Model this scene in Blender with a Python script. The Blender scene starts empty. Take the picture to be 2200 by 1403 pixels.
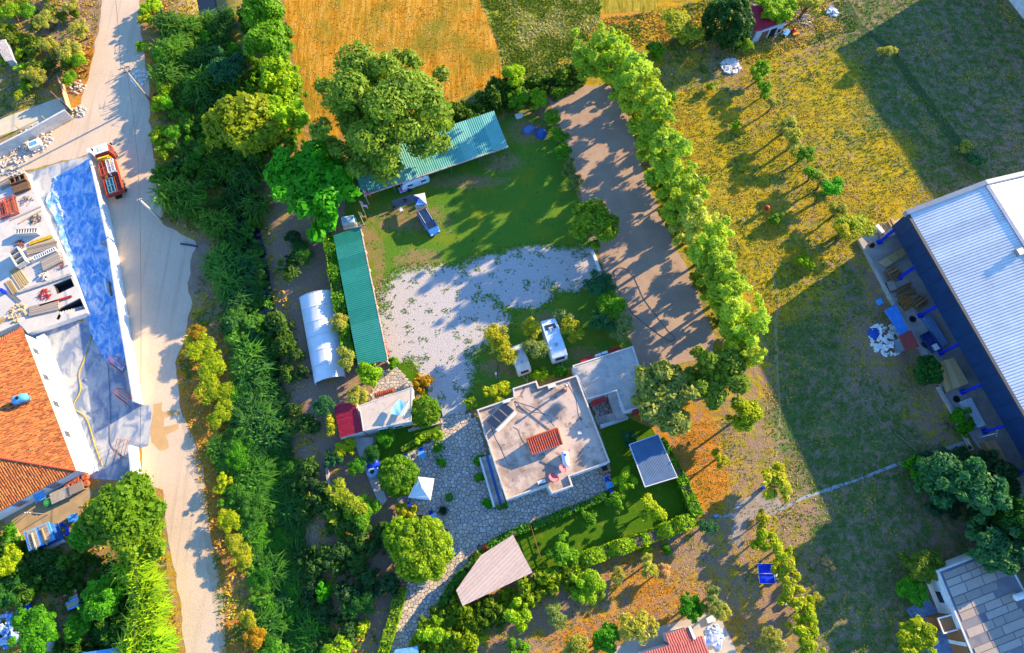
import bpy, bmesh, math, random
import numpy as np
from mathutils import Vector, Matrix, noise as mnoise
from mathutils.geometry import delaunay_2d_cdt

# ---------------------------------------------------------------- camera, world, sun, exposure
scene = bpy.context.scene
COL = scene.collection
H_CAM, TILT, FPX = 93.0, math.radians(18.5), 1467.0
cam_data = bpy.data.cameras.new("camera")
cam_data.sensor_width = 36.0
cam_data.lens = 36.0 * FPX / 2200.0
cam_data.clip_start, cam_data.clip_end = 0.5, 9000.0
cam = bpy.data.objects.new("camera", cam_data)
cam.location = (0, 0, H_CAM)
cam.rotation_euler = (TILT, 0, 0)
COL.objects.link(cam)
scene.camera = cam

SUN_EL, SUN_AZ = math.radians(18.2), math.atan2(0.825, 0.565)
world = bpy.data.worlds.new("World")
scene.world = world
world.use_nodes = True
wn = world.node_tree.nodes
wn.clear()
sky = wn.new("ShaderNodeTexSky")
sky.sky_type = 'NISHITA'
sky.sun_disc = False
sky.sun_elevation = SUN_EL
sky.sun_rotation = SUN_AZ
sky.air_density, sky.dust_density, sky.ozone_density = 1.0, 0.0, 6.0
bg = wn.new("ShaderNodeBackground")
bg.inputs[1].default_value = 0.15
wo = wn.new("ShaderNodeOutputWorld")
world.node_tree.links.new(sky.outputs[0], bg.inputs[0])
world.node_tree.links.new(bg.outputs[0], wo.inputs[0])

sun_data = bpy.data.lights.new("sun", 'SUN')
sun_data.energy = 4.2
sun_data.angle = math.radians(0.5)
sun_data.color = (1.0, 0.75, 0.42)
sun = bpy.data.objects.new("sun", sun_data)
sun_vec = Vector((math.sin(SUN_AZ) * math.cos(SUN_EL), math.cos(SUN_AZ) * math.cos(SUN_EL), math.sin(SUN_EL)))
sun.rotation_euler = sun_vec.to_track_quat('Z', 'Y').to_euler()
sun.location = (60, 60, 80)
COL.objects.link(sun)

vs = scene.view_settings
vs.view_transform = 'Standard'
vs.look = 'None'
vs.gamma = 1.0
vs.use_curve_mapping = False
vs.exposure = 1.86
try:
    scene.cycles.max_bounces = 5
    scene.cycles.diffuse_bounces = 3
    scene.cycles.transparent_max_bounces = 4
    scene.cycles.use_denoising = True
except Exception:
    pass

# ---------------------------------------------------------------- helpers
rng = np.random.default_rng(7)
random.seed(7)
CT, ST = math.cos(TILT), math.sin(TILT)


def P(px, py, z=0.0):
    """world point at height z seen at that place of the photograph"""
    u, v = (px - 1100.0) / FPX, (701.5 - py) / FPX
    y, zz = v * CT + ST, v * ST - CT
    t = (z - H_CAM) / zz
    return Vector((u * t, y * t, z))


def PX(x, y, z=0.0):
    dz = z - H_CAM
    v_, w_ = y * CT + dz * ST, y * ST - dz * CT
    return 1100 + FPX * x / w_, 701.5 - FPX * v_ / w_


def tag(o, label=None, cat=None, group=None, kind=None):
    if label: o["label"] = label
    if cat: o["category"] = cat
    if group: o["group"] = group
    if kind: o["kind"] = kind
    return o


def empty(name, loc, rz=0.0, label=None, cat=None, group=None):
    o = bpy.data.objects.new(name, None)
    o.empty_display_size = 0.3
    o.location = loc
    o.rotation_euler = (0, 0, rz)
    COL.objects.link(o)
    return tag(o, label, cat, group)


def link(name, me, mat=None, parent=None, loc=(0, 0, 0), rz=0.0):
    o = bpy.data.objects.new(name, me)
    if mat is not None and not me.materials:
        me.materials.append(mat)
    o.location = loc
    o.rotation_euler = (0, 0, rz)
    COL.objects.link(o)
    if parent is not None:
        o.parent = parent
    return o


def np_mesh(name, V, Fc, tint=None, k=4):
    """mesh from arrays: V (n,3), Fc (m,k) faces, tint per face"""
    me = bpy.data.meshes.new(name)
    V = np.asarray(V, np.float32)
    Fc = np.asarray(Fc, np.int32)
    me.vertices.add(len(V))
    me.vertices.foreach_set("co", V.ravel())
    me.loops.add(Fc.size)
    me.loops.foreach_set("vertex_index", Fc.ravel())
    me.polygons.add(len(Fc))
    me.polygons.foreach_set("loop_start", np.arange(0, Fc.size, k, dtype=np.int32))
    try:
        me.polygons.foreach_set("loop_total", np.full(len(Fc), k, np.int32))
    except Exception:
        pass
    if tint is not None:
        at = me.attributes.new("tint", 'FLOAT', 'FACE')
        at.data.foreach_set("value", np.asarray(tint, np.float32))
    me.update(calc_edges=True)
    return me


class MB:
    """collects simple solids; build() links them as one mesh object"""

    def __init__(self):
        self.v, self.f = [], []

    def add(self, vs_, fs_):
        b = len(self.v)
        self.v += [tuple(p) for p in vs_]
        self.f += [tuple(b + i for i in q) for q in fs_]
        return self

    def box(self, c, s, rz=0.0, rx=0.0, ry=0.0, taper=1.0):
        R = Matrix.Rotation(rz, 3, 'Z') @ Matrix.Rotation(ry, 3, 'Y') @ Matrix.Rotation(rx, 3, 'X')
        vs_ = []
        for dz in (-.5, .5):
            k = taper if dz > 0 else 1.0
            for dx, dy in ((-.5, -.5), (.5, -.5), (.5, .5), (-.5, .5)):
                vs_.append(Vector(c) + R @ Vector((dx * s[0] * k, dy * s[1] * k, dz * s[2])))
        return self.add(vs_, [(3, 2, 1, 0), (4, 5, 6, 7), (0, 1, 5, 4), (1, 2, 6, 5), (2, 3, 7, 6), (3, 0, 4, 7)])

    def bar(self, a, b, w, h=None):
        """square bar from a to b"""
        a, b = Vector(a), Vector(b)
        h = h or w
        d = (b - a).normalized()
        s = d.cross(Vector((0, 0, 1)))
        s = Vector((1, 0, 0)) if s.length < 1e-3 else s.normalized()
        u = s.cross(d)
        vs_ = [p + s * (i * w / 2) + u * (j * h / 2) for p in (a, b) for i, j in ((-1, -1), (1, -1), (1, 1), (-1, 1))]
        return self.add(vs_, [(3, 2, 1, 0), (4, 5, 6, 7), (0, 1, 5, 4), (1, 2, 6, 5), (2, 3, 7, 6), (3, 0, 4, 7)])

    def prism(self, poly, z0, z1):
        """poly: list of (x,y); z0,z1 numbers or lists"""
        n = len(poly)
        ar = sum(poly[i][0] * poly[(i + 1) % n][1] - poly[(i + 1) % n][0] * poly[i][1] for i in range(n))
        idx = range(n) if ar > 0 else range(n - 1, -1, -1)
        poly = [poly[i] for i in idx]
        g = lambda z, i: z[idx[i]] if isinstance(z, (list, tuple)) else z
        vs_ = [(p[0], p[1], g(z0, i)) for i, p in enumerate(poly)] + [(p[0], p[1], g(z1, i)) for i, p in enumerate(poly)]
        fs_ = [tuple(range(n - 1, -1, -1)), tuple(range(n, 2 * n))]
        fs_ += [(i, (i + 1) % n, n + (i + 1) % n, n + i) for i in range(n)]
        return self.add(vs_, fs_)

    def tube(self, path, r, n=6, cap=True):
        path = [Vector(p) for p in path]
        rr = r if isinstance(r, (list, tuple)) else [r] * len(path)
        rings = []
        for i, p in enumerate(path):
            d = (path[min(i + 1, len(path) - 1)] - path[max(i - 1, 0)]).normalized()
            s = d.cross(Vector((0, 0, 1)))
            s = Vector((1, 0, 0)) if s.length < 1e-3 else s.normalized()
            u = d.cross(s)
            rings.append([p + (s * math.cos(2 * math.pi * k / n) + u * math.sin(2 * math.pi * k / n)) * rr[i] for k in range(n)])
        vs_ = [q for g in rings for q in g]
        fs_ = []
        for i in range(len(path) - 1):
            for k in range(n):
                k2 = (k + 1) % n
                fs_.append((i * n + k, i * n + k2, (i + 1) * n + k2, (i + 1) * n + k))
        if cap:
            fs_ += [tuple(range(n - 1, -1, -1)), tuple((len(path) - 1) * n + k for k in range(n))]
        return self.add(vs_, fs_)

    def lathe(self, c, prof, n=12, ax='z'):
        """prof: list of (r, h) round an axis through c"""
        vs_ = []
        for r, h in prof:
            for k in range(n):
                a = 2 * math.pi * k / n
                x, y = r * math.cos(a), r * math.sin(a)
                q = (x, y, h) if ax == 'z' else ((h, x, y) if ax == 'x' else (x, h, y))
                vs_.append((c[0] + q[0], c[1] + q[1], c[2] + q[2]))
        fs_ = []
        for i in range(len(prof) - 1):
            for k in range(n):
                k2 = (k + 1) % n
                fs_.append((i * n + k, i * n + k2, (i + 1) * n + k2, (i + 1) * n + k))
        fs_ += [tuple(range(n - 1, -1, -1)), tuple((len(prof) - 1) * n + k for k in range(n))]
        return self.add(vs_, fs_)

    def loft(self, rings):
        n = len(rings[0])
        vs_ = [q for g in rings for q in g]
        fs_ = [(i * n + k, i * n + (k + 1) % n, (i + 1) * n + (k + 1) % n, (i + 1) * n + k) for i in range(len(rings) - 1) for k in range(n)]
        fs_ += [tuple(range(n - 1, -1, -1)), tuple((len(rings) - 1) * n + k for k in range(n))]
        return self.add(vs_, fs_)

    def build(self, name, mat, parent=None, bevel=0.0, smooth=False, world=False, loc=(0, 0, 0), rz=0.0):
        off = Vector((0, 0, 0))
        if world and parent is not None:
            off = parent.location if parent.parent is None else parent.location + parent.parent.location
        me = bpy.data.meshes.new(name)
        me.from_pydata([(p[0] - off[0], p[1] - off[1], p[2] - off[2]) for p in self.v], [], self.f)
        bm = bmesh.new()
        bm.from_mesh(me)
        bmesh.ops.recalc_face_normals(bm, faces=bm.faces)
        if bevel:
            bmesh.ops.bevel(bm, geom=bm.edges[:], offset=bevel, segments=1, affect='EDGES', clamp_overlap=True)
        bm.to_mesh(me)
        bm.free()
        if smooth:
            me.polygons.foreach_set("use_smooth", [True] * len(me.polygons))
        me.materials.append(mat)
        return link(name, me, None, parent, loc, rz)


def single(name, mb, mat, label, cat, group=None, world=True, **kw):
    """a thing made of one mesh, its origin at its base"""
    V = np.array([tuple(p) for p in mb.v])
    c = V.mean(0)
    c[2] = V[:, 2].min()
    if world:
        mb.v = [(p[0] - c[0], p[1] - c[1], p[2] - c[2]) for p in mb.v]
        kw['loc'] = tuple(c)
    o = mb.build(name, mat, None, **kw)
    return tag(o, label, cat, group)


def copy_tree(o, parent=None):
    c = o.copy()
    COL.objects.link(c)
    if parent is not None:
        c.parent = parent
    for ch in list(o.children):
        copy_tree(ch, c)
    return c


def frame(pa, pb, z=0.0):
    """origin at the middle of pixels pa-pb on height z, heading from pa to pb, length"""
    a, b = P(*pa, z), P(*pb, z)
    d = b - a
    return (a + b) / 2, math.atan2(d.y, d.x), d.length


def inset(poly, d):
    """polygon (world xy, any winding) moved inwards by d"""
    n = len(poly)
    ar = sum(poly[i][0] * poly[(i + 1) % n][1] - poly[(i + 1) % n][0] * poly[i][1] for i in range(n))
    s = 1 if ar > 0 else -1
    out = []
    for i in range(n):
        p0, p1, p2 = (Vector(poly[j % n][:2]) for j in (i - 1, i, i + 1))
        e1, e2 = (p1 - p0).normalized(), (p2 - p1).normalized()
        n1, n2 = Vector((-e1.y, e1.x)) * s, Vector((-e2.y, e2.x)) * s
        k = 1 + n1.dot(n2)
        m = (n1 + n2) / max(k, 0.25)
        out.append((p1 + m * d))
    return out


def ring_prism(mb, outer, inner, z0, z1):
    n = len(outer)
    for i in range(n):
        j = (i + 1) % n
        a, b, c, d = outer[i], outer[j], inner[j], inner[i]
        vs_ = [(q[0], q[1], z) for z in (z0, z1) for q in (a, b, c, d)]
        mb.add(vs_, [(3, 2, 1, 0), (4, 5, 6, 7), (0, 1, 5, 4), (2, 3, 7, 6)])
    return mb


def pip(x, y, poly):
    """points in polygon, arrays"""
    x, y = np.asarray(x), np.asarray(y)
    r = np.zeros(x.shape, bool)
    n = len(poly)
    for i in range(n):
        x1, y1 = poly[i][0], poly[i][1]
        x2, y2 = poly[(i + 1) % n][0], poly[(i + 1) % n][1]
        c = ((y1 > y) != (y2 > y)) & (x < (x2 - x1) * (y - y1) / (y2 - y1 + 1e-12) + x1)
        r ^= c
    return r


def seg_dist(x, y, line):
    d = np.full(np.shape(x), 1e9)
    for (x1, y1), (x2, y2) in zip(line[:-1], line[1:]):
        dx, dy = x2 - x1, y2 - y1
        t = np.clip(((x - x1) * dx + (y - y1) * dy) / (dx * dx + dy * dy + 1e-9), 0, 1)
        d = np.minimum(d, np.hypot(x - x1 - t * dx, y - y1 - t * dy))
    return d


def W(poly, z=0.0):
    return [(lambda p: (p.x, p.y))(P(a, b, z)) for a, b in poly]


def ragged(poly, step=0.7, amp=0.35, seed=0.0):
    out = []
    n = len(poly)
    for i in range(n):
        a, b = Vector(poly[i]), Vector(poly[(i + 1) % n])
        L = (b - a).length
        k = max(1, int(L / step))
        nn = Vector((-(b - a).y, (b - a).x)).normalized() if L > 1e-6 else Vector((0, 0))
        for j in range(k):
            p = a.lerp(b, j / k)
            o = mnoise.noise(Vector((p.x * .45, p.y * .45, seed))) * amp + mnoise.noise(Vector((p.x * 1.5, p.y * 1.5, seed + 5))) * amp * .5
            out.append(p + nn * o)
    return out


def sheet(name, poly_px, z, mat, amp=0.3, step=0.7, grid=0.0, attrs=None, kind='structure', label=None, cat=None):
    """flat ground sheet; attrs: dict name -> function(px arrays, py arrays) written per vertex"""
    poly = ragged(W(poly_px), step, amp, z * 100)
    pts = [Vector((p[0], p[1])) for p in poly]
    n = len(pts)
    edges = [(i, (i + 1) % n) for i in range(n)]
    if grid:
        xs = np.array([p.x for p in pts]); ys = np.array([p.y for p in pts])
        gx, gy = np.meshgrid(np.arange(xs.min(), xs.max(), grid), np.arange(ys.min(), ys.max(), grid))
        gx, gy = gx.ravel(), gy.ravel()
        ins = pip(gx, gy, [(p.x, p.y) for p in pts])
        pts += [Vector((a, b)) for a, b in zip(gx[ins], gy[ins])]
    v, e, f, *_ = delaunay_2d_cdt(pts, edges, [], 1, 1e-5)
    me = bpy.data.meshes.new(name)
    me.from_pydata([(p.x, p.y, 0) for p in v], [], [tuple(q) for q in f])
    if attrs:
        X = np.array([p.x for p in v]); Y = np.array([p.y for p in v])
        ppx, ppy = PX(X, Y)
        for k, fn in attrs.items():
            at = me.attributes.new(k, 'FLOAT', 'POINT')
            at.data.foreach_set("value", np.asarray(fn(ppx, ppy), np.float32))
    me.update()
    if len(me.polygons) and me.polygons[0].normal.z < 0:
        me.flip_normals()
    o = link(name, me, mat)
    o.location.z = z
    tag(o, label, cat, None, kind)
    return o


# ---------------------------------------------------------------- materials
def N(nt, t, **kw):
    n = nt.nodes.new(t)
    for k, v in kw.items():
        setattr(n, k, v)
    return n


def ramp(nt, fac, stops):
    r = N(nt, "ShaderNodeValToRGB")
    els = r.color_ramp.elements
    while len(els) < len(stops):
        els.new(0.5)
    for e, (p, c) in zip(els, stops):
        e.position = p
        e.color = (*c, 1)
    nt.links.new(fac, r.inputs[0])
    return r.outputs[0]


def noise_tex(nt, co, scale, detail=6, rough=0.6, dist=0.0):
    n = N(nt, "ShaderNodeTexNoise")
    n.inputs["Scale"].default_value = scale
    n.inputs["Detail"].default_value = detail
    n.inputs["Roughness"].default_value = rough
    n.inputs["Distortion"].default_value = dist
    nt.links.new(co, n.inputs["Vector"])
    return n.outputs["Fac"]


def mixc(nt, fac, a, b, mode='MIX'):
    m = N(nt, "ShaderNodeMix", data_type='RGBA', blend_type=mode)
    for s, v in ((m.inputs[0], fac), (m.inputs[6], a), (m.inputs[7], b)):
        if hasattr(v, "links") or hasattr(v, "is_linked"):
            nt.links.new(v, s)
        elif isinstance(v, (int, float)):
            s.default_value = v
        else:
            s.default_value = (*v, 1)
    return m.outputs[2]


def math_n(nt, op, a, b=0.0, c=None, clamp=False):
    m = N(nt, "ShaderNodeMath", operation=op)
    m.use_clamp = clamp
    for s, v in zip(m.inputs, (a, b) if c is None else (a, b, c)):
        if isinstance(v, (int, float)):
            s.default_value = v
        else:
            nt.links.new(v, s)
    return m.outputs[0]


def sstep(nt, v, lo, hi):
    m = N(nt, "ShaderNodeMapRange", interpolation_type='SMOOTHSTEP')
    m.inputs[1].default_value, m.inputs[2].default_value = lo, hi
    nt.links.new(v, m.inputs[0])
    return m.outputs[0]


def base(name):
    m = bpy.data.materials.new(name)
    m.use_nodes = True
    nt = m.node_tree
    bs = nt.nodes["Principled BSDF"]
    bs.inputs["Roughness"].default_value = 0.85
    bs.inputs["Specular IOR Level"].default_value = 0.25
    return m, nt, bs


def bump(nt, bs, h, strength=0.4, dist=0.05):
    b = N(nt, "ShaderNodeBump")
    b.inputs["Strength"].default_value = strength
    b.inputs["Distance"].default_value = dist
    nt.links.new(h, b.inputs["Height"])
    nt.links.new(b.outputs[0], bs.inputs["Normal"])


def objco(nt, world=False):
    if world:
        return N(nt, "ShaderNodeNewGeometry").outputs["Position"]
    return N(nt, "ShaderNodeTexCoord").outputs["Object"]


def M(name, c1, c2=None, scale=2.0, rough=0.8, bumpy=0.0, metal=0.0, lo=0.38, hi=0.62, fine=18.0, c3=None, spec=0.25, world=False):
    """two-tone procedural material: patches at `scale`, fine speckle on top"""
    m, nt, bs = base(name)
    co = objco(nt, world)
    c2 = c2 or tuple(x * 0.72 for x in c1)
    a = sstep(nt, noise_tex(nt, co, scale, 8, 0.62), lo, hi)
    col = mixc(nt, a, c1, c2)
    if c3:
        col = mixc(nt, sstep(nt, noise_tex(nt, co, scale * 2.7, 5, .6, .6), .56, .68), col, c3)
    f = noise_tex(nt, co, fine, 3, .7)
    col = mixc(nt, 0.35, col, mixc(nt, f, (.45, .45, .45), (1.35, 1.35, 1.35)), 'MULTIPLY')
    nt.links.new(col, bs.inputs["Base Color"])
    bs.inputs["Roughness"].default_value = rough
    bs.inputs["Metallic"].default_value = metal
    bs.inputs["Specular IOR Level"].default_value = spec
    if bumpy:
        bump(nt, bs, f, bumpy, 0.06)
    return m


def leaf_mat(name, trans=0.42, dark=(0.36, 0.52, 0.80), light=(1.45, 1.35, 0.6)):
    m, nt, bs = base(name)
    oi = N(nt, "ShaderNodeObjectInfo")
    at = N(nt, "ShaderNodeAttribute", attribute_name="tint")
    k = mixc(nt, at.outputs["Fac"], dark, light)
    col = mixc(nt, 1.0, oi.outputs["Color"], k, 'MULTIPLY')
    nt.links.new(col, bs.inputs["Base Color"])
    bs.inputs["Roughness"].default_value = 0.55
    bs.inputs["Specular IOR Level"].default_value = 0.2
    tr = N(nt, "ShaderNodeBsdfTranslucent")
    nt.links.new(mixc(nt, 1.0, col, (1.25, 1.15, 0.6), 'MULTIPLY'), tr.inputs[0])
    mx = N(nt, "ShaderNodeMixShader")
    mx.inputs[0].default_value = trans
    nt.links.new(bs.outputs[0], mx.inputs[1])
    nt.links.new(tr.outputs[0], mx.inputs[2])
    nt.links.new(mx.outputs[0], nt.nodes["Material Output"].inputs[0])
    return m


def tint_mat(name, stops, rough=0.85, spec=0.2):
    """colour picked per piece by its tint attribute"""
    m, nt, bs = base(name)
    at = N(nt, "ShaderNodeAttribute", attribute_name="tint")
    col = ramp(nt, at.outputs["Fac"], stops)
    f = noise_tex(nt, objco(nt), 9.0, 5, .7)
    col = mixc(nt, 0.5, col, mixc(nt, f, (.4, .4, .4), (1.4, 1.4, 1.4)), 'MULTIPLY')
    nt.links.new(col, bs.inputs["Base Color"])
    bs.inputs["Roughness"].default_value = rough
    bs.inputs["Specular IOR Level"].default_value = spec
    return m


def piece_mat(name, stops, rough=0.85, scale=6.0):
    """colour differs from object to object (random per piece)"""
    m, nt, bs = base(name)
    oi = N(nt, "ShaderNodeObjectInfo")
    col = ramp(nt, oi.outputs["Random"], stops)
    f = noise_tex(nt, objco(nt), scale, 6, .7)
    col = mixc(nt, 0.5, col, mixc(nt, f, (.4, .4, .4), (1.4, 1.4, 1.4)), 'MULTIPLY')
    nt.links.new(col, bs.inputs["Base Color"])
    bs.inputs["Roughness"].default_value = rough
    return m

# ---------------------------------------------------------------- the setting
def ground_material():
    m, nt, bs = base("ground")
    co = objco(nt, True)
    zs = {k: N(nt, "ShaderNodeAttribute", attribute_name=k).outputs["Fac"] for k in ("soil", "green", "orange")}
    n1 = noise_tex(nt, co, 0.35, 9, 0.68)
    n2 = noise_tex(nt, co, 1.6, 8, 0.7)
    n3 = noise_tex(nt, co, 7.0, 5, 0.75)
    n4 = noise_tex(nt, co, 0.11, 6, 0.6)
    mixn = math_n(nt, 'ADD', math_n(nt, 'MULTIPLY', n1, .5), math_n(nt, 'MULTIPLY', n2, .5))
    mp = N(nt, "ShaderNodeMapping")
    mp.inputs[2].default_value = (0, 0, math.radians(-61))
    mp.inputs[3].default_value = (.06, 1.0, 1)
    nt.links.new(co, mp.inputs[0])
    nl = noise_tex(nt, mp.outputs[0], 1.1, 5, .65)
    n3s = n3
    n3 = math_n(nt, 'ADD', math_n(nt, 'MULTIPLY', n3, .62), math_n(nt, 'MULTIPLY', nl, .38))
    gold = ramp(nt, n3, [(.34, (.24, .17, .008)), (.5, (.41, .30, .012)), (.66, (.56, .43, .050))])
    grn = ramp(nt, n3, [(.36, (.035, .085, .020)), (.5, (.080, .14, .035)), (.66, (.17, .20, .08))])
    soil = ramp(nt, n3s, [(.28, (.15, .085, .055)), (.5, (.28, .18, .125)), (.74, (.46, .36, .28))])
    org = ramp(nt, n3, [(.28, (.26, .085, .010)), (.5, (.48, .19, .020)), (.74, (.68, .42, .14))])
    def mask(z, nz, k=1.1, w=.26):
        v = math_n(nt, 'ADD', z, math_n(nt, 'MULTIPLY', math_n(nt, 'SUBTRACT', nz, .5), k * 2.0))
        return sstep(nt, v, .5 - w, .5 + w)
    col = mixc(nt, mask(zs["orange"], n2), gold, org)
    col = mixc(nt, mask(zs["green"], mixn), col, grn)
    n5 = noise_tex(nt, co, 0.8, 9, .7, .4)
    col = mixc(nt, mask(zs["soil"], n5), col, soil)
    col = mixc(nt, 0.5, col, mixc(nt, n4, (.72, .72, .72), (1.3, 1.3, 1.3)), 'MULTIPLY')
    nt.links.new(col, bs.inputs["Base Color"])
    bs.inputs["Roughness"].default_value = 1.0
    bs.inputs["Specular IOR Level"].default_value = 0.0
    bump(nt, bs, math_n(nt, 'ADD', n3, n2), 0.8, 0.22)
    return m


STREAM = [(430, -60), (450, 60), (470, 150), (485, 350), (520, 450), (548, 560), (565, 700), (580, 850), (600, 1000), (612, 1130), (635, 1280), (655, 1420), (670, 1500)]
STREAM_W = W(STREAM)
ZONES = [  # px, py, soil, green, orange
    (2000, 100, .45, .85, 0), (2150, 300, .5, .8, 0), (1880, 60, .4, .85, 0), (2050, 350, .42, .85, 0), (1930, 230, .42, .85, 0),
    (1650, 120, .2, .4, .15), (1800, 200, .15, .4, .2), (1900, 330, .22, .4, .25), (1750, 450, .35, .42, .3), (1900, 430, .25, .38, .3),
    (1500, 230, .15, .4, .35), (1450, 130, .4, .45, .1), (1550, 350, .12, .42, .25), (1600, 500, .15, .45, .25), (1680, 600, .2, .45, .2), (1760, 560, .3, .4, .2), (1640, 640, .2, .4, .4),
    (1750, 750, .35, .85, 0), (1850, 850, .5, .8, 0), (1700, 900, .3, .95, 0), (1750, 1050, .4, .9, 0), (1830, 980, .35, .95, 0), (1950, 950, .4, .85, 0), (1800, 1000, .38, .85, .1), (1850, 620, .35, .8, 0),
    (1800, 1150, .42, .85, 0), (1900, 1280, .45, .8, 0), (1800, 1370, .45, .8, 0), (2050, 1100, .5, .7, 0), (1930, 1120, .45, .85, 0), (1720, 1080, .6, .4, 0),
    (1600, 1050, .6, .35, .2), (1530, 1040, .1, .1, 1.), (1510, 960, .3, .1, .95), (1620, 930, .6, .5, .1), (1580, 960, .5, .5, .3), (1610, 820, .5, .4, .2),
    (1600, 1130, .65, .2, .3), (1480, 1180, .65, .4, .4), (1400, 1260, .35, .25, .8), (1560, 1260, .5, .42, .5), (1600, 1330, .45, .35, .6), (1330, 1330, .55, .3, .6), (1200, 1280, .75, .35, .3), (1080, 1370, .65, .25, .4), (1250, 1390, .3, .2, .9), (1450, 1340, .5, .2, .6), (1650, 1300, .7, .2, .3),
    (1450, 55, .2, .3, .5), (1340, 30, .2, .3, .7), (1550, 120, .7, .35, 0), (1650, 90, .7, .3, .2), (1720, 30, .6, .3, 0), (1300, 95, .2, .3, .3), (1500, 150, .4, .55, 0),
    (400, 60, .5, .5, .1), (340, 70, .5, .2, .7), (330, 160, .3, .3, .8), (350, 300, .4, .4, .6), (420, 300, .4, .6, .1), (500, 500, .4, .55, .1), (590, 550, .8, .2, .1), (600, 700, .8, .2, 0), (640, 560, .7, .3, 0), (480, 700, .5, .5, .3),
    (430, 560, .6, .3, .1), (440, 860, .3, .2, .8), (445, 980, .2, .1, 1.), (470, 1080, .2, .1, 1.), (480, 1200, .3, .2, .9), (500, 1370, .3, .1, .95), (480, 1290, .5, .3, .4), (560, 1000, .5, .5, 0), (640, 850, .8, .25, 0), (690, 900, .75, .3, 0), (640, 960, .8, .2, 0),
    (700, 1150, .85, .2, 0), (720, 1230, .7, .3, 0), (680, 1320, .8, .3, 0), (780, 1330, .8, .2, 0), (740, 1390, .7, .3, 0), (560, 1300, .5, .5, 0),
    (60, 60, .6, .4, .2), (130, 130, .6, .3, .4), (40, 230, .5, .5, 0), (170, 30, .7, .2, .5), (185, 150, .2, .2, 1.), (110, 60, .8, .2, .2), (25, 20, .3, .6, .2),
    (100, 1080, .4, .2, .7), (60, 1250, .5, .5, 0), (150, 1230, .7, .4, 0), (200, 1380, .7, .4, 0), (60, 1300, .4, .6, 0), (330, 1150, .5, .4, .3), (120, 1300, .6, .5, 0), (30, 1180, .5, .5, 0),
    (680, 330, .4, .4, .6), (740, 420, .8, .2, 0), (900, 240, .4, .5, .4), (1130, 170, .3, .6, .2), (1180, 300, .6, .5, 0), (1280, 640, .6, .5, 0),
    (2060, 650, .8, .2, 0), (1870, 620, .8, .2, 0), (1890, 740, .7, .3, 0), (2000, 900, .6, .4, 0),
]


def zone_weights(ppx, ppy):
    num = np.zeros((3,) + ppx.shape); den = np.zeros(ppx.shape)
    for a, b, s, g, o in ZONES:
        w = 1.0 / (((ppx - a) ** 2 + (ppy - b) ** 2) / 400. + 1.0) ** 1.7
        den += w
        for i, q in enumerate((s, g, o)):
            num[i] += w * q
    return num / den


def ground_height(X, Y):
    d = seg_dist(X, Y, STREAM_W)
    return -1.7 * np.exp(-(d / 2.6) ** 2)


def build_ground():
    xs, ys = np.arange(-112, 112.1, .65), np.arange(-36, 114.1, .65)
    gx, gy = np.meshgrid(xs, ys)
    nx, ny = len(xs), len(ys)
    Z = ground_height(gx, gy)
    V = np.stack([gx.ravel(), gy.ravel(), Z.ravel()], 1)
    i = np.arange(nx * ny).reshape(ny, nx)
    Fq = np.stack([i[:-1, :-1].ravel(), i[:-1, 1:].ravel(), i[1:, 1:].ravel(), i[1:, :-1].ravel()], 1)
    R = 4000.0
    b = len(V)
    x0, x1, y0, y1 = xs[0], xs[-1], ys[0], ys[-1]
    big = np.array([[-R, -R, 0], [R, -R, 0], [R, R, 0], [-R, R, 0], [x0, y0, 0], [x1, y0, 0], [x1, y1, 0], [x0, y1, 0]])
    big[:, 2] = 0.0
    V = np.vstack([V, big])
    Fo = np.array([[b, b + 1, b + 5, b + 4], [b + 1, b + 2, b + 6, b + 5], [b + 2, b + 3, b + 7, b + 6], [b + 3, b, b + 4, b + 7]])
    me = np_mesh("ground", V, np.vstack([Fq, Fo]))
    ppx, ppy = PX(V[:, 0], V[:, 1])
    far = (np.abs(V[:, 0]) > 130) | (np.abs(V[:, 1]) > 130)
    ppx[far], ppy[far] = 1800, 700
    zw = zone_weights(ppx, ppy)
    for k, w in zip(("soil", "green", "orange"), zw):
        at = me.attributes.new(k, 'FLOAT', 'POINT')
        at.data.foreach_set("value", w.astype(np.float32))
    me.polygons.foreach_set("use_smooth", [True] * len(me.polygons))
    o = link("ground", me, ground_material())
    tag(o, kind='structure')
    return o


build_ground()


def water_mat():
    m, nt, bs = base("stream_water")
    bs.inputs["Base Color"].default_value = (.012, .020, .030, 1)
    bs.inputs["Roughness"].default_value = .12
    bs.inputs["Specular IOR Level"].default_value = .5
    bump(nt, bs, noise_tex(nt, objco(nt, True), 3.0, 3), .12, .05)
    return m


def build_stream():
    L, Rr = [], []
    pts = [Vector(p) for p in STREAM_W]
    for i, p in enumerate(pts):
        d = (pts[min(i + 1, len(pts) - 1)] - pts[max(i - 1, 0)]).normalized()
        n = Vector((-d.y, d.x))
        w = 1.5 + .5 * mnoise.noise(Vector((i * 1.7, 0, 0)))
        L.append((p + n * w)); Rr.append((p - n * w))
    V = [(p.x, p.y, -1.05) for p in L] + [(p.x, p.y, -1.05) for p in Rr]
    n = len(pts)
    me = bpy.data.meshes.new("stream")
    me.from_pydata(V, [], [(i, i + 1, n + i + 1, n + i) for i in range(n - 1)])
    me.update()
    if me.polygons[0].normal.z < 0: me.flip_normals()
    tag(link("stream", me, water_mat()), kind='structure')


build_stream()


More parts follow.
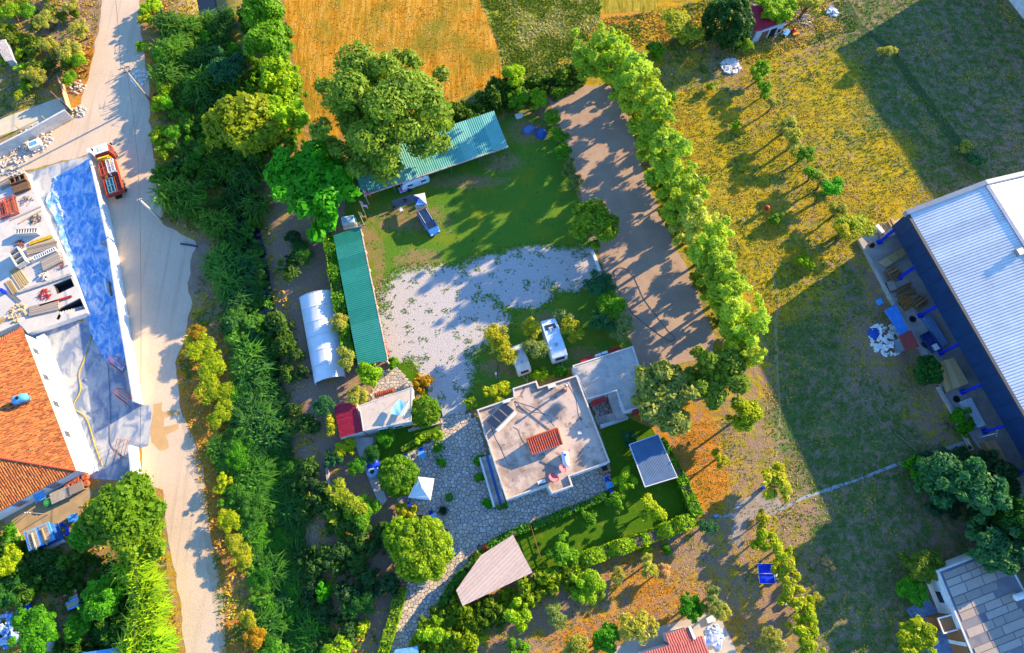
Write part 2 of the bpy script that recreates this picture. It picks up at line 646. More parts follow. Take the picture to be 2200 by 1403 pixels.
# -- road and yards
def gravel_mat(name, c1, c2, c3, big=.25, dirt=None, tracks=False):
    m, nt, bs = base(name)
    co = objco(nt, True)
    n1 = noise_tex(nt, co, big, 9, .65)
    n2 = noise_tex(nt, co, 6.0, 6, .8)
    vo = N(nt, "ShaderNodeTexVoronoi", feature='F1')
    vo.inputs["Scale"].default_value = 11.0
    nt.links.new(co, vo.inputs["Vector"])
    col = mixc(nt, sstep(nt, n1, .35, .66), c1, c2)
    col = mixc(nt, sstep(nt, n2, .5, .75), col, c3)
    col = mixc(nt, .28, col, mixc(nt, vo.outputs["Color"], (.6, .6, .6), (1.35, 1.35, 1.35)), 'MULTIPLY')
    if tracks:
        mp = N(nt, "ShaderNodeMapping")
        mp.inputs[2].default_value = (0, 0, math.radians(-9))
        mp.inputs[3].default_value = (1.0, .035, 1)
        nt.links.new(co, mp.inputs[0])
        col = mixc(nt, math_n(nt, 'MULTIPLY', sstep(nt, noise_tex(nt, mp.outputs[0], 1.3, 5, .6), .5, .68), .45), col, tuple(x * .72 for x in c2))
        col = mixc(nt, math_n(nt, 'MULTIPLY', sstep(nt, noise_tex(nt, co, .5, 7, .7), .56, .72), .4), col, (.50, .36, .22))
    if dirt:
        col = mixc(nt, sstep(nt, noise_tex(nt, co, .9, 8, .7), .52, .72), col, dirt)
    nt.links.new(col, bs.inputs["Base Color"])
    bs.inputs["Roughness"].default_value = .95
    bs.inputs["Specular IOR Level"].default_value = .1
    bump(nt, bs, n2, .5, .08)
    return m


road_mat = gravel_mat("white_gravel_road", (.60, .465, .33), (.54, .415, .295), (.66, .53, .395), .12, None, True)
ROAD = [(224, -40), (214, 40), (203, 100), (192, 160), (176, 215), (160, 255), (100, 290), (0, 342), (-60, 372), (-60, 440), (0, 398), (55, 366), (120, 350),
        (198, 330), (218, 400), (240, 480), (255, 560), (280, 720), (308, 868), (302, 960), (306, 1035), (350, 1052), (360, 1150), (378, 1250), (392, 1330), (402, 1440),
        (484, 1440), (476, 1330), (466, 1255), (452, 1180), (440, 1090), (432, 1010), (412, 940), (396, 900), (384, 850), (378, 780), (398, 720),
        (412, 650), (402, 605), (420, 590), (432, 560), (418, 518), (390, 505), (352, 480), (338, 400), (330, 330), (322, 260), (322, 190), (308, 110), (300, 40), (299, -40)]
sheet("road", ROAD, .010, road_mat, .35, .8)
RUT = gravel_mat("road_edge_dirt", (.46, .33, .20), (.52, .40, .27), (.60, .48, .34), .5)
sheet("road_shoulder", [(396, 900), (414, 940), (436, 1010), (446, 1090), (458, 1180), (472, 1255), (482, 1330), (490, 1440), (474, 1440), (464, 1330), (452, 1255), (440, 1180), (428, 1090), (418, 1010), (400, 945), (388, 900)], .016, RUT, .25, .5)


def wet_concrete(name, dry, wet, lo=.42, hi=.5, seed=0.0, scale=.55, tinted=None):
    m, nt, bs = base(name)
    mp = N(nt, "ShaderNodeMapping")
    mp.inputs[1].default_value = (seed, seed, 0)
    mp.inputs[2].default_value = (0, 0, math.radians(28))
    mp.inputs[3].default_value = (1.0, .6, 1)
    nt.links.new(objco(nt, True), mp.inputs[0])
    co = mp.outputs[0]
    w = sstep(nt, noise_tex(nt, co, scale, 7, .58, .8), lo, hi)
    n2 = noise_tex(nt, co, 3.0, 7, .7)
    d = mixc(nt, n2, tuple(x * .72 for x in dry), tuple(x * 1.22 for x in dry))
    ww = mixc(nt, n2, tuple(x * .7 for x in wet), tuple(x * 1.3 for x in wet))
    col = mixc(nt, w, d, ww)
    nt.links.new(col, bs.inputs["Base Color"])
    r = N(nt, "ShaderNodeMapRange")
    r.inputs[3].default_value, r.inputs[4].default_value = .85, .22
    nt.links.new(w, r.inputs[0])
    nt.links.new(r.outputs[0], bs.inputs["Roughness"])
    bump(nt, bs, n2, .15, .03)
    return m


YARD = [(60, 372), (120, 352), (196, 334), (214, 400), (236, 480), (252, 560), (276, 720), (304, 868), (326, 872), (322, 940), (318, 958), (290, 965), (294, 1035), (192, 1028), (186, 1000), (140, 900), (60, 720), (40, 690), (180, 690), (120, 520)]
yard_mat = wet_concrete("wet_concrete_yard", (.44, .44, .43), (.17, .22, .31), .40, .60)  # wet patches, with the blue of the shade mixed into their colour
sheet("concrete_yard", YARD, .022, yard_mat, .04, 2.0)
shade_mat = wet_concrete("blue_shade", (.54, .63, .74), (.10, .30, .62), .34, .60, 3.0, .9)  # blue shade of the concrete yard, painted as the colour of a sheet
sheet("shade_sheet", [(118, 380), (150, 362), (200, 340), (214, 402), (236, 482), (250, 560), (272, 705), (284, 770), (262, 800), (225, 770), (196, 715), (186, 668), (165, 610), (148, 560), (128, 500), (100, 432)], .028, shade_mat, .45, .8, .3,
      kind=None, label="crumpled sheet coloured as the blue shade over the building site yard", cat="painted shade")

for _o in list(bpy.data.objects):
    if _o.name.startswith("shade_sheet"):
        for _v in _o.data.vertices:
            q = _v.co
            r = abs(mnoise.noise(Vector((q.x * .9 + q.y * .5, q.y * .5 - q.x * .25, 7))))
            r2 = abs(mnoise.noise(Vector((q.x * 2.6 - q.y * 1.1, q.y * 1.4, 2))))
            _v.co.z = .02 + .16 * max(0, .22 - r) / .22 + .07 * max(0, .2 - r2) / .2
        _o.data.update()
STAIN = gravel_mat("mud_stain", (.52, .33, .14), (.46, .29, .13), (.58, .40, .20), .4)
sheet("mud_patch", [(328, 868), (352, 862), (350, 885), (385, 880), (388, 888), (352, 898), (350, 920), (380, 912), (384, 920), (356, 935), (362, 962), (340, 968), (326, 950)], .016, STAIN, .35, .4)
sheet("mud_patch", [(412, 545), (432, 520), (462, 540), (476, 600), (440, 640), (418, 650), (405, 615)], .016, gravel_mat("earth_patch", (.22, .15, .10), (.28, .20, .14), (.36, .28, .22), .6), .7, .5)

# -- farm fields
def field_mat(name, cols, ang, scale, extra=None):
    m, nt, bs = base(name)
    mp = N(nt, "ShaderNodeMapping")
    mp.inputs[2].default_value = (0, 0, ang)
    mp.inputs[3].default_value = (1.0, .12, 1)
    nt.links.new(objco(nt, True), mp.inputs[0])
    n1 = noise_tex(nt, mp.outputs[0], scale, 6, .75, .3)
    n2 = noise_tex(nt, objco(nt, True), 4.0, 6, .8)
    n3 = noise_tex(nt, objco(nt, True), .12, 6, .6)
    v = math_n(nt, 'ADD', math_n(nt, 'MULTIPLY', n1, .68), math_n(nt, 'MULTIPLY', n2, .32))
    col = ramp(nt, v, [(.36, cols[0]), (.47, cols[1]), (.62, cols[2])])
    if extra:
        col = mixc(nt, sstep(nt, math_n(nt, 'ADD', n3, math_n(nt, 'MULTIPLY', n2, .5)), .66, .95), col, extra)
    nt.links.new(col, bs.inputs["Base Color"])
    bs.inputs["Roughness"].default_value = 1.0
    bs.inputs["Specular IOR Level"].default_value = 0.0
    bump(nt, bs, v, .8, .2)
    return m


sheet("stubble_field", [(600, -60), (1010, -60), (1030, 0), (1072, 100), (1086, 168), (1030, 196), (965, 222), (850, 262), (705, 300), (660, 255), (640, 190), (624, 90)], .006,
      field_mat("wheat_stubble", [(.24, .095, .007), (.46, .20, .014), (.64, .37, .07)], math.radians(4), 1.5, (.20, .18, .02)), .5)
sheet("crop_field", [(1012, -60), (1310, -60), (1296, 20), (1285, 60), (1235, 110), (1150, 160), (1086, 166), (1074, 100), (1032, 0)], .008,
      field_mat("green_crop", [(.10, .14, .008), (.25, .27, .016), (.50, .45, .10)], math.radians(-64), 1.3, (.07, .12, .01)), .4)
sheet("crop_field", [(1290, -60), (1420, -60), (1410, 22), (1300, 28)], .012,
      field_mat("maize", [(.08, .09, .008), (.25, .20, .02), (.50, .36, .06)], math.radians(2), 2.0), .4)

# -- camp site lawn with worn gravel
WEAR = [  # gravel patches (px): centre, radii
    (905, 640, 75, 55), (965, 610, 90, 34), (1080, 590, 80, 40), (1160, 570, 90, 36), (1220, 580, 70, 40), (1000, 690, 80, 55), (930, 730, 90, 40), (955, 800, 55, 60), (870, 690, 50, 40), (1120, 630, 60, 30), (1290, 570, 60, 40), (955, 860, 40, 40), (850, 745, 40, 30)]


def wear(px, py):
    v = np.zeros(px.shape)
    for a, b, rx, ry in WEAR:
        d = ((px - a) / rx) ** 2 + ((py - b) / ry) ** 2
        v = np.maximum(v, np.clip(1.28 - .62 * d, 0, 1))
    return v


def dust(px, py):
    v = np.zeros(px.shape)
    for a, b, rx, ry in [(880, 470, 120, 40), (790, 520, 40, 60), (1000, 390, 120, 22), (1080, 350, 60, 30), (815, 600, 20, 110), (900, 560, 70, 35), (1130, 280, 60, 40), (1070, 790, 60, 30), (1180, 690, 80, 30), (1250, 760, 60, 20)]:
        d = ((px - a) / rx) ** 2 + ((py - b) / ry) ** 2
        v = np.maximum(v, np.clip(.62 - .35 * d, 0, 1))
    return v


def lawn_mat():
    m, nt, bs = base("lawn")
    co = objco(nt, True)
    wr = N(nt, "ShaderNodeAttribute", attribute_name="wear").outputs["Fac"]
    du = N(nt, "ShaderNodeAttribute", attribute_name="dust").outputs["Fac"]
    n1 = noise_tex(nt, co, .9, 9, .72)
    n2 = noise_tex(nt, co, 6.0, 6, .75)
    n3 = noise_tex(nt, co, .25, 5, .6)
    g = ramp(nt, n2, [(.3, (.045, .13, .020)), (.5, (.085, .20, .022)), (.72, (.17, .26, .025))])
    g = mixc(nt, sstep(nt, n3, .45, .7), g, (.16, .21, .018))
    s = ramp(nt, n2, [(.3, (.32, .29, .275)), (.5, (.46, .42, .395)), (.72, (.61, .57, .54))])
    d = ramp(nt, n2, [(.3, (.15, .10, .05)), (.55, (.28, .20, .09)), (.75, (.42, .34, .2))])
    nm = math_n(nt, 'ADD', math_n(nt, 'MULTIPLY', n1, .55), math_n(nt, 'MULTIPLY', noise_tex(nt, co, 3.2, 6, .8), .45))
    k = lambda z, n, a, w: sstep(nt, math_n(nt, 'ADD', z, math_n(nt, 'MULTIPLY', math_n(nt, 'SUBTRACT', n, .5), a)), .5 - w, .5 + w)
    col = mixc(nt, k(du, nm, 2.4, .14), g, d)
    col = mixc(nt, k(wr, nm, 3.2, .18), col, s)
    nt.links.new(col, bs.inputs["Base Color"])
    bs.inputs["Roughness"].default_value = 1.0
    bs.inputs["Specular IOR Level"].default_value = 0.0
    bump(nt, bs, n2, .7, .12)
    return m


CAMP = [(742, 430), (770, 420), (950, 350), (1090, 300), (1065, 262), (1120, 240), (1180, 262), (1215, 330), (1240, 420), (1262, 500), (1290, 570), (1300, 620), (1330, 700), (1362, 745), (1235, 785), (1150, 815), (1100, 850), (1030, 878), (950, 878), (905, 835), (885, 790), (830, 775), (775, 490), (745, 500)]
sheet("lawn", CAMP, .012, lawn_mat(), .3, .7, .8, {"wear": wear, "dust": dust})

yard_gravel = gravel_mat("brown_gravel", (.35, .245, .180), (.41, .295, .215), (.22, .16, .125), .3)
sheet("gravel_yard", [(1180, 215), (1238, 182), (1312, 185), (1345, 235), (1372, 340), (1422, 470), (1482, 590), (1535, 720), (1530, 765), (1440, 790), (1375, 790), (1345, 710), (1298, 580), (1262, 470), (1244, 410), (1215, 300)], .016, yard_gravel, .4)


# -- garden lawns beside the stone court
def turf_mat():
    m, nt, bs = base("garden_turf")
    co = objco(nt, True)
    n2 = noise_tex(nt, co, 7.0, 6, .75)
    n1 = noise_tex(nt, co, .6, 6, .6)
    g = ramp(nt, n2, [(.3, (.030, .095, .006)), (.5, (.060, .150, .009)), (.72, (.11, .20, .014))])
    g = mixc(nt, sstep(nt, n1, .5, .75), g, (.13, .18, .02))
    nt.links.new(g, bs.inputs["Base Color"])
    bs.inputs["Roughness"].default_value = 1.0
    bs.inputs["Specular IOR Level"].default_value = 0.0
    bump(nt, bs, n2, .6, .1)
    return m


turf = turf_mat()
sheet("garden_lawn", [(1286, 905), (1345, 895), (1400, 920), (1450, 1000), (1500, 1105), (1380, 1155), (1240, 1210), (1172, 1232), (1110, 1215), (960, 1300), (945, 1295), (985, 1235), (1035, 1178), (1140, 1132), (1228, 1098), (1305, 1062), (1312, 1010)], .010, turf, .1)
sheet("garden_lawn", [(808, 930), (880, 912), (945, 905), (945, 930), (880, 975), (822, 1000), (806, 1000)], .014, turf, .1)
sheet("garden_lawn", [(851, 782), (885, 775), (922, 840), (915, 860), (885, 830), (862, 800)], .020, turf, .1)

conc = M("concrete", (.46, .43, .39), (.36, .34, .31), 1.2, .85, .15, c3=(.28, .26, .24))
conc_pale = M("pale_concrete", (.60, .56, .50), (.48, .45, .41), .8, .85, .15, c3=(.40, .37, .34))
sheet("garden_path", [(758, 940), (802, 940), (800, 985), (816, 1030), (832, 1075), (815, 1085), (796, 1040), (775, 985)], .014, conc_pale, .06)
sheet("courtyard_strip", [(-60, 282), (0, 256), (132, 208), (146, 232), (128, 250), (0, 292), (-60, 318)], .012, M("yard_screed", (.62, .52, .36), (.55, .47, .34), .9), .05)
WOODYARD = [(1842, 512), (1932, 470), (2260, 1090), (2200, 1120), (2120, 985), (2080, 930), (2030, 850), (1960, 730), (1905, 640)]
sheet("timber_yard", WOODYARD, .010, M("yard_slab", (.42, .38, .33), (.33, .31, .28), .8, .8, .1, world=True), .05)
sheet("house_apron", [(1290, 1420), (1350, 1372), (1395, 1352), (1530, 1316), (1550, 1330), (1592, 1420)], .012, M("apron", (.50, .42, .32), (.42, .37, .31), .7, world=True), .06)
sheet("dirt_pad", [(8, 1095), (180, 1035), (200, 1060), (150, 1120), (60, 1180), (20, 1180)], .012, M("dirt_pad", (.42, .30, .16), (.34, .24, .13), .8, world=True), .25)


# -- crazy paving of the court: every stone is cut as a cell of a loose grid
def clip_cell(poly, m, n):
    out = []
    k = len(poly)
    for i in range(k):
        a, b = poly[i], poly[(i + 1) % k]
        da = (a[0] - m[0]) * n[0] + (a[1] - m[1]) * n[1]
        db = (b[0] - m[0]) * n[0] + (b[1] - m[1]) * n[1]
        if da <= 0: out.append(a)
        if da * db < 0:
            t = da / (da - db)
            out.append((a[0] + (b[0] - a[0]) * t, a[1] + (b[1] - a[1]) * t))
    return out


def cells(poly_w, size, rg, jit=.46):
    xs = [p[0] for p in poly_w]; ys = [p[1] for p in poly_w]
    nx, ny = int((max(xs) - min(xs)) / size) + 2, int((max(ys) - min(ys)) / size) + 2
    S = {}
    for i in range(-1, nx + 1):
        for j in range(-1, ny + 1):
            S[i, j] = (min(xs) + (i + (j % 2) * .5 + rg.uniform(-jit, jit)) * size, min(ys) + (j + rg.uniform(-jit, jit)) * size)
    keys = [k for k in S]
    arr = np.array([S[k] for k in keys])
    ins = pip(arr[:, 0], arr[:, 1], poly_w)
    out = []
    for (i, j), ok in zip(keys, ins):
        if not ok: continue
        c = S[i, j]
        poly = [(c[0] - size * 1.6, c[1] - size * 1.6), (c[0] + size * 1.6, c[1] - size * 1.6), (c[0] + size * 1.6, c[1] + size * 1.6), (c[0] - size * 1.6, c[1] + size * 1.6)]
        for di in (-2, -1, 0, 1, 2):
            for dj in (-2, -1, 0, 1, 2):
                if (di or dj) and (i + di, j + dj) in S:
                    q = S[i + di, j + dj]
                    poly = clip_cell(poly, ((c[0] + q[0]) / 2, (c[1] + q[1]) / 2), (q[0] - c[0], q[1] - c[1]))
                    if len(poly) < 3: break
            if len(poly) < 3: break
        if len(poly) >= 3: out.append((c, poly))
    return out


def stone_solid(mb, c, poly, z0, gap, h):
    a = [(c[0] + (p[0] - c[0]) * (1 - gap), c[1] + (p[1] - c[1]) * (1 - gap)) for p in poly]
    b = [(c[0] + (p[0] - c[0]) * (1 - gap * 1.6), c[1] + (p[1] - c[1]) * (1 - gap * 1.6)) for p in poly]
    n = len(a)
    vs_ = [(p[0], p[1], z0) for p in a] + [(p[0], p[1], z0 + h) for p in b]
    mb.add(vs_, [(i, (i + 1) % n, n + (i + 1) % n, n + i) for i in range(n)] + [tuple(range(n, 2 * n))])


stone_stops = [(0, (.46, .37, .28)), (.2, (.60, .50, .40)), (.4, (.40, .36, .32)), (.6, (.66, .58, .49)), (.8, (.50, .39, .27)), (1, (.36, .36, .38))]
stone_piece = piece_mat("court_stone", stone_stops, .8, 4.0)
stone_tint = tint_mat("court_stone_field", stone_stops, .8)
mortar = M("mortar", (.105, .11, .12), (.07, .075, .085), 2.0, .9)


def paving(name, poly_px, size, z, keep, rg_seed):
    rg = random.Random(rg_seed)
    o = sheet(name, poly_px, z, mortar, .08)
    pw = W(poly_px)
    cl = cells(pw, size, rg)
    ar = lambda pl: abs(sum(pl[i][0] * pl[(i + 1) % len(pl)][1] - pl[(i + 1) % len(pl)][0] * pl[i][1] for i in range(len(pl)))) / 2
    cl.sort(key=lambda q: -ar(q[1]))
    for c, pl in cl[:keep]:
        mb = MB()
        stone_solid(mb, (0, 0), [(p[0] - c[0], p[1] - c[1]) for p in pl], 0, .115, .030 + rg.random() * .02)
        me = bpy.data.meshes.new("stone")
        me.from_pydata(mb.v, [], mb.f)
        s = link("stone", me, stone_piece, o, (c[0], c[1], .001))
    rest = cl[keep:]
    if rest:
        mb = MB(); tn = []
        for c, pl in rest:
            k0 = len(mb.f)
            stone_solid(mb, c, pl, .001, .115, .030 + rg.random() * .02)
            tn += [rg.random()] * (len(mb.f) - k0)
        me = bpy.data.meshes.new("paving_stones")
        me.from_pydata(mb.v, [], mb.f)
        at = me.attributes.new("tint", 'FLOAT', 'FACE')
        at.data.foreach_set("value", np.array(tn, np.float32))
        s = link("paving_stones", me, stone_tint, o)
        tag(s, kind='stuff')
    return o


COURT = [(950, 884), (1000, 880), (1024, 900), (1040, 955), (1050, 1010), (1080, 1058), (1180, 1030), (1300, 975), (1314, 1035), (1302, 1060), (1228, 1095), (1142, 1129), (1085, 1152), (1030, 1172), (985, 1232), (945, 1292), (908, 1360), (892, 1420), (826, 1420), (846, 1345), (868, 1262), (905, 1240), (960, 1190), (960, 1140), (900, 1110), (862, 1090), (838, 1050), (850, 985), (905, 960), (945, 930)]
paving("stone_court", COURT, .45, .016, 300, 3)
paving("stone_patio", [(1262, 860), (1318, 845), (1340, 890), (1285, 912)], .5, .02, 60, 6)
paving("stone_patio", [(796, 850), (815, 800), (850, 785), (870, 806), (890, 830), (890, 850), (800, 880)], .42, .016, 100, 4)

# ---------------------------------------------------------------- vegetation
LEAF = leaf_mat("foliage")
BARK = M("bark", (.16, .11, .075), (.09, .065, .045), 3.0, .95, .3)


def leaves(rg, C, Nn, size, aspect=.55):
    """diamond leaf-clump faces at C with normals Nn"""
    n = len(C)
    r = rg.normal(size=(n, 3))
    t = np.cross(Nn, r)
    t /= np.linalg.norm(t, axis=1, keepdims=True) + 1e-9
    b = np.cross(Nn, t)
    s = (size * np.clip(rg.lognormal(-.08, .42, n), .35, 2.4))[:, None]
    V = np.empty((n, 4, 3))
    V[:, 0] = C - t * s
    V[:, 1] = C - b * s * aspect
    V[:, 2] = C + t * s
    V[:, 3] = C + b * s * aspect
    return V


def cloud(rg, blobs, n, size, aspect=.55, shell=.55, up=.35, zmin=None):
    """leaf faces spread through a set of blobs (x,y,z,rx,ry,rz)"""
    B = np.array(blobs, float)
    w = (B[:, 3] * B[:, 4] + B[:, 3] * B[:, 5] + B[:, 4] * B[:, 5])
    idx = rg.choice(len(B), n, p=w / w.sum())
    d = rg.normal(size=(n, 3))
    d[:, 2] = np.where(d[:, 2] < -.5, -d[:, 2] * .6, d[:, 2])
    d /= np.linalg.norm(d, axis=1, keepdims=True)
    rad = 1 - (1 - shell) * rg.random(n) ** 1.6 + rg.normal(size=n) * .07
    C = B[idx, :3] + d * B[idx, 3:6] * rad[:, None]
    Nn = d + rg.normal(size=(n, 3)) * .55 + np.array([0, 0, up])
    Nn /= np.linalg.norm(Nn, axis=1, keepdims=True)
    bt = rg.random(len(B))[idx]
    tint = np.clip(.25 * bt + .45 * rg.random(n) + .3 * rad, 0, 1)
    if zmin is not None:
        k = C[:, 2] > zmin
        C, Nn, tint = C[k], Nn[k], tint[k]
    return leaves(rg, C, Nn, size, aspect), tint


def quads_mesh(name, V, tint):
    n = len(V)
    return np_mesh(name, V.reshape(-1, 3), np.arange(n * 4).reshape(n, 4), tint)


def trunk_mesh(name, h, r, tips, rg):
    mb = MB()
    top = Vector((rg.normal() * .15, rg.normal() * .15, h))
    mb.tube([(0, 0, -.25), (rg.normal() * .05, rg.normal() * .05, h * .5), top], [r * 1.25, r, r * .75], 7)
    for t in tips:
        t = Vector(t)
        s = top.lerp(Vector((0, 0, h * .6)), rg.random() * .6)
        mid = s.lerp(t, .5) + Vector((0, 0, .15 * (t - s).length))
        mb.tube([s, mid, t], [r * .55, r * .36, r * .12], 5)
    me = bpy.data.meshes.new(name)
    me.from_pydata([tuple(p) for p in mb.v], [], mb.f)
    me.materials.append(BARK)
    return me


SPECIES = {}


def species(key, seeds, fn):
    SPECIES[key] = []
    for s in seeds:
        rg = np.random.default_rng(s)
        blobs, n, size, asp, shell, th, tr = fn(rg)
        V, t = cloud(rg, blobs, n, size, asp, shell, zmin=.1)
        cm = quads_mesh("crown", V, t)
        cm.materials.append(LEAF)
        B = sorted(blobs, key=lambda q: -q[3])[:7]
        tips = [q[:3] for q in B]
        SPECIES[key].append((cm, trunk_mesh("trunk", th, tr, tips, rg)))


def ell_blobs(rg, k, c, R, r0, r1, bottom=-.5, squash=.8):
    """k blobs spread over an ellipsoid of radii R round c"""
    out = []
    while len(out) < k:
        d = rg.normal(size=3)
        d /= np.linalg.norm(d)
        if d[2] < bottom: continue
        f = rg.uniform(.45, .85) if len(out) > k * .25 else rg.uniform(0, .4)
        r = rg.uniform(r0, r1)
        if rg.random() < .3: f, r = rg.uniform(.85, 1.05), r * rg.uniform(.4, .65)
        out.append((c[0] + d[0] * R[0] * f, c[1] + d[1] * R[1] * f, c[2] + d[2] * R[2] * f, r, r, r * squash))
    return out


def ball_blobs(rg, k, zc, R):
    """small tufts over a clipped ball"""
    out = []
    while len(out) < k:
        d = rg.normal(size=3)
        d /= np.linalg.norm(d)
        if d[2] > -.6:
            r = rg.uniform(.28, .5)
            out.append((d[0] * R, d[1] * R, zc + d[2] * R, r, r, r))
    return out


# unit crowns: about 1 m radius for small ones is NOT used; real sizes in metres
species("poplar", (11, 12, 13, 14), lambda g: (ell_blobs(g, 34, (0, 0, 6.0), (2.35, 2.35, 4.7), .55, 1.15, -1, 1.0), 11000, .165, .45, .35, 6.0, .20))
species("broad", (21, 22, 23), lambda g: (ell_blobs(g, 30, (0, 0, 3.6), (2.6, 2.6, 2.1), .6, 1.2), 10000, .16, .6, .4, 2.6, .20))
species("olive", (31, 32, 33, 34), lambda g: (ell_blobs(g, 18, (0, 0, 2.5), (1.5, 1.4, 1.1), .34, .75), 4200, .105, .40, .25, 1.3, .17))
species("dome", (41, 42), lambda g: (ball_blobs(g, 90, 1.9, 2.35) + [(0, 0, 1.8, 2.4, 2.4, 2.35)], 13000, .115, .6, .7, 1.6, .22))
species("bush", (51, 52, 53, 54), lambda g: (ell_blobs(g, 14, (0, 0, .75), (.95, .95, .7), .28, .55), 2000, .12, .5, .35, .6, .08))
species("fruit", (61, 62, 63), lambda g: (ell_blobs(g, 16, (0, 0, 2.4), (1.8, 1.8, 1.5), .34, .6), 3600, .165, .42, .2, 1.4, .12))
species("giant", (71,), lambda g: (ell_blobs(g, 70, (0, 0, 8.2), (7.4, 7.2, 6.8), 1.2, 2.3, -.55), 46000, .20, .55, .35, 5.5, .5))


def blade_clump(seed, k, h, w, spread):
    """arching long leaves: reeds, bamboo"""
    rg = np.random.default_rng(seed)
    Vs, T = [], []
    for _ in range(k):
        a = rg.uniform(0, 2 * math.pi)
        r0 = spread * math.sqrt(rg.random())
        p = np.array([math.cos(a) * r0, math.sin(a) * r0, rg.uniform(0, h * .6)])
        a2 = rg.uniform(0, 2 * math.pi)
        d = np.array([math.cos(a2), math.sin(a2), 0])
        s = np.array([-d[1], d[0], 0]) * w * rg.uniform(.6, 1.3)
        L = h * rg.uniform(.45, .8)
        q0, q1, q2 = p, p + d * L * .35 + np.array([0, 0, L * .75]), p + d * L * .95 + np.array([0, 0, L * .55])
        t = rg.random()
        Vs += [[q0 - s * .4, q0 + s * .4, q1 + s, q1 - s], [q1 - s, q1 + s, q2 + s * .15, q2 - s * .15]]
        T += [t, t]
    me = quads_mesh("crown", np.array(Vs), T)
    me.materials.append(LEAF)
    return me


REED = [blade_clump(s, 420, 2.6, .075, 1.3) for s in (81, 82, 83)]
SPECIES["reed"] = [(m, None) for m in REED]
SPECIES["bamboo"] = [(blade_clump(s, 700, 4.2, .10, 1.7), None) for s in (84, 85)]

COLS = {
    'lime': (.270, .460, .014), 'yellow': (.350, .450, .014), 'green': (.075, .300, .010), 'vivid': (.060, .370, .008), 'dark': (.030, .140, .024),
    'olive': (.370, .390, .085), 'grey': (.220, .290, .105), 'teal': (.040, .170, .080), 'gold': (.400, .420, .030), 'pink': (.50, .36, .22), 'deep': (.022, .100, .020), 'mid': (.140, .340, .014),
    'orange': (.42, .27, .02), 'hedge': (.085, .320, .010)}
tree_rg = np.random.default_rng(5)
BASE_R = {"poplar": 2.9, "broad": 2.95, "olive": 1.8, "dome": 2.85, "bush": 1.12, "fruit": 1.95, "giant": 7.7, "reed": 2.2, "bamboo": 3.4}
BASE_Z = {"poplar": 6.0, "broad": 4.0, "olive": 2.6, "dome": 2.2, "bush": .8, "fruit": 2.5, "giant": 9.0, "reed": 1.2, "bamboo": 2.0}
BASE_T = {"poplar": 11.0, "broad": 6.5, "olive": 4.0, "dome": 4.6, "bush": 1.7, "fruit": 4.2, "giant": 16.0, "reed": 2.6, "bamboo": 4.5}
CAT = {"poplar": "tree", "broad": "tree", "olive": "tree", "dome": "tree", "bush": "bush", "fruit": "tree", "giant": "tree", "reed": "reeds", "bamboo": "bamboo"}
NAME = {"poplar": "poplar_tree", "broad": "broadleaf_tree", "olive": "olive_tree", "dome": "clipped_tree", "bush": "bush", "fruit": "fruit_tree", "giant": "plane_tree", "reed": "reed_clump", "bamboo": "bamboo_clump"}


def tree(kind, px, py, rpx, col, label, h=None, group=None, squash=1.0, name=None, base_px=False):
    """crown seen round (px,py) with radius rpx in the photograph; h = real height"""
    s = 1.0
    p = P(px, py, 0)
    for _ in range(3):
        zc = BASE_Z[kind] * ((h / BASE_T[kind]) if h else s)
        p = P(px, py, 0 if base_px else zc)
        mpp = ((H_CAM - zc) * CT + p.y * ST) / FPX
        s = rpx * mpp / BASE_R[kind]
    sz = (h / BASE_T[kind]) if h else s
    k = int(tree_rg.integers(len(SPECIES[kind])))
    cm, tm = SPECIES[kind][k]
    z0 = float(ground_height(np.array(p.x), np.array(p.y)))
    e = empty(name or NAME[kind], (p.x, p.y, z0), float(tree_rg.uniform(0, 6.28)), label, CAT[kind], group)
    e.scale = (s * tree_rg.uniform(.94, 1.06), s * squash * tree_rg.uniform(.94, 1.06), sz)
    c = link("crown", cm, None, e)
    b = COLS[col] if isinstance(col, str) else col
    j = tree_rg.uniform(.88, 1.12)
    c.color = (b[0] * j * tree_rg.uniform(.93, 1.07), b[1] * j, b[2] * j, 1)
    if tm is not None:
        link("trunk", tm, None, e)
    return e


ORD = ["first", "second", "third", "fourth", "fifth", "sixth", "seventh", "eighth", "ninth", "tenth", "eleventh", "twelfth", "thirteenth", "fourteenth", "fifteenth", "sixteenth", "seventeenth", "eighteenth", "nineteenth", "twentieth"]

# the tall row between gravel yard and meadow, counted from the far (top) end
ROWP = [(1262, 112, 40, 'lime'), (1318, 118, 46, 'mid'), (1358, 158, 46, 'lime'), (1372, 205, 42, 'yellow'), (1398, 250, 40, 'lime'), (1408, 300, 42, 'lime'), (1432, 345, 44, 'lime'), (1448, 392, 42, 'lime'), (1468, 438, 44, 'mid'), (1492, 480, 42, 'olive'), (1520, 525, 42, 'lime'), (1542, 570, 42, 'lime'), (1562, 615, 42, 'mid'), (1578, 660, 44, 'lime'), (1592, 708, 44, 'lime'), (1600, 748, 40, 'yellow')]
ROWC = {'lime': (.350, .520, .050), 'mid': (.310, .480, .038), 'yellow': (.430, .530, .045), 'olive': (.460, .520, .110)}
for i, (x, y, r, c) in enumerate(ROWP):
    tree("poplar", x, y, r * 1.22, ROWC[c], "tall leafy tree, %s from the far end of the row beside the brown gravel yard" % ORD[i], (14.2, 12.6, 13.6, 12.0)[i % 4], "trees in the tall row")

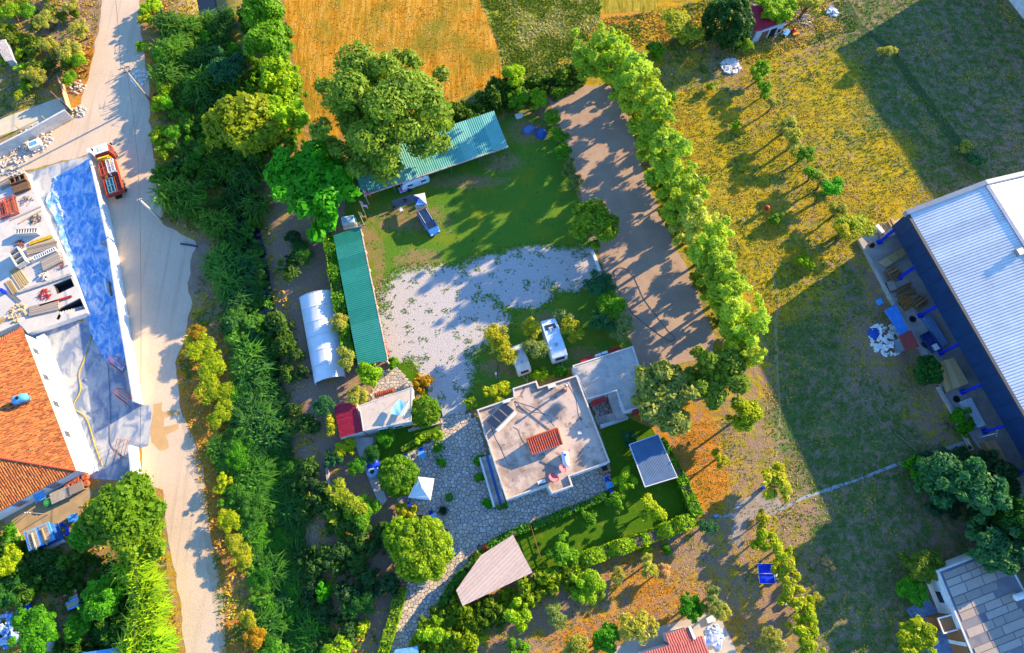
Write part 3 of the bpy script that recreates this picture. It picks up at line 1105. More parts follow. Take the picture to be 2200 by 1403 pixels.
T = tree
T("giant", 826, 236, 160, (.150, .270, .030), "huge spreading tree hanging over the green camp shelter roof", 17.5)
T("broad", 652, 402, 114, 'vivid', "large round bright green tree beside the flags and shelter", 12.0)
T("broad", 520, 262, 84, (0.270, 0.351, 0.016), "big yellow-green tree on the stream bank by the stubble field", 11.0)
T("broad", 610, 240, 58, 'lime', "lime tree between the stream trees and the stubble field corner", 8.0)
T("broad", 575, 85, 62, 'mid', "tall green tree at the left edge of the stubble field", 10.0)
T("broad", 560, 18, 52, 'mid', "tree at the top of the stream wood beside stubble", 9.0)
T("broad", 600, 165, 50, 'lime', "light green tree halfway along the stubble field edge", 8.0)
T("broad", 480, 130, 46, 'teal', "dusky blue-green tree over the stream in the upper wood", 7.0)
T("broad", 690, 320, 40, 'mid', "small tree in the corner of the stubble field", 5.0)
T("broad", 1105, 158, 30, 'lime', "young lime tree at the corner of the stubble field", 5.0)
T("broad", 1112, 212, 27, 'mid', "rounded green tree behind the camp wash table", 4.0)
T("broad", 1152, 210, 25, 'lime', "bright rounded tree beside the top end of the gravel yard", 4.0)
T("broad", 1275, 472, 62, (0.176, 0.311, 0.016), "bright green spiky tree standing alone between lawn and gravel yard", 7.5)
for i, (x, y, r, c) in enumerate([(1188, 252, 24, 'mid'), (1200, 290, 26, 'mid'), (1212, 325, 24, 'green'), (1222, 360, 26, 'grey'), (1236, 392, 24, 'grey')]):
    T("olive", x, y, r, c, "leafy shrub, %s from the top in the strip between camp lawn and gravel" % ORD[i], 3.4, "shrubs between lawn and gravel")
for i, (x, y, r, c) in enumerate([(1288, 608, 40, 'teal'), (1312, 655, 40, 'mid'), (1335, 705, 36, 'grey'), (1295, 690, 34, 'teal')]):
    T("olive", x, y, r, c, ["dark olive at the gap in the white kerb of the gravel yard", "olive tinged yellow beside the looped hose", "grey olive nearest the flat roofed annex", "dark olive just behind the white caravan"][i], 4.4)
T("olive", 1068, 722, 34, 'gold', "yellow olive tree left of the cream caravan")
T("olive", 1088, 755, 32, 'gold', "golden olive touching the cream caravan roof")
T("olive", 1140, 705, 28, 'gold', "yellow olive touching the left side of the white caravan")
T("olive", 1150, 745, 32, 'grey', "grey olive between the two caravans")
T("olive", 1228, 710, 32, 'gold', "yellow olive on the right of the white caravan")
T("olive", 1210, 682, 26, 'grey', "grey-green olive above the white caravan's right corner")
T("broad", 1440, 850, 84, (.240, .310, .085), "big silvery tree leaning over the annex roof", 10.8)
T("broad", 1538, 808, 74, (0.176, 0.284, 0.034), "big round green tree between the row and the silvery tree", 11.0)
T("broad", 1605, 888, 38, 'yellow', "yellow leafy tree at the meadow edge below the tall row", 7.0)
T("olive", 1545, 985, 24, 'gold', "small pale bush tree in the orange grass by the blue carport")
T("fruit", 1665, 1038, 46, 'gold', "golden tree standing by the grey bare patch in the meadow", 4.5)
T("dome", 1565, 45, 58, 'deep', "dark round dense tree beside the red roofed shed", 7.5)
T("broad", 1672, 8, 44, 'lime', "bright tree overhanging the back of the red shed roof", 6.0)
T("olive", 1735, 8, 34, 'olive', "pale olive at the top edge behind the scrap pile", 5.0)
T("olive", 1457, 55, 58, (0.378, 0.405, 0.027), "feathery yellow-green tree near the maize plot", 5.0)
T("bush", 1415, 108, 26, 'mid', "green bush below the feathery tree at the ditch")
T("bush", 1330, 88, 28, 'yellow', "yellow bush at the corner of the green crop")
T("olive", 1602, 96, 24, 'lime', "small lime tree in front of the red roofed shed", 3.5)
T("broad", 1638, 152, 28, 'lime', "bright small tree at the head of the field hedgerow", 4.0)
HR = [(1645, 192, 20, 'mid'), (1660, 222, 16, 'olive'), (1692, 268, 22, 'olive'), (1706, 300, 26, 'olive'), (1728, 330, 24, 'mid'), (1748, 372, 22, 'mid'), (1770, 388, 20, 'olive'), (1786, 405, 28, 'vivid'), (1760, 425, 18, 'olive'), (1800, 452, 20, 'olive'), (1832, 480, 38, 'yellow'), (1815, 500, 24, 'gold')]
for i, (x, y, r, c) in enumerate(HR):
    T("olive", x, y, r * 1.25, c, "shrub number %s down the ragged hedgerow across the golden field" % ORD[i].replace("first", "one").replace("second", "two").replace("third", "three").replace("fourth", "four").replace("fifth", "five").replace("sixth", "six").replace("seventh", "seven").replace("eighth", "eight, bright green,").replace("ninth", "nine").replace("tenth", "ten").replace("eleventh", "eleven").replace("twelfth", "twelve"), 3.2 + .4 * (i % 4), "hedgerow shrubs")
T("bush", 1730, 560, 22, 'lime', "lone lime bush in the golden grass")
T("bush", 1668, 470, 18, 'mid', "low bush near the fallen pole in the golden field")
T("bush", 1580, 270, 14, 'lime', "tiny upright bush in the field beside the row's shadow")
T("bush", 1530, 185, 14, 'yellow', "yellow tuft bush in the shaded field corner")
T("bush", 1440, 210, 18, 'mid', "low green bush hugging the tall row")
T("olive", 1905, 108, 22, 'olive', "pale shrub on the ditch line of the shaded upper meadow")
T("bush", 2072, 318, 20, 'olive', "olive bush on the ditch line nearest the warehouse")
T("bush", 2095, 345, 22, 'teal', "greyish bush against the warehouse back wall")
T("broad", 1996, 796, 37, 'dark', "dark rounded tree between the timber stack and the meadow", 5.0)
T("bush", 2062, 893, 26, 'green', "shrub growing through the timber yard kerb")
T("bush", 2075, 918, 22, 'green', "lower shrub beside the white sheet pile")
T("broad", 2030, 1030, 62, 'teal', "left of the big dark trees beyond the timber yard", 9.0)
T("broad", 2100, 1055, 70, 'teal', "right of the big dark trees beyond the timber yard", 11.0)
T("broad", 2150, 1170, 66, 'teal', "dark tree touching the slab roofed house", 9.0)
T("broad", 2190, 1110, 50, 'dark', "dark tree at the right edge above the slab roof", 10.0)
T("bush", 1975, 1010, 32, 'green', "green thicket bush at the end of the blue ditch")
T("broad", 1985, 1208, 46, (0.135, 0.203, 0.020), "olive green tree at the corner of the slab roofed house", 4.5)
T("broad", 1960, 1275, 36, 'green', "low green tree by the blue paved corner", 3.5)
T("broad", 1978, 1378, 48, 'yellow', "yellow leaved tree at the bottom right by the brown walls", 5.0)
MR = [(1645, 1118, 26, 'gold'), (1642, 1158, 34, 'yellow'), (1672, 1188, 34, 'yellow'), (1692, 1228, 34, 'gold'), (1700, 1275, 36, 'gold'), (1728, 1312, 36, 'yellow'), (1730, 1352, 36, 'yellow'), (1742, 1392, 36, 'yellow')]
for i, (x, y, r, c) in enumerate(MR):
    T("fruit", x, y, r, c, "yellowing tree, %s from the top of the row past the table tennis table" % ORD[i], 3.6, "yellow trees in the meadow row")
T("olive", 1660, 1378, 34, 'olive', "pale olive left of the yellow meadow row at the bottom")
T("olive", 1755, 1290, 20, 'olive', "small grey olive on the right of the yellow meadow row")
T("bush", 1778, 1210, 18, 'pink', "dry pinkish bush in the lower meadow")
# orchard south of the court
T("fruit", 1212, 1180, 42, 'mid', "spiky fruit tree on the garden lawn beside the iron fence", 3.8)
T("fruit", 1402, 1090, 36, 'yellow', "fruit tree with finger-like boughs near the hedge corner", 3.6)
T("fruit", 1322, 1080, 27, 'mid', "small fruit tree at the lawn edge by the blue chairs", 3.0)
T("fruit", 1265, 1108, 24, 'mid', "small fruit tree behind the clipped lawn hedge", 2.8)
T("fruit", 1345, 1030, 30, 'lime', "lime leaved shrub beside the barbecue corner", 2.6)
T("fruit", 1352, 940, 22, 'teal', "dark small tree between the annex and the blue carport", 3.0)
T("broad", 1262, 1262, 40, 'lime', "leafy bright tree at the end of the outer hedge", 4.0)
T("fruit", 1112, 1318, 40, 'lime', "bushy lime tree below the planked shelter", 4.0)
T("olive", 1196, 1322, 30, 'grey', "grey olive standing in the bare orchard soil")
T("olive", 1240, 1392, 34, 'olive', "olive at the bottom edge of the orchard")
T("broad", 1302, 1372, 34, 'green', "green tree left of the red tiled roof", 4.0)
T("olive", 1368, 1345, 46, (0.459, 0.459, 0.081), "large pale yellow olive beside the red tiled roof", 5.0)
T("broad", 1487, 1305, 32, 'green', "round green tree behind the red tiled roof", 3.8)
T("olive", 1392, 1216, 28, 'olive', "pale olive in the middle of the orchard")
T("olive", 1424, 1226, 20, 'pink', "withered pinkish tree touching the pale olive")
T("olive", 1328, 1240, 24, 'olive', "small olive between the hedge and the orange grass")
T("olive", 1530, 1290, 34, 'grey', "grey olive right of the round green tree")
T("olive", 1548, 1312, 26, 'olive', "pale olive overlapping the grey olive")
T("olive", 1520, 1130, 24, 'teal', "dark olive at the outer hedge corner")
T("bush", 1390, 1180, 16, 'yellow', "yellow sprig bush by the outer hedge")
T("bush", 1435, 1180, 14, 'green', "small green bush in the orchard soil")
T("fruit", 935, 1365, 40, 'lime', "lime shrub tree at the gate end of the court", 3.5)
T("fruit", 1112, 1398, 36, 'mid', "leafy tree cut by the bottom edge of the orchard", 3.5)
T("bush", 1035, 1365, 16, 'yellow', "tiny yellow bush in the dark orchard soil")
T("bush", 1010, 1350, 18, 'grey', "tiny grey bush in the dark orchard soil")
# garden round the court
T("dome", 856, 1022, 45, (0.115, 0.290, 0.011), "smooth clipped green dome beside the white market umbrella", 4.2)
T("dome", 905, 1180, 72, (.230, .360, .014), "largest clipped dome, golden green, at the edge of the stone court", 6.0)
T("dome", 860, 1150, 42, (.170, .340, .012), "clipped dome half hidden by the largest golden dome", 5.0)
T("dome", 912, 884, 38, (0.095, 0.230, 0.011), "clipped round tree at the corner of the flat roofed kitchen", 4.0)
T("bush", 870, 1100, 26, 'gold', "yellow shrub between the two clipped domes")
T("fruit", 742, 1072, 56, (0.230, 0.297, 0.020), "yellow tipped fruit tree in the kitchen garden", 4.5)
T("fruit", 775, 1100, 44, 'mid', "lower fruit tree at the edge of the dark soil", 3.8)
T("olive", 765, 1000, 26, 'green', "dark green shrub beside the concrete garden path", 2.8)
T("olive", 797, 975, 24, 'dark', "dark shrub beside the blue water tanks", 2.8)
T("olive", 830, 938, 26, 'green', "green shrub under the kitchen wall", 2.6)
T("bush", 740, 960, 26, 'yellow', "yellow flowered bush by the garden path")
T("bush", 716, 985, 24, 'teal', "dusky bush left of the garden path")
T("fruit", 712, 915, 26, 'gold', "yellow tree overlapping the crimson roof corner", 3.5)
T("olive", 695, 875, 30, 'teal', "dark tree touching the crimson roof", 4.0)
T("olive", 770, 850, 28, 'olive', "pale olive leaning on the kitchen roof edge", 4.0)
T("broad", 792, 802, 30, 'lime', "bright green tree at the end of the long green shelter", 4.5)
T("olive", 745, 772, 34, 'olive', "pale olive between the white tunnel and the green shelter", 4.2)
T("olive", 728, 692, 26, 'olive', "small pale olive against the white tunnel", 3.8)
T("bush", 898, 945, 14, 'lime', "round clipped bush over the small garden hedge", None, None, 1.0, "topiary_bush")
T("bush", 940, 938, 15, 'lime', "clipped bush at the upper end of the court planting strip", None, None, 1.0, "topiary_bush")
T("bush", 942, 962, 15, 'hedge', "second clipped bush down the court planting strip", None, None, 1.0, "topiary_bush")
T("bush", 947, 992, 15, 'hedge', "lowest clipped bush of the court planting strip", None, None, 1.0, "topiary_bush")
T("bush", 1028, 985, 16, 'hedge', "clipped bush at the head of the house steps", None, None, 1.0, "topiary_bush")
T("bush", 1032, 1022, 15, 'hedge', "clipped bush midway along the house steps", None, None, 1.0, "topiary_bush")
T("bush", 1050, 1080, 15, 'vivid', "round clipped ball at the foot of the house steps", None, None, 1.0, "topiary_bush")
T("fruit", 1065, 838, 32, 'yellow', "yellow-green shrub behind the solar panels of the main house", 2.8)
T("bush", 1160, 805, 20, 'lime', "leafy shrub behind the main house chimney")
T("bush", 1205, 795, 20, 'green', "green shrub beside the annex wall")
T("bush", 908, 820, 24, 'orange', "rusty orange shrub beside the stone patio")
T("bush", 845, 780, 16, 'mid', "low shrub at the foot of the green shelter")
T("bush", 700, 1270, 26, 'vivid', "bright green ball bush in the kitchen garden soil")
T("bush", 735, 1145, 16, 'green', "small bush in the bare garden soil")
T("bush", 790, 1260, 34, 'teal', "bluish bush under the largest dome")
T("olive", 770, 1300, 40, 'dark', "dark tree beside the entrance hedge", 3.6)
T("bush", 775, 1345, 22, 'yellow', "yellow sprigs in the dark garden by the entrance hedge")
T("broad", 725, 1405, 40, 'lime', "bright tree cut by the bottom edge near the entrance", 3.6)
T("olive", 650, 540, 34, 'dark', "dark bush in the fenced plot under the bright green tree", 2.0)
# left side
T("broad", 262, 1098, 92, (0.128, 0.270, 0.014), "large bright tree over the corner of the terracotta house yard", 8.0)
T("broad", 300, 1160, 60, (0.162, 0.290, 0.014), "bright tree leaning over the road below the large one", 7.0)
T("broad", 190, 1140, 44, 'green', "dark green tree behind the blue framed coop", 5.0)
T("broad", 215, 1285, 52, 'green', "round green tree over the coloured stall in the left garden", 5.0)
T("broad", 62, 1360, 60, 'green', "round tree at the bottom left by the scrap heap", 5.0)
T("broad", 165, 1348, 34, 'green', "smaller tree right of the bottom left tree", 3.6)
T("broad", 225, 1350, 30, 'dark', "dark low tree near the blue roof at the bottom", 3.0)
T("broad", 12, 1205, 36, 'yellow', "yellow tree at the left edge beside the coop", 4.0)
T("broad", 20, 1270, 40, 'dark', "dark tree at the left edge above the blue rail", 4.0)
T("bush", 120, 1245, 22, 'green', "low green bush in the left garden")
T("bush", 20, 1150, 26, 'green', "bush below the terracotta house corner")
for i, (x, y) in enumerate([(300, 1215), (322, 1262), (335, 1308), (318, 1345), (345, 1385), (300, 1390)]):
    T("bamboo", x, y, 42, 'lime', "clump of cane, %s down the left side of the road" % ORD[i], 4.5, "canes beside the road")
for i, (x, y, r, c) in enumerate([(95, 42, 34, 'olive'), (62, 25, 30, 'mid'), (150, 108, 42, 'olive'), (172, 60, 34, 'olive'), (168, 130, 34, 'lime'), (104, 95, 26, 'olive'), (82, 165, 32, 'olive'), (58, 160, 26, 'olive'), (148, 168, 24, 'mid'), (38, 205, 16, 'yellow'), (150, 15, 26, 'olive'), (20, 25, 34, 'lime')]):
    T("olive", x, y, r * .82, c, ["olive at the top of the roadside garden", "green tree near the top left corner", "large olive nearest the bend of the white road", "tall olive by the upper road", "lime bush tree above the brown gate", "slender olive in the middle of the top left garden", "olive above the yard strip, right of its pair", "olive above the yard strip, left of its pair", "bushy tree touching the brown gate", "lone yellow bush on the shaded yard", "olive at the top edge by the road", "bright tree in the top left corner"][i], 3.6)
for i, (x, y) in enumerate([(15, 60), (28, 90), (40, 120), (48, 148), (58, 182), (50, 85), (62, 112), (75, 140), (20, 130)]):
    T("bush", x, y, 17, 'lime', "trailing vine bush, %s along the rows behind the tin shack" % ORD[i], None, "vine rows")
# roadside right of the road
RS = [(322, 14, 26, 'lime'), (318, 40, 22, 'yellow'), (306, 98, 16, 'lime'), (345, 150, 24, 'yellow'), (352, 190, 26, 'lime'), (345, 225, 24, 'lime'), (340, 290, 24, 'lime'), (350, 330, 18, 'yellow')]
for i, (x, y, r, c) in enumerate(RS):
    T("bush", x, y, r, c, "roadside bush, %s from the top on the stream side of the road" % ORD[i], None, "roadside bushes")
for i, (x, y, r, c) in enumerate([(432, 745, 42, (.33, .43, .014)), (455, 790, 48, (.33, .43, .014)), (462, 845, 44, (.33, .43, .014)), (470, 890, 34, (.33, .43, .014)), (420, 715, 26, 'orange'), (490, 1120, 32, 'yellow'), (505, 1170, 34, 'gold'), (520, 1200, 30, 'gold'), (478, 1040, 24, 'yellow'), (535, 1330, 26, 'gold'), (545, 1370, 30, 'orange')]):
    T("olive", x, y, r, c, ["top of the big yellow roadside shrub mass", "widest of the big yellow roadside shrubs", "third of the big yellow roadside shrubs", "lowest of the big yellow roadside shrubs", "rusty shrub above the yellow roadside shrubs", "yellow shrub where the lower road runs straight", "golden shrub left of the reed bed", "golden shrub nearest the reed bed's lower end", "yellow shrub by the dusty road shoulder", "gold shrub in the orange grass near the bottom", "orange shrub at the bottom of the roadside bank"][i], 2.2)


# -- the thicket of reeds and brush along the stream (nobody could count it)
def thicket(name, label, poly_px, n, kinds, cols, seed, cat, zs=1.0):
    rg = np.random.default_rng(seed)
    pw = W(poly_px)
    X = [p[0] for p in pw]; Y = [p[1] for p in pw]
    Vs, Ts = [], []
    pts = []
    tries = 0
    while len(pts) < n and tries < n * 60:
        tries += 1
        x, y = rg.uniform(min(X), max(X)), rg.uniform(min(Y), max(Y))
        if not pip(np.array([x]), np.array([y]), pw)[0]: continue
        if any((x - a) ** 2 + (y - b) ** 2 < 1.3 for a, b in pts): continue
        pts.append((x, y))
    for x, y in pts:
        k = kinds[int(rg.integers(len(kinds)))]
        cm = SPECIES[k][int(rg.integers(len(SPECIES[k])))][0]
        nv = len(cm.vertices)
        v = np.empty(nv * 3, np.float32); cm.vertices.foreach_get("co", v)
        v = v.reshape(-1, 4, 3)
        t = np.empty(len(cm.polygons), np.float32); cm.attributes["tint"].data.foreach_get("value", t)
        keep = rg.random(len(v)) < .62
        v, t = v[keep], t[keep]
        s = rg.uniform(.7, 1.35) * (1.5 if k == "bush" else 1.0) * (.75 if k == "olive" else 1)
        a = rg.uniform(0, 6.28)
        R = np.array([[math.cos(a), -math.sin(a), 0], [math.sin(a), math.cos(a), 0], [0, 0, zs * rg.uniform(.8, 1.2)]])
        z0 = float(ground_height(np.array(x), np.array(y)))
        Vs.append((v.reshape(-1, 3) @ R.T * s).reshape(-1, 4, 3) + np.array([x, y, z0]))
        Ts.append(np.clip(t * .75 + rg.uniform(-.35, .5), 0, 1))
    V, Tn = np.concatenate(Vs), np.concatenate(Ts)
    me = quads_mesh(name, V, Tn)
    me.materials.append(LEAF)
    o = link(name, me)
    o.color = (*cols, 1)
    return tag(o, label, cat, None, 'stuff')


thicket("brush_thicket", "dark green brush and brambles along the upper stream", [(345, 60), (430, 40), (520, 40), (520, 240), (560, 330), (560, 470), (490, 520), (420, 470), (350, 440), (350, 330), (365, 200)], 110, ["bush", "bush", "reed", "olive"], (.090, .230, .028), 101, "brush")
thicket("reed_bed", "blue-green reeds filling the middle of the stream bed", [(470, 530), (520, 490), (562, 560), (572, 700), (600, 860), (592, 930), (520, 940), (500, 800), (500, 690), (470, 620)], 62, ["reed", "bush", "bush", "olive"], (.085, .250, .045), 102, "reeds", .8)
thicket("reed_bed", "dark reeds and brush along the lower stream to the bottom edge", [(470, 950), (600, 930), (625, 1000), (640, 1100), (650, 1250), (690, 1420), (560, 1420), (560, 1300), (545, 1180), (500, 1080)], 115, ["bush", "bush", "olive", "reed"], (.080, .250, .030), 103, "reeds", .45)
thicket("brush_thicket", "low brush on the bare bank left of the white tunnel", [(600, 480), (640, 470), (650, 620), (640, 640), (660, 830), (720, 830), (720, 900), (640, 940), (620, 800), (600, 620)], 12, ["bush"], (.06, .14, .025), 104, "brush")
thicket("brush_thicket", "scrub at the edge of the kitchen garden soil", [(660, 1000), (740, 1010), (700, 1060), (820, 1140), (830, 1260), (760, 1280), (700, 1340), (800, 1330), (760, 1400), (680, 1400), (650, 1250), (640, 1100)], 36, ["bush"], (.055, .14, .03), 105, "brush")
thicket("brush_thicket", "dark brush between the giant tree and the field edge hedge", [(690, 330), (760, 360), (940, 255), (1080, 195), (1180, 180), (1260, 150), (1250, 175), (1180, 205), (1090, 240), (960, 280), (780, 400), (730, 400)], 70, ["bush"], (.08, .17, .015), 106, "brush")
thicket("brush_thicket", "dark scrub under the big trees at the lower right", [(1960, 1000), (2080, 960), (2130, 1000), (2200, 1130), (2200, 1210), (2120, 1180), (2080, 1120), (1990, 1090)], 44, ["bush"], (.04, .12, .05), 107, "brush")
thicket("brush_thicket", "leafy undergrowth below the trees of the left garden", [(20, 1180), (160, 1180), (300, 1240), (300, 1400), (120, 1400), (240, 1320), (150, 1260), (40, 1270)], 40, ["bush"], (.055, .15, .015), 108, "brush")
thicket("brush_thicket", "leafy undergrowth in the top left garden and vine rows", [(0, 0), (220, 0), (195, 150), (140, 180), (60, 190), (0, 60)], 16, ["bush"], (.17, .24, .02), 109, "brush")
thicket("brush_thicket", "ragged green margin below the planked shelter and outer hedge", [(905, 1350), (985, 1305), (1090, 1270), (1160, 1240), (1230, 1240), (1150, 1290), (1060, 1330), (960, 1400), (900, 1400)], 40, ["bush", "bush"], (.17, .27, .010), 110, "brush")

thicket("brush_thicket", "leafy undergrowth added along the foot of the tall row to thicken its shade", [(1268, 180), (1330, 190), (1362, 260), (1385, 350), (1432, 470), (1490, 590), (1545, 720), (1575, 790), (1600, 800), (1575, 700), (1520, 580), (1470, 470), (1420, 350), (1395, 260), (1350, 170)], 36, ["bush", "bush", "olive"], (.20, .26, .015), 111, "brush")  # added to close lit gaps in the row's shade on the gravel

thicket("brush_thicket", "vivid green bushes scattered through the upper stream wood", [(350, 120), (440, 60), (520, 60), (520, 240), (550, 330), (540, 470), (480, 500), (420, 450), (360, 400)], 42, ["bush", "olive"], (.10, .34, .012), 112, "brush")
thicket("brush_thicket", "vivid green bushes scattered through the lower stream bed", [(480, 560), (540, 520), (565, 700), (600, 900), (630, 1080), (640, 1250), (670, 1400), (580, 1400), (550, 1200), (500, 1000), (500, 760)], 66, ["bush", "olive"], (.09, .33, .012), 113, "brush", .5)

thicket("brush_thicket", "bushy growth between the stream and the stubble field edge", [(515, 30), (600, 30), (628, 130), (645, 220), (668, 300), (640, 330), (600, 330), (560, 320), (535, 160)], 60, ["bush", "olive"], (.13, .30, .014), 114, "brush")


# -- clipped hedges: leaf faces over a long rounded box
def hedge(px_line, w, h, col, label, ragged_=.12, leaf=.12, group=None):
    rg = np.random.default_rng(int(px_line[0][0] * 7 + px_line[0][1]))
    pts = [P(a, b, h * .8) for a, b in px_line]
    Cs, Ns = [], []
    core = MB()
    for a, b in zip(pts[:-1], pts[1:]):
        d = (b - a); L = Vector((d.x, d.y)).length
        n = int(L * (w + 2 * h) * 85)
        t = rg.random(n) * L
        ux, uy = d.x / L, d.y / L
        per = rg.random(n) * (w + 2 * h)
        side = np.where(per < w, per - w / 2, np.where(per < w + h, -w / 2, w / 2))
        z = np.where(per < w, h, np.where(per < w + h, per - w, per - w - h))
        bul = np.sin(t * 1.3 + a.x) * ragged_ + rg.normal(size=n) * .05
        nx = np.where(per < w, 0, np.sign(side))
        nz = np.where(per < w, 1., 0.)
        side = side * (1 + bul * .5 / w)
        z = z + np.where(per < w, bul, 0)
        C = np.stack([a.x + ux * t - uy * side, a.y + uy * t + ux * side, z], 1)
        Nn = np.stack([-uy * nx, ux * nx, nz], 1) + rg.normal(size=(n, 3)) * .55
        Nn /= np.linalg.norm(Nn, axis=1, keepdims=True)
        Cs.append(C); Ns.append(Nn)
        core.box(((a.x + b.x) / 2, (a.y + b.y) / 2, h * .43), (L, w * .72, h * .86), math.atan2(d.y, d.x))
    C, Nn = np.concatenate(Cs), np.concatenate(Ns)
    o0 = Vector((pts[0].x, pts[0].y, 0))
    V = leaves(rg, C - np.array(o0), Nn, leaf, .6)
    me = quads_mesh("foliage", V, rg.random(len(V)))
    me.materials.append(LEAF)
    e = empty("hedge", o0, 0, label, "hedge", group)
    f = link("foliage", me, None, e)
    f.color = (*COLS[col], 1)
    core.build("branch_core", BARK, e, world=True)
    return e


hedge([(1145, 1130), (1228, 1096)], .9, .9, 'hedge', "low clipped hedge segment along the court, left of the gap")
hedge([(1234, 1094), (1302, 1066)], .9, .9, 'hedge', "low clipped hedge segment along the court, under the blue chairs")
hedge([(1137, 1131), (1086, 1152), (1045, 1178)], .9, .9, 'hedge', "clipped hedge beside the planked shelter's upper edge")
hedge([(1030, 1188), (1005, 1222)], .9, .9, 'hedge', "short clipped hedge between red flowers and the shelter corner")
hedge([(998, 1228), (968, 1262), (948, 1302)], .9, .9, 'hedge', "curved clipped hedge down the entrance side of the shelter")
hedge([(940, 1310), (928, 1335)], .9, .9, 'hedge', "last short hedge piece at the foot of the entrance drive")
hedge([(862, 1262), (848, 1320), (830, 1380), (820, 1420)], 1.3, 1.2, 'lime', "tall yellowish entrance hedge along the left of the drive")
hedge([(1498, 1112), (1440, 1135), (1380, 1160), (1300, 1186), (1240, 1208), (1185, 1236)], 1.7, 1.7, 'lime', "long leafy outer hedge between garden lawn and orchard", .35, .15)
hedge([(1415, 945), (1440, 985), (1470, 1040), (1498, 1108)], 1.3, 1.6, 'mid', "leafy side hedge between blue carport and orange grass", .3, .15)
hedge([(705, 500), (715, 560), (725, 630), (738, 700), (752, 775)], 1.5, 2.2, 'mid', "tall hedge behind the long green shelter", .35, .16)
hedge([(1185, 205), (1240, 178)], 1.2, 1.2, 'mid', "dark hedge along the top of the gravel yard", .2, .15)
hedge([(1000, 870), (1022, 862)], 1.2, 1.2, 'lime', "square clipped hedge block at the gate of the main house")
hedge([(958, 1070), (972, 1066)], .9, 1.0, 'vivid', "cube shaped topiary hedge on the stone court")
hedge([(862, 966), (888, 952), (925, 932)], .6, .7, 'lime', "thin low hedge around the little table terrace")
hedge([(1068, 1092), (1090, 1084)], .6, .7, 'vivid', "short bright hedge below the house steps")
hedge([(828, 995), (852, 1000)], .8, .8, 'lime', "short hedge above the clipped green dome")


# -- grass tufts on meadow and bank (uncountable)
def tufts(name, label, poly_px, n, size, seed, stops, avoid=(), sunk=False):
    rg = np.random.default_rng(seed)
    pw = W(poly_px)
    X = np.array([p[0] for p in pw]); Y = np.array([p[1] for p in pw])
    x = rg.uniform(X.min(), X.max(), n * 3); y = rg.uniform(Y.min(), Y.max(), n * 3)
    k = pip(x, y, pw)
    for a in avoid:
        k &= ~pip(x, y, W(a))
    x, y = x[k][:n], y[k][:n]
    n = len(x)
    px, py = PX(x, y)
    zw = zone_weights(px, py)
    # bare soil carries fewer tufts
    nz = np.array([mnoise.noise(Vector((a * .5, b * .5, 3))) for a, b in zip(x, y)])
    keep = rg.random(n) > zw[0] * .9 - nz * .6
    x, y, zw, nz = x[keep], y[keep], zw[:, keep], nz[keep]
    n = len(x)
    nb = 5
    z0 = ground_height(x, y) if sunk else np.zeros(n)
    c = np.stack([x, y, z0], 1)
    Vs, Ts = [], []
    nz2 = np.array([mnoise.noise(Vector((a * .22, b * .22, 9))) for a, b in zip(x, y)])
    g = np.clip((zw[1] + nz2 * 1.1 + nz * .4 - .5) * 3 + .5, .02, .995); o = np.clip((zw[2] - nz2 * .8 - .5) * 3 + .5, .03, .97)
    base_t = np.where(rg.random(n) < g, rg.uniform(.0, .33, n), np.where(rg.random(n) < o, rg.uniform(.7, 1, n), rg.uniform(.36, .66, n)))
    for b in range(nb):
        a = rg.uniform(0, 6.28, n)
        s = size * rg.uniform(.5, 1.5, n)
        d = np.stack([np.cos(a), np.sin(a), np.zeros(n)], 1)
        q = np.stack([-np.sin(a), np.cos(a), np.zeros(n)], 1)
        p0 = c + d * (s * .15)[:, None]
        wv = (s * .28)[:, None]
        tip = c + d * (s * .9)[:, None] + np.array([0, 0, 1]) * (s * .42)[:, None]
        mid = c + d * (s * .5)[:, None] + np.array([0, 0, 1]) * (s * .36)[:, None]
        V = np.stack([p0 - q * wv * .4, p0 + q * wv * .4, mid + q * wv, tip], 1)
        Vs.append(V); Ts.append(np.clip(base_t + rg.normal(size=n) * .05, 0, 1))
    V, Tn = np.concatenate(Vs), np.concatenate(Ts)
    me = quads_mesh(name, V, Tn)
    o_ = link(name, me, tint_mat(name + "_blades", stops, .9, .05))
    return tag(o_, label, "grass", None, 'stuff')


GR = [(0, (.055, .125, .016)), (.33, (.15, .21, .03)), (.40, (.38, .27, .012)), (.62, (.52, .40, .05)), (.70, (.38, .18, .02)), (1, (.54, .34, .07))]
HOUSE_R = [(1990, 1230), (2110, 1180), (2210, 1420), (2080, 1420)]
tufts("meadow_grass", "dry and green grass of the meadows on the right", [(1400, 90), (1620, 60), (1900, -30), (2230, -30), (2230, 380), (1960, 440), (1840, 510), (1905, 660), (2020, 880), (2080, 960), (1960, 1050), (2000, 1180), (1960, 1420), (1740, 1420), (1640, 1180), (1640, 860), (1660, 700), (1560, 560), (1430, 260)], 32000, .20, 201, GR)
tufts("orchard_grass", "orange dry grass of the orchard below the hedge", [(1430, 900), (1600, 900), (1640, 1100), (1640, 1400), (1590, 1400), (1540, 1310), (1400, 1340), (1290, 1410), (940, 1410), (1000, 1320), (1230, 1240), (1500, 1130)], 8000, .14, 202, GR)
tufts("bank_grass", "dry grass on the road bank and stream side", [(320, 0), (420, 0), (520, 300), (620, 600), (660, 900), (720, 1100), (840, 1260), (800, 1410), (480, 1410), (455, 1150), (405, 910), (385, 780), (430, 600), (450, 520), (350, 470), (335, 260)], 15000, .34, 203, GR, (), True)
tufts("garden_grass", "weeds and dry grass of the gardens left of the road", [(-20, -20), (222, -20), (190, 165), (150, 190), (140, 200), (-20, 260)], 3500, .30, 204, GR)
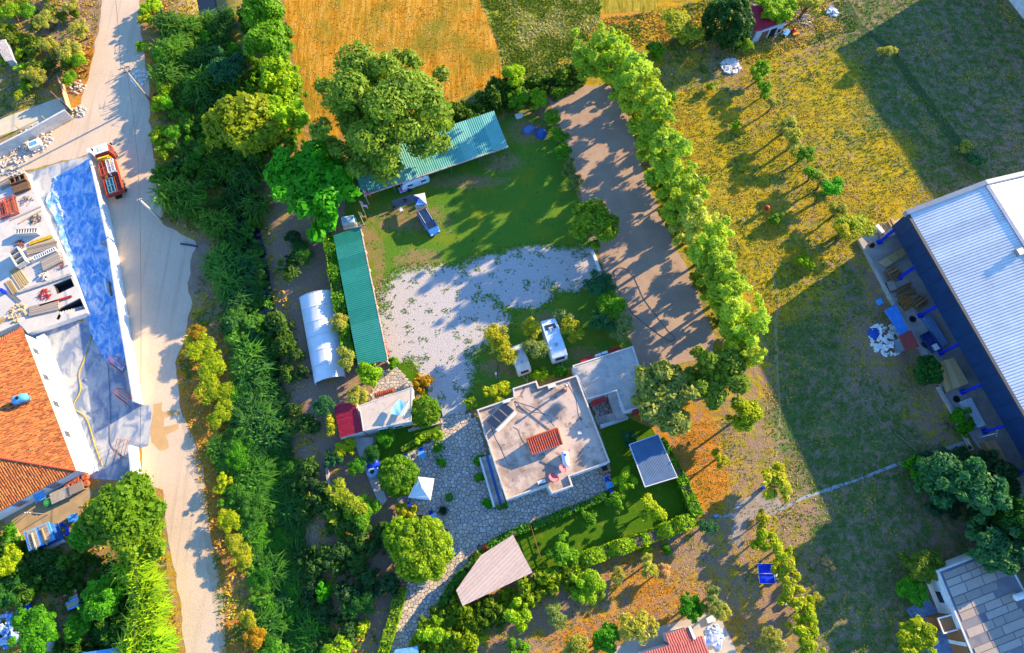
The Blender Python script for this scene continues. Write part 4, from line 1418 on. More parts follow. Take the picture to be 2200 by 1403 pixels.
tufts("garden_grass", "weeds below the terracotta house and under the left trees", [(-20, 1130), (60, 1190), (200, 1070), (330, 1060), (390, 1410), (-20, 1410)], 4500, .30, 205, GR)
tufts("verge_grass", "rough grass between the crop fields and the red shed", [(1080, 180), (1300, 40), (1430, 20), (1520, 0), (1780, -20), (1850, 60), (1640, 130), (1500, 160), (1400, 90), (1240, 150)], 5000, .34, 206, GR)
STUB = [(0, (.28, .13, .02)), (.4, (.46, .26, .05)), (.7, (.66, .46, .18)), (1, (.60, .46, .12))]
tufts("stubble", "cut straw standing in the stubble field", [(610, -40), (1010, -40), (1072, 110), (1084, 165), (960, 220), (720, 285), (650, 210), (628, 90)], 6000, .15, 207, STUB)
CROP = [(0, (.08, .14, .01)), (.4, (.18, .21, .02)), (.7, (.42, .36, .10)), (1, (.50, .42, .14))]
tufts("crop_plants", "young green crop plants in the upper field", [(1020, -40), (1300, -40), (1285, 50), (1230, 108), (1150, 158), (1088, 164), (1074, 100)], 6000, .30, 208, CROP)


def edge_tufts():
    rg = np.random.default_rng(77)
    pw = W(CAMP)
    X = np.array([p[0] for p in pw]); Y = np.array([p[1] for p in pw])
    x, y = rg.uniform(X.min(), X.max(), 26000), rg.uniform(Y.min(), Y.max(), 26000)
    k = pip(x, y, pw)
    x, y = x[k], y[k]
    px, py = PX(x, y)
    w = wear(px, py)
    nz = np.array([mnoise.noise(Vector((a * .7, b * .7, 13))) for a, b in zip(x, y)])
    k = (w + nz * .8 < .72) & (w > .05) | (rg.random(len(x)) < .05)
    x, y = x[k], y[k]
    n = len(x)
    c = np.stack([x, y, np.full(n, .012)], 1)
    Vs = []
    for b in range(4):
        a = rg.uniform(0, 6.28, n); sz = .15 * rg.uniform(.5, 1.6, n)
        d = np.stack([np.cos(a), np.sin(a), np.zeros(n)], 1); q = np.stack([-np.sin(a), np.cos(a), np.zeros(n)], 1)
        wv = (sz * .4)[:, None]
        Vs.append(np.stack([c - q * wv * .4, c + q * wv * .4, c + d * (sz * .6)[:, None] + q * wv + np.array([0, 0, .07]), c + d * (sz)[:, None] + np.array([0, 0, .05])], 1))
    me = quads_mesh("lawn_grass", np.concatenate(Vs), np.tile(rg.random(n), 4))
    o = link("lawn_grass", me, tint_mat("lawn_blades", [(0, (.05, .14, .012)), (.6, (.12, .22, .015)), (1, (.30, .28, .04))], .9, .05))
    tag(o, "grass tufts where the camp lawn frays into gravel", "grass", None, 'stuff')


edge_tufts()

# ---------------------------------------------------------------- buildings
white = M("white_plaster", (.74, .74, .73), (.66, .66, .65), 1.0, .8, .05)
pale = M("pale_plaster", (.60, .60, .58), (.50, .51, .50), 1.2, .85, .08)
roofc = M("roof_screed", (.52, .405, .325), (.31, .235, .19), .38, .9, .2, lo=.42, hi=.6, c3=(.22, .165, .135))
roofp = M("roof_screed_pale", (.50, .45, .40), (.38, .355, .33), .6, .9, .12, c3=(.30, .28, .27))
trimw = M("white_trim", (.78, .77, .74), (.68, .67, .64), 3.0, .7)
dark = M("dark_opening", (.012, .014, .018), None, 2, .6)
glass = M("window_glass", (.03, .05, .08), (.02, .03, .05), 3, .1, spec=.6)
wood = M("brown_wood", (.20, .11, .055), (.13, .07, .035), 5, .8, .1)
woodp = piece_mat("sawn_timber", [(0, (.46, .33, .15)), (.35, (.55, .41, .20)), (.7, (.40, .27, .11)), (1, (.58, .46, .26))], .8, 5)
woodg = piece_mat("weathered_timber", [(0, (.30, .25, .20)), (.4, (.40, .34, .28)), (.7, (.24, .19, .15)), (1, (.44, .37, .29))], .85, 5)
steel = M("grey_steel", (.32, .33, .34), (.25, .26, .27), 4, .45, metal=.6)
steelw = M("white_steel", (.66, .67, .68), (.56, .57, .58), 4, .5)
rust = M("rusty_steel", (.34, .13, .065), (.22, .09, .05), 5, .8, .1)
redm = M("red_paint", (.50, .028, .022), (.38, .022, .018), 4, .45)
bluem = M("blue_paint", (.010, .045, .68), (.008, .035, .50), 3, .4)
bluel = M("light_blue_plastic", (.10, .38, .74), (.08, .30, .62), 3, .45)
yellow = M("yellow_paint", (.62, .43, .02), (.50, .32, .02), 4, .5)
black = M("black_rubber", (.015, .015, .016), None, 6, .7)
clay_stops = [(0, (.26, .075, .030)), (.3, (.42, .13, .040)), (.6, (.55, .20, .055)), (.85, (.36, .12, .05)), (1, (.20, .09, .05))]
clay = tint_mat("clay_tiles", clay_stops, .85)
clay_piece = piece_mat("clay_tile", [(0, (.34, .060, .036)), (.5, (.46, .095, .050)), (1, (.38, .075, .045))], .8)
crimson = M("crimson_sheet", (.46, .022, .050), (.38, .020, .042), 1.6, .45, c3=(.50, .07, .08))
redt = M("red_roof_tiles", (.46, .13, .10), (.38, .10, .08), 2.0, .7)
greenr = piece_mat("green_roof_sheet", [(0, (.022, .215, .150)), (.4, (.028, .255, .175)), (.75, (.035, .275, .195)), (1, (.050, .27, .205))], .5, .9)
aqua = piece_mat("faded_green_sheet", [(0, (.08, .32, .30)), (.4, (.12, .40, .35)), (.75, (.16, .43, .38)), (1, (.22, .44, .39))], .5, .7)
tarp = M("white_tarpaulin", (.72, .72, .72), (.66, .66, .67), .8, .45)


def v3(p, z): return Vector((p[0], p[1], z))


def corr(mb, a, b, c, d, n, amp, th=.04):
    """profiled sheet: ribs run from edge a-b to edge d-c"""
    a, b, c, d = map(Vector, (a, b, c, d))
    nrm = (b - a).cross(d - a).normalized()
    if nrm.z < 0: nrm = -nrm
    prof = [(0, 0), (.30, 0), (.42, 1), (.86, 1), (1, 0)]
    top0, top1 = [], []
    for i in range(n):
        for f, h in prof[:-1]:
            t = (i + f) / n
            top0.append(a.lerp(b, t) + nrm * amp * h); top1.append(d.lerp(c, t) + nrm * amp * h)
    top0.append(b.copy()); top1.append(c.copy())
    k = len(top0)
    bot0 = [p - nrm * th for p in top0]; bot1 = [p - nrm * th for p in top1]
    fs = []
    for i in range(k - 1):
        fs += [(i, i + 1, k + i + 1, k + i), (2 * k + i, 3 * k + i, 3 * k + i + 1, 2 * k + i + 1), (i, 2 * k + i, 2 * k + i + 1, i + 1), (k + i, k + i + 1, 3 * k + i + 1, 3 * k + i)]
    fs += [(0, k, 3 * k, 2 * k), (k - 1, 3 * k - 1, 4 * k - 1, 2 * k - 1)]
    return mb.add(top0 + top1 + bot0 + bot1, fs)


def slab(mb, pts, th):
    """sloping plate from 3-4 corner points"""
    pts = [Vector(p) for p in pts]
    n = len(pts)
    q = [p - Vector((0, 0, th)) for p in pts]
    return mb.add(pts + q, [tuple(range(n)), tuple(range(2 * n - 1, n - 1, -1))] + [(i, n + i, n + (i + 1) % n, (i + 1) % n) for i in range(n)])


def flat_house(name, label, px, zt, wall_m, roof_m, par=.35, rim=.22, rim_m=None, cat="house"):
    out = W(px, zt)
    cx, cy = sum(p[0] for p in out) / len(out), sum(p[1] for p in out) / len(out)
    e = empty(name, (cx, cy, 0), 0, label, cat)
    inn = inset(out, rim)
    MB().prism(inset(out, .04), -.1, zt - par - .12).build("wall", wall_m, e, world=True)
    MB().prism(inset(out, .02), zt - par - .12, zt - par).build("roof", roof_m, e, world=True)
    ring_prism(MB(), out, inn, zt - par - .06, zt).build("parapet", rim_m or trimw, e, world=True)
    return e


def wall_window(e, a, b, t, z, w, h, frame_m, pane_m, out=1, depth=.05, kind="window"):
    """window on the wall line a-b (world xy) at fraction t"""
    a, b = Vector(a[:2]), Vector(b[:2])
    d = (b - a).normalized()
    n = Vector((d.y, -d.x)) * out
    p = a.lerp(b, t)
    ang = math.atan2(d.y, d.x)
    c = p + n * .03
    off = e.location
    f = MB().box((c.x - off.x, c.y - off.y, z), (w, .10 + depth, h), ang).build(kind, frame_m, e)
    c = p + n * (.03 + (.10 + depth) / 2)
    MB().box((c.x - off.x, c.y - off.y, z), (w * .84, .02, h * .84), ang).build("pane", pane_m, f)
    return f


def tile_field(name, corners, pitch, length, mat, parent, seed, amp=.07, chaos=.25, ridge_tiles=None):
    """barrel tiles laid on a plane: corners = eave a, eave b, then ridge points (3 or 4 points in all); columns run up slope"""
    rg = np.random.default_rng(seed)
    a, b = Vector(corners[0]), Vector(corners[1])
    up = Vector(corners[-1]) - a
    ex = (b - a).normalized()
    nrm = ex.cross(up).normalized()
    if nrm.z < 0: nrm = -nrm
    ey = nrm.cross(ex)
    if ey.dot(up) < 0: ey = -ey
    loc = [((Vector(p) - a).dot(ex), (Vector(p) - a).dot(ey)) for p in corners]
    xs = [p[0] for p in loc]; ys = [p[1] for p in loc]
    X, Y = np.meshgrid(np.arange(min(xs) + pitch / 2, max(xs), pitch), np.arange(0, max(ys), length))
    X, Y = X.ravel(), Y.ravel()
    k = pip(X, Y + length * .4, loc)
    X, Y = X[k], Y[k]
    n = len(X)
    X = X + rg.normal(size=n) * pitch * .08 * chaos * 4
    Y = Y + rg.normal(size=n) * length * .05 * chaos * 4
    an = rg.normal(size=n) * .16 * chaos
    V = np.empty((n, 10, 3))
    A, EX, EY, NN = (np.array(q) for q in (a, ex, ey, nrm))
    for j, (u, h) in enumerate(((-.5, 0), (-.33, .75), (0, 1), (.33, .75), (.5, 0))):
        for i, (yy, sc, lift) in enumerate(((0, 1.0, .030), (length * 1.18, .86, .0))):
            dx = u * pitch * .98 * sc
            lx = X + dx * np.cos(an) - yy * np.sin(an)
            ly = Y + dx * np.sin(an) + yy * np.cos(an)
            V[:, i * 5 + j] = A + lx[:, None] * EX + ly[:, None] * EY + (h * amp * sc + lift + .015 + np.abs(rg.normal(size=n)) * .02 * chaos)[:, None] * NN
    idx = np.arange(n)[:, None] * 10
    F = np.concatenate([idx + np.array([j, j + 1, 6 + j, 5 + j]) for j in range(4)])
    tn = np.tile(np.clip(rg.random(n) * .8 + .2 * (Y / (max(ys) + .1)), 0, 1), 4)
    off = np.array(parent.location)
    me = np_mesh(name, V.reshape(-1, 3) - off, F, tn)
    me.materials.append(mat)
    o = link(name, me, None, parent)
    return tag(o, kind='stuff')


# -- main house
MH = [(1025, 880), (1104, 853), (1102, 834), (1152, 818), (1157, 832), (1239, 806), (1310, 992), (1223, 1023), (1230, 1044), (1186, 1060), (1176, 1042), (1088, 1074)]
ZM = 4.5
mh = flat_house("main_house", "large house with flat weathered concrete roof and white walls beside the stone court", MH, ZM, white, roofc, .35, .16, M("beige_parapet", (.60, .53, .45), (.50, .44, .38), 2, .85))
mw = W(MH, ZM)
for i, t, w in ((6, .35, 1.3), (6, .75, 1.3), (8, .5, 1.6), (10, .3, 1.2), (10, .62, 1.6), (11, .18, .9), (11, .36, .9), (11, .55, .9), (11, .74, .9)):
    wall_window(mh, mw[i], mw[(i + 1) % 12], t, 2.2, w, 1.3, trimw, glass, -1)
cor = inset(mw, -.06)
ring_prism(MB(), cor, inset(mw, .03), ZM - .34, ZM - .22).build("cornice", trimw, mh, world=True)
RZ = ZM - .35


def on_roof(px, py, z=RZ): return P(px, py, z)


# solar water heater
o, a, L = frame((1056, 911), (1092, 875), RZ + .8)
sh = empty("solar_heater", (o.x, o.y, RZ), a, "solar water heater with three dark panels and white tank on main roof", "solar heater")
for i in (-1, 0, 1):
    f = MB().box((i * 1.18, 0, .75), (1.12, 2.0, .08), 0, math.radians(-24)).build("panel", steel, sh, bevel=.01)
    MB().box((i * 1.18, -.012, .80), (1.02, 1.88, .03), 0, math.radians(-24)).build("glass", M("collector_glass", (.035, .04, .06), (.025, .03, .05), 3, .12, spec=.6), f)
MB().lathe((0, -1.05, .55), [(.26, -1.75), (.30, -1.68), (.30, 1.68), (.26, 1.75)], 14, 'x').build("tank", steelw, sh, smooth=False)
MB().bar((-1.6, .85, 0), (-1.6, .85, 1.1), .05).bar((1.6, .85, 0), (1.6, .85, 1.1), .05).bar((-1.6, -.9, 0), (-1.6, -.9, .5), .05).bar((1.6, -.9, 0), (1.6, -.9, .5), .05).bar((-1.7, .85, .05), (-1.7, -1.0, .05), .05).bar((1.7, .85, .05), (1.7, -1.0, .05), .05).build("stand", steel, sh)

# small tiled lantern roof on the house: every tile is a piece
qa, qb, qc, qd = P(1142, 978, RZ + .9), P(1208, 955, RZ + .9), P(1197, 920, RZ + 1.5), P(1130, 944, RZ + 1.5)
lt = empty("roof_lantern", ((qa + qb + qc + qd) / 4).xy.to_3d() + Vector((0, 0, RZ)), 0, "small lean-to of red clay tiles on the main house roof", "roof lantern")
MB().prism([(p.x, p.y) for p in (qa.lerp(qc, .05), qb.lerp(qd, .05), qc.lerp(qa, .05), qd.lerp(qb, .05))], RZ, [RZ + .84, RZ + .84, RZ + 1.4, RZ + 1.4]).build("wall", white, lt, world=True)
tile_me = None
nc, nr = 14, 5
ex, ey = (qb - qa) / nc, (qd - qa) / nr
for j in range(nr):
    for i in range(nc):
        mb = MB()
        p = Vector((0, 0, .02))
        pr = [(-.5, 0), (-.3, .10), (0, .14), (.3, .10), (.5, 0)]
        if tile_me is None:
            vs_ = [p + ex * u * .96 + Vector((0, 0, h + .03)) for u, h in pr] + [p + ex * u * .8 + ey * 1.12 + Vector((0, 0, h)) for u, h in pr]
            mb.add(vs_, [(k, k + 1, 6 + k, 5 + k) for k in range(4)])
            tile_me = bpy.data.meshes.new("roof_tile")
            tile_me.from_pydata([tuple(q) for q in mb.v], [], mb.f)
            tile_me.materials.append(clay_piece)
        q = qa + ex * (i + .5) + ey * j - lt.location
        link("roof_tile", tile_me, None, lt, q)
for (p0, p1) in ((qd, qc), (qb, qc)):
    MB().tube([p0 + Vector((0, 0, .08)), p1 + Vector((0, 0, .08))], .14, 8).build("ridge_tile", clay_piece, lt, world=True)

# water tank lying on the roof
a0, b0 = on_roof(1213, 974, RZ + .5), on_roof(1217, 999, RZ + .5)
wt = empty("water_tank", ((a0 + b0) / 2).xy.to_3d() + Vector((0, 0, RZ)), math.atan2((b0 - a0).y, (b0 - a0).x), "light blue lying water tank on the shaded part of main roof", "water tank")
MB().lathe((0, 0, .55), [(.30, -.95), (.44, -.88), (.47, -.3), (.45, 0), (.47, .3), (.44, .88), (.30, .95)], 16, 'x').build("tank", M("tank_white", (.62, .70, .76), (.55, .64, .72), 2, .4), wt, smooth=True)
MB().lathe((-.5, 0, 1.0), [(.16, 0), (.16, .10), (.10, .13)], 12).build("lid", bluem, wt)
MB().box((-.6, 0, .07), (.12, .8, .14)).box((.6, 0, .07), (.12, .8, .14)).build("cradle", steel, wt)


def dish(px, py, rz, mat, label, rr):
    p = on_roof(px, py, RZ)
    e = empty("satellite_dish", p, rz, label, "satellite dish")
    prof = [(.02, 0), (rr * .4, .03), (rr * .75, .10), (rr, .20), (rr + .02, .205), (rr * .74, .13), (rr * .4, .06), (.03, .03)]
    d = MB().lathe((0, 0, 0), prof, 18).build("reflector", mat, e, smooth=True)
    d.location = (0, 0, .9); d.rotation_euler = (math.radians(38), 0, 0)
    MB().bar((0, 0, 0), (0, .05, .9), .06).box((0, 0, .03), (.5, .5, .06)).build("mast", steel, e)
    MB().bar((0, -.05, .95), (0, -rr * .9, 1.35), .03).box((0, -rr * .92, 1.38), (.10, .10, .12)).build("arm", steel, e)
    return e


pinkm = M("faded_red_dish", (.60, .16, .20), (.52, .12, .15), 2, .5)
dish(1206, 1010, 2.2, pinkm, "small faded red satellite dish next to the lying water tank", .55)
dish(1188, 1030, 2.6, pinkm, "wider faded red satellite dish near the roof's lower notch", .68)


def ac_unit(p, rz, label, s=1.0):
    e = empty("air_conditioner", p, rz, label, "air conditioner")
    MB().box((0, 0, .36 * s), (.95 * s, .38 * s, .64 * s)).build("casing", steelw, e, bevel=.02)
    MB().lathe((-.12 * s, -.20 * s, .36 * s), [(.24 * s, -.012), (.24 * s, 0), (.06, .012)], 14, 'y').build("fan_grille", dark, e)
    MB().box((-.3 * s, 0, .02), (.08, .42 * s, .05)).box((.3 * s, 0, .02), (.08, .42 * s, .05)).build("bracket", steel, e)
    return e


ac_unit(on_roof(1088, 864), .35, "white air conditioner on main roof behind the solar panels", 1.1)
ac_unit(on_roof(1185, 832), .35, "white air conditioner on main roof beside the chimney pipe", 1.1)
ac_unit(on_roof(1163, 1036), .35, "white air conditioner at the lower edge of main roof", 1.1)
cp = empty("chimney_pipe", on_roof(1213, 838), 0, "white chimney pipe with cowl rising from the back of main roof", "chimney")
MB().tube([(0, 0, 0), (0, 0, 2.3)], .13, 10).build("flue", trimw, cp, smooth=True)
MB().lathe((0, 0, 2.35), [(.10, 0), (.22, .06), (.20, .22), (.05, .32)], 10).build("cowl", steel, cp)
MB().box((0, 0, .35), (.55, .45, .7)).build("chimney_base", M("brick_red", (.38, .13, .07), (.30, .10, .06), 5, .9), cp)
MB().bar((.2, .2, 0), (-.3, .5, 1.3), .04).bar((-.1, .2, 0), (-.7, .3, 1.0), .04).build("brace", steel, cp)
single("roof_box", MB().box(on_roof(1245, 930) + Vector((0, 0, .17)), (.45, .4, .34), .3), trimw, "small white junction box alone on the right half of main roof", "box", bevel=.02)


def cable(pts, r, mat, label, z, name="cable", cat="cable"):
    pp = [P(a, b, z + r) for a, b in pts]
    # smooth the line
    out = []
    for i in range(len(pp) - 1):
        p0, p1, p2, p3 = pp[max(i - 1, 0)], pp[i], pp[i + 1], pp[min(i + 2, len(pp) - 1)]
        for k in range(4):
            t = k / 4
            out.append(.5 * ((2 * p1) + (p2 - p0) * t + (2 * p0 - 5 * p1 + 4 * p2 - p3) * t * t + (3 * p1 - p0 - 3 * p2 + p3) * t ** 3))
    out.append(pp[-1])
    return single(name, MB().tube(out, r, 5), mat, label, cat)


Z1 = lambda x, y: (1020 + x / 4.837, 800 + y / 4.837)
cable([Z1(410, 300), Z1(520, 370), Z1(600, 410), Z1(700, 425), Z1(790, 470), Z1(800, 520)], .018, black, "black hose looping from the solar heater across the roof", RZ)
cable([Z1(420, 300), Z1(540, 340), Z1(640, 375), Z1(720, 440), Z1(830, 560)], .018, black, "black hose reaching the tiled lantern on main roof", RZ)
cable([Z1(415, 310), Z1(450, 390), Z1(510, 425)], .018, black, "short black hose beside the solar tank", RZ)
cable([Z1(400, 570), Z1(450, 600), Z1(480, 680), Z1(540, 770)], .018, black, "thin dark cable left of the tiled lantern", RZ)
cable([Z1(170, 570), Z1(220, 690), Z1(270, 780), Z1(320, 900), Z1(350, 960), Z1(400, 960)], .018, black, "thin dark cable down the left side of main roof", RZ)
cable([Z1(960, 110), Z1(1050, 270), Z1(1075, 430), Z1(1110, 500)], .018, black, "thin dark cable down the right side of main roof", RZ)
single("roof_pole", MB().bar(on_roof(*Z1(460, 335)) + Vector((0, 0, .1)), on_roof(*Z1(790, 592)) + Vector((0, 0, .1)), .10), woodg, "long pale pole lying from heater to tiled lantern on main roof", "pole")
single("roof_pole", MB().bar(on_roof(*Z1(690, 915)) + Vector((0, 0, .1)), on_roof(*Z1(880, 1010)) + Vector((0, 0, .1)), .09), steel, "grey pole lying toward the small red dish on main roof", "pole")

# veranda steps on the left of the house
sa, sb, sc_, sd = P(1034, 985), P(1057, 979), P(1086, 1080), P(1064, 1089)
vd = empty("veranda_steps", (sa + sb + sc_ + sd) / 4, 0, "long flight of stone steps with blue runner along the left house wall", "steps")
nst = 14
for i in range(nst):
    t0, t1 = i / nst, (i + 1) / nst
    q = [sa.lerp(sd, t0), sb.lerp(sc_, t0), sb.lerp(sc_, t1), sa.lerp(sd, t1)]
    MB().prism([(p.x, p.y) for p in q], 0, .25 + (nst - i) * .055).build("step", stone_piece, vd, world=True)
    m0, m1 = .42, .68
    r = [q[0].lerp(q[1], m0), q[0].lerp(q[1], m1), q[3].lerp(q[2], m1), q[3].lerp(q[2], m0)]
    MB().prism([(p.x, p.y) for p in r], .25 + (nst - i) * .055 + .002, .25 + (nst - i) * .055 + .022).build("runner", M("blue_runner", (.05, .16, .48), (.04, .12, .36), 4, .8) if i == 0 else bpy.data.materials["blue_runner"], vd, world=True)
dd = (sd - sa).normalized(); nn = Vector((dd.y, -dd.x, 0))
MB().prism([(p.x, p.y) for p in (sa - nn * .0, sa + nn * -.28 if (sb - sa).dot(nn) > 0 else sa + nn * .28, sd + (nn * -.28 if (sb - sa).dot(nn) > 0 else nn * .28), sd)], 0, 1.35).build("side_wall", white, vd, world=True)

# -- annex with roof terrace, stairs and tiled hoods
ZA = 3.3
AN = [(1230, 785), (1360, 743), (1376, 791), (1394, 868), (1342, 885), (1324, 840), (1262, 858), (1240, 806)]
an = flat_house("annex", "flat roofed annex with pale concrete terrace right of the main house", AN, ZA, white, roofp, .12, .16, pale)
aw = W(AN, ZA)
wall_window(an, aw[4], aw[5], .5, 1.7, 1.0, 1.2, trimw, glass, 1)
wall_window(an, aw[3], aw[4], .4, 1.7, 1.2, 1.2, trimw, glass, -1)
st = empty("terrace_stairs", P(1320, 885), 0, "concrete stairs turning up to the annex roof terrace", "stairs")
u0, u1, u2, u3 = P(1305, 845, 3.1), P(1326, 840, 3.1), P(1341, 878, 1.7), P(1317, 884, 1.7)
for i in range(9):
    t0, t1 = i / 9, (i + 1) / 9
    q = [u0.lerp(u3, t0), u1.lerp(u2, t0), u1.lerp(u2, t1), u0.lerp(u3, t1)]
    z = 3.1 - (i + 1) * (1.4 / 9)
    MB().prism([(p.x, p.y) for p in q], max(0, z - .5), z).build("step", conc, st, world=True)
q = [P(1317, 884, 1.7), P(1341, 878, 1.7), P(1346, 894, 1.7), P(1325, 901, 1.7)]
MB().prism([(p.x, p.y) for p in q], 0, 1.69).build("landing", conc, st, world=True)
l0, l1, l2, l3 = P(1318, 886, 1.6), P(1324, 900, 1.6), P(1286, 913, .2), P(1278, 897, .2)
for i in range(9):
    t0, t1 = i / 9, (i + 1) / 9
    q = [l0.lerp(l3, t0), l1.lerp(l2, t0), l1.lerp(l2, t1), l0.lerp(l3, t1)]
    MB().prism([(p.x, p.y) for p in q], 0, 1.6 - (i + 1) * (1.5 / 9)).build("step", conc, st, world=True)
MB().prism([(p.x, p.y) for p in (P(1346, 896), P(1348, 902), P(1290, 922), P(1287, 915))], 0, .9).build("side_wall", pale, st, world=True)


def hood(px4, z0, z1, label):
    """little tiled hood: px4 = back-left, back-right, front-right, front-left"""
    p = [P(px4[0][0], px4[0][1], z1), P(px4[1][0], px4[1][1], z1), P(px4[2][0], px4[2][1], z0), P(px4[3][0], px4[3][1], z0)]
    e = empty("tiled_hood", ((p[0] + p[1]) / 2).xy.to_3d() + Vector((0, 0, 0)), 0, label, "canopy")
    corr(MB(), p[3], p[2], p[1], p[0], 9, .06).build("tile_sheet", M("hood_tiles", (.42, .030, .028), (.34, .025, .024), 3, .6) if "hood_tiles" not in bpy.data.materials else bpy.data.materials["hood_tiles"], e, world=True)
    MB().bar(p[3] + Vector((0, 0, -.1)), p[3].lerp(p[0], .9) + Vector((0, 0, -.6)), .07).bar(p[2] + Vector((0, 0, -.1)), p[2].lerp(p[1], .9) + Vector((0, 0, -.6)), .07).build("bracket", wood, e, world=True)
    return e


hood([(1270, 861), (1300, 851), (1302, 862), (1273, 872)], 2.3, 2.7, "red tiled hood over the door in the stair courtyard")
hood([(1247, 780), (1276, 770), (1273, 763), (1244, 773)], 2.2, 2.6, "red tiled hood at the back of annex, left one")
hood([(1307, 759), (1336, 750), (1332, 744), (1304, 752)], 2.2, 2.6, "red tiled hood at the back of annex, right one")
hood([(1358, 881), (1380, 874), (1382, 886), (1361, 893)], 2.2, 2.6, "red tiled hood at the front of annex under the silvery tree")
ac_unit(P(1284, 765, 2.2), .32, "white air conditioner on annex back wall, nearer the main house", .9)
ac_unit(P(1298, 760, 2.2), .32, "white air conditioner on annex back wall, nearer the gravel yard", .9)

# -- kitchen building and crimson lean-to
KB = [(771, 871), (886, 831), (884, 905), (780, 926)]
kb = flat_house("kitchen_building", "low building with plain flat beige roof between the patio and garden", KB, 3.1, pale, M("beige_roof", (.56, .46, .37), (.50, .42, .34), .5, .9, .08, c3=(.42, .36, .31)), .05, .12, conc_pale)
kw = W(KB, 3.1)
for t in (.3, .62):
    wall_window(kb, kw[2], kw[3], t, 1.6, 1.3, 1.1, trimw, glass, -1)
ca, cb, cc, cd = P(731, 941, 2.4), P(779, 927, 2.75), P(762, 862, 2.75), P(717, 871, 2.4)
cl = empty("crimson_lean_to", ((ca + cb + cc + cd) / 4).xy.to_3d(), 0, "lean-to with crimson ribbed roof attached to the beige kitchen roof", "shed")
corr(MB(), cd, ca, cb, cc, 24, .05).build("roof_sheet", crimson, cl, world=True)
MB().prism([(p.x, p.y) for p in (ca, cb, cc, cd)], 0, [2.3, 2.65, 2.65, 2.3]).build("wall", pale, cl, world=True)
for t in np.linspace(.1, .9, 9):
    p0, p1 = ca.lerp(cd, t), cb.lerp(cc, t)
    MB().bar(p0 + Vector((0, 0, .055)), p1 + Vector((0, 0, .055)), .035, .03).build("sheet_lap", crimson, cl, world=True)
# red ridge tiles along the patio edge
rt = empty("patio_tile_row", P(826, 842), 0, "short row of red ridge tiles on the kitchen roof edge above the patio", "tile row")
for i in range(9):
    p = P(809 + i * 4.3, 848 - i * 1.3, 3.08)
    MB().tube([p + Vector((0, -.18, 0)), p + Vector((0, .22, .06))], .10, 6).build("ridge_tile", clay_piece, rt, world=True)
slab(MB(), [P(806, 856, 3.06), P(850, 842, 3.06), P(848, 832, 2.9), P(803, 845, 2.9)], .08).build("backing_board", wood, rt, world=True)
# light blue sheets drying on a rack on that roof
dr = empty("drying_rack", P(856, 874, 3.05), 0, "light blue sheets drying on a rack on the beige roof", "drying rack")
g = [P(836, 887, 4.0), P(856, 857, 4.0), P(872, 864, 4.1), P(857, 893, 4.0)]


def drape(mb, q, n=10, sag=.12, th=.02):
    vs_ = []
    for j in range(n + 1):
        for i in range(n + 1):
            p = q[0].lerp(q[1], i / n).lerp(q[3].lerp(q[2], i / n), j / n)
            z = -sag * math.sin(math.pi * j / n) + .02 * math.sin(i * 1.1 + j * .7)
            vs_.append(p + Vector((0, 0, z)))
    m = n + 1
    fs_ = [(j * m + i, j * m + i + 1, (j + 1) * m + i + 1, (j + 1) * m + i) for j in range(n) for i in range(n)]
    k = len(vs_)
    vs_ += [p - Vector((0, 0, th)) for p in vs_]
    fs_ += [tuple(k + x for x in f[::-1]) for f in fs_]
    return mb.add(vs_, fs_)


sky_cloth = M("pale_blue_cloth", (.30, .62, .74), (.26, .55, .68), 2, .8)
drape(MB(), g).build("sheet", sky_cloth, dr, world=True)
g2 = [P(861, 892, 3.9), P(873, 865, 3.9), P(878, 868, 3.5), P(866, 893, 3.5)]
drape(MB(), g2, 6, .05).build("sheet", sky_cloth, dr, world=True)
MB().bar(P(868, 893, 3.9), P(878, 863, 3.95), .08).bar(P(868, 893, 3.9), P(868, 893, 3.05), .05).bar(P(878, 863, 3.9), P(878, 863, 3.05), .05).bar(P(836, 887, 3.9), P(836, 887, 3.05), .05).bar(P(856, 857, 3.9), P(856, 857, 3.05), .05).build("frame", trimw, dr, world=True)

# -- white tunnel
ta, tb, tc, td = P(643, 640, .9), P(716, 624, .9), P(740, 808, .9), P(676, 824, .9)
tn_ = empty("white_tunnel", ((ta + tb + tc + td) / 4).xy.to_3d(), 0, "white fabric tunnel tent with curved roof behind the hedge", "tunnel tent")
NB, NA = 6, 8
def arc(l, r, k):
    t = k / NA
    p = l.lerp(r, t)
    return p + Vector((0, 0, 1.0 * math.sin(math.pi * t) ** .75))
for i in range(NB):
    for half in (0, 1):
        vs_ = []
        for j in range(5):
            f = i / NB + j / 4 / NB
            l, r = ta.lerp(td, f), tb.lerp(tc, f)
            sag = -.06 * math.sin(math.pi * j / 4)
            vs_ += [arc(l, r, k + half * NA // 2) + Vector((0, 0, sag)) for k in range(NA // 2 + 1)]
        m = NA // 2 + 1
        fs_ = [(j * m + k, j * m + k + 1, (j + 1) * m + k + 1, (j + 1) * m + k) for j in range(4) for k in range(m - 1)]
        n0 = len(vs_)
        fs_ += [tuple(n0 + x for x in f[::-1]) for f in fs_]
        vs_ += [p - Vector((0, 0, .03)) for p in vs_]
        MB().add(vs_, fs_).build("cover_panel", tarp, tn_, world=True, smooth=True)
for i in range(NB + 1):
    l, r = ta.lerp(td, i / NB), tb.lerp(tc, i / NB)
    MB().tube([Vector((l.x, l.y, 0))] + [arc(l, r, k) + Vector((0, 0, .03)) for k in range(NA + 1)] + [Vector((r.x, r.y, 0))], .045, 6).build("rib", steelw, tn_, world=True)
MB().prism([(p.x, p.y) for p in (ta, td, td + Vector((.08, 0, 0)), ta + Vector((.08, 0, 0)))], .1, .88).prism([(p.x, p.y) for p in (tb, tc, tc - Vector((.08, 0, 0)), tb - Vector((.08, 0, 0)))], .1, .88).build("side_skirt", tarp, tn_, world=True)


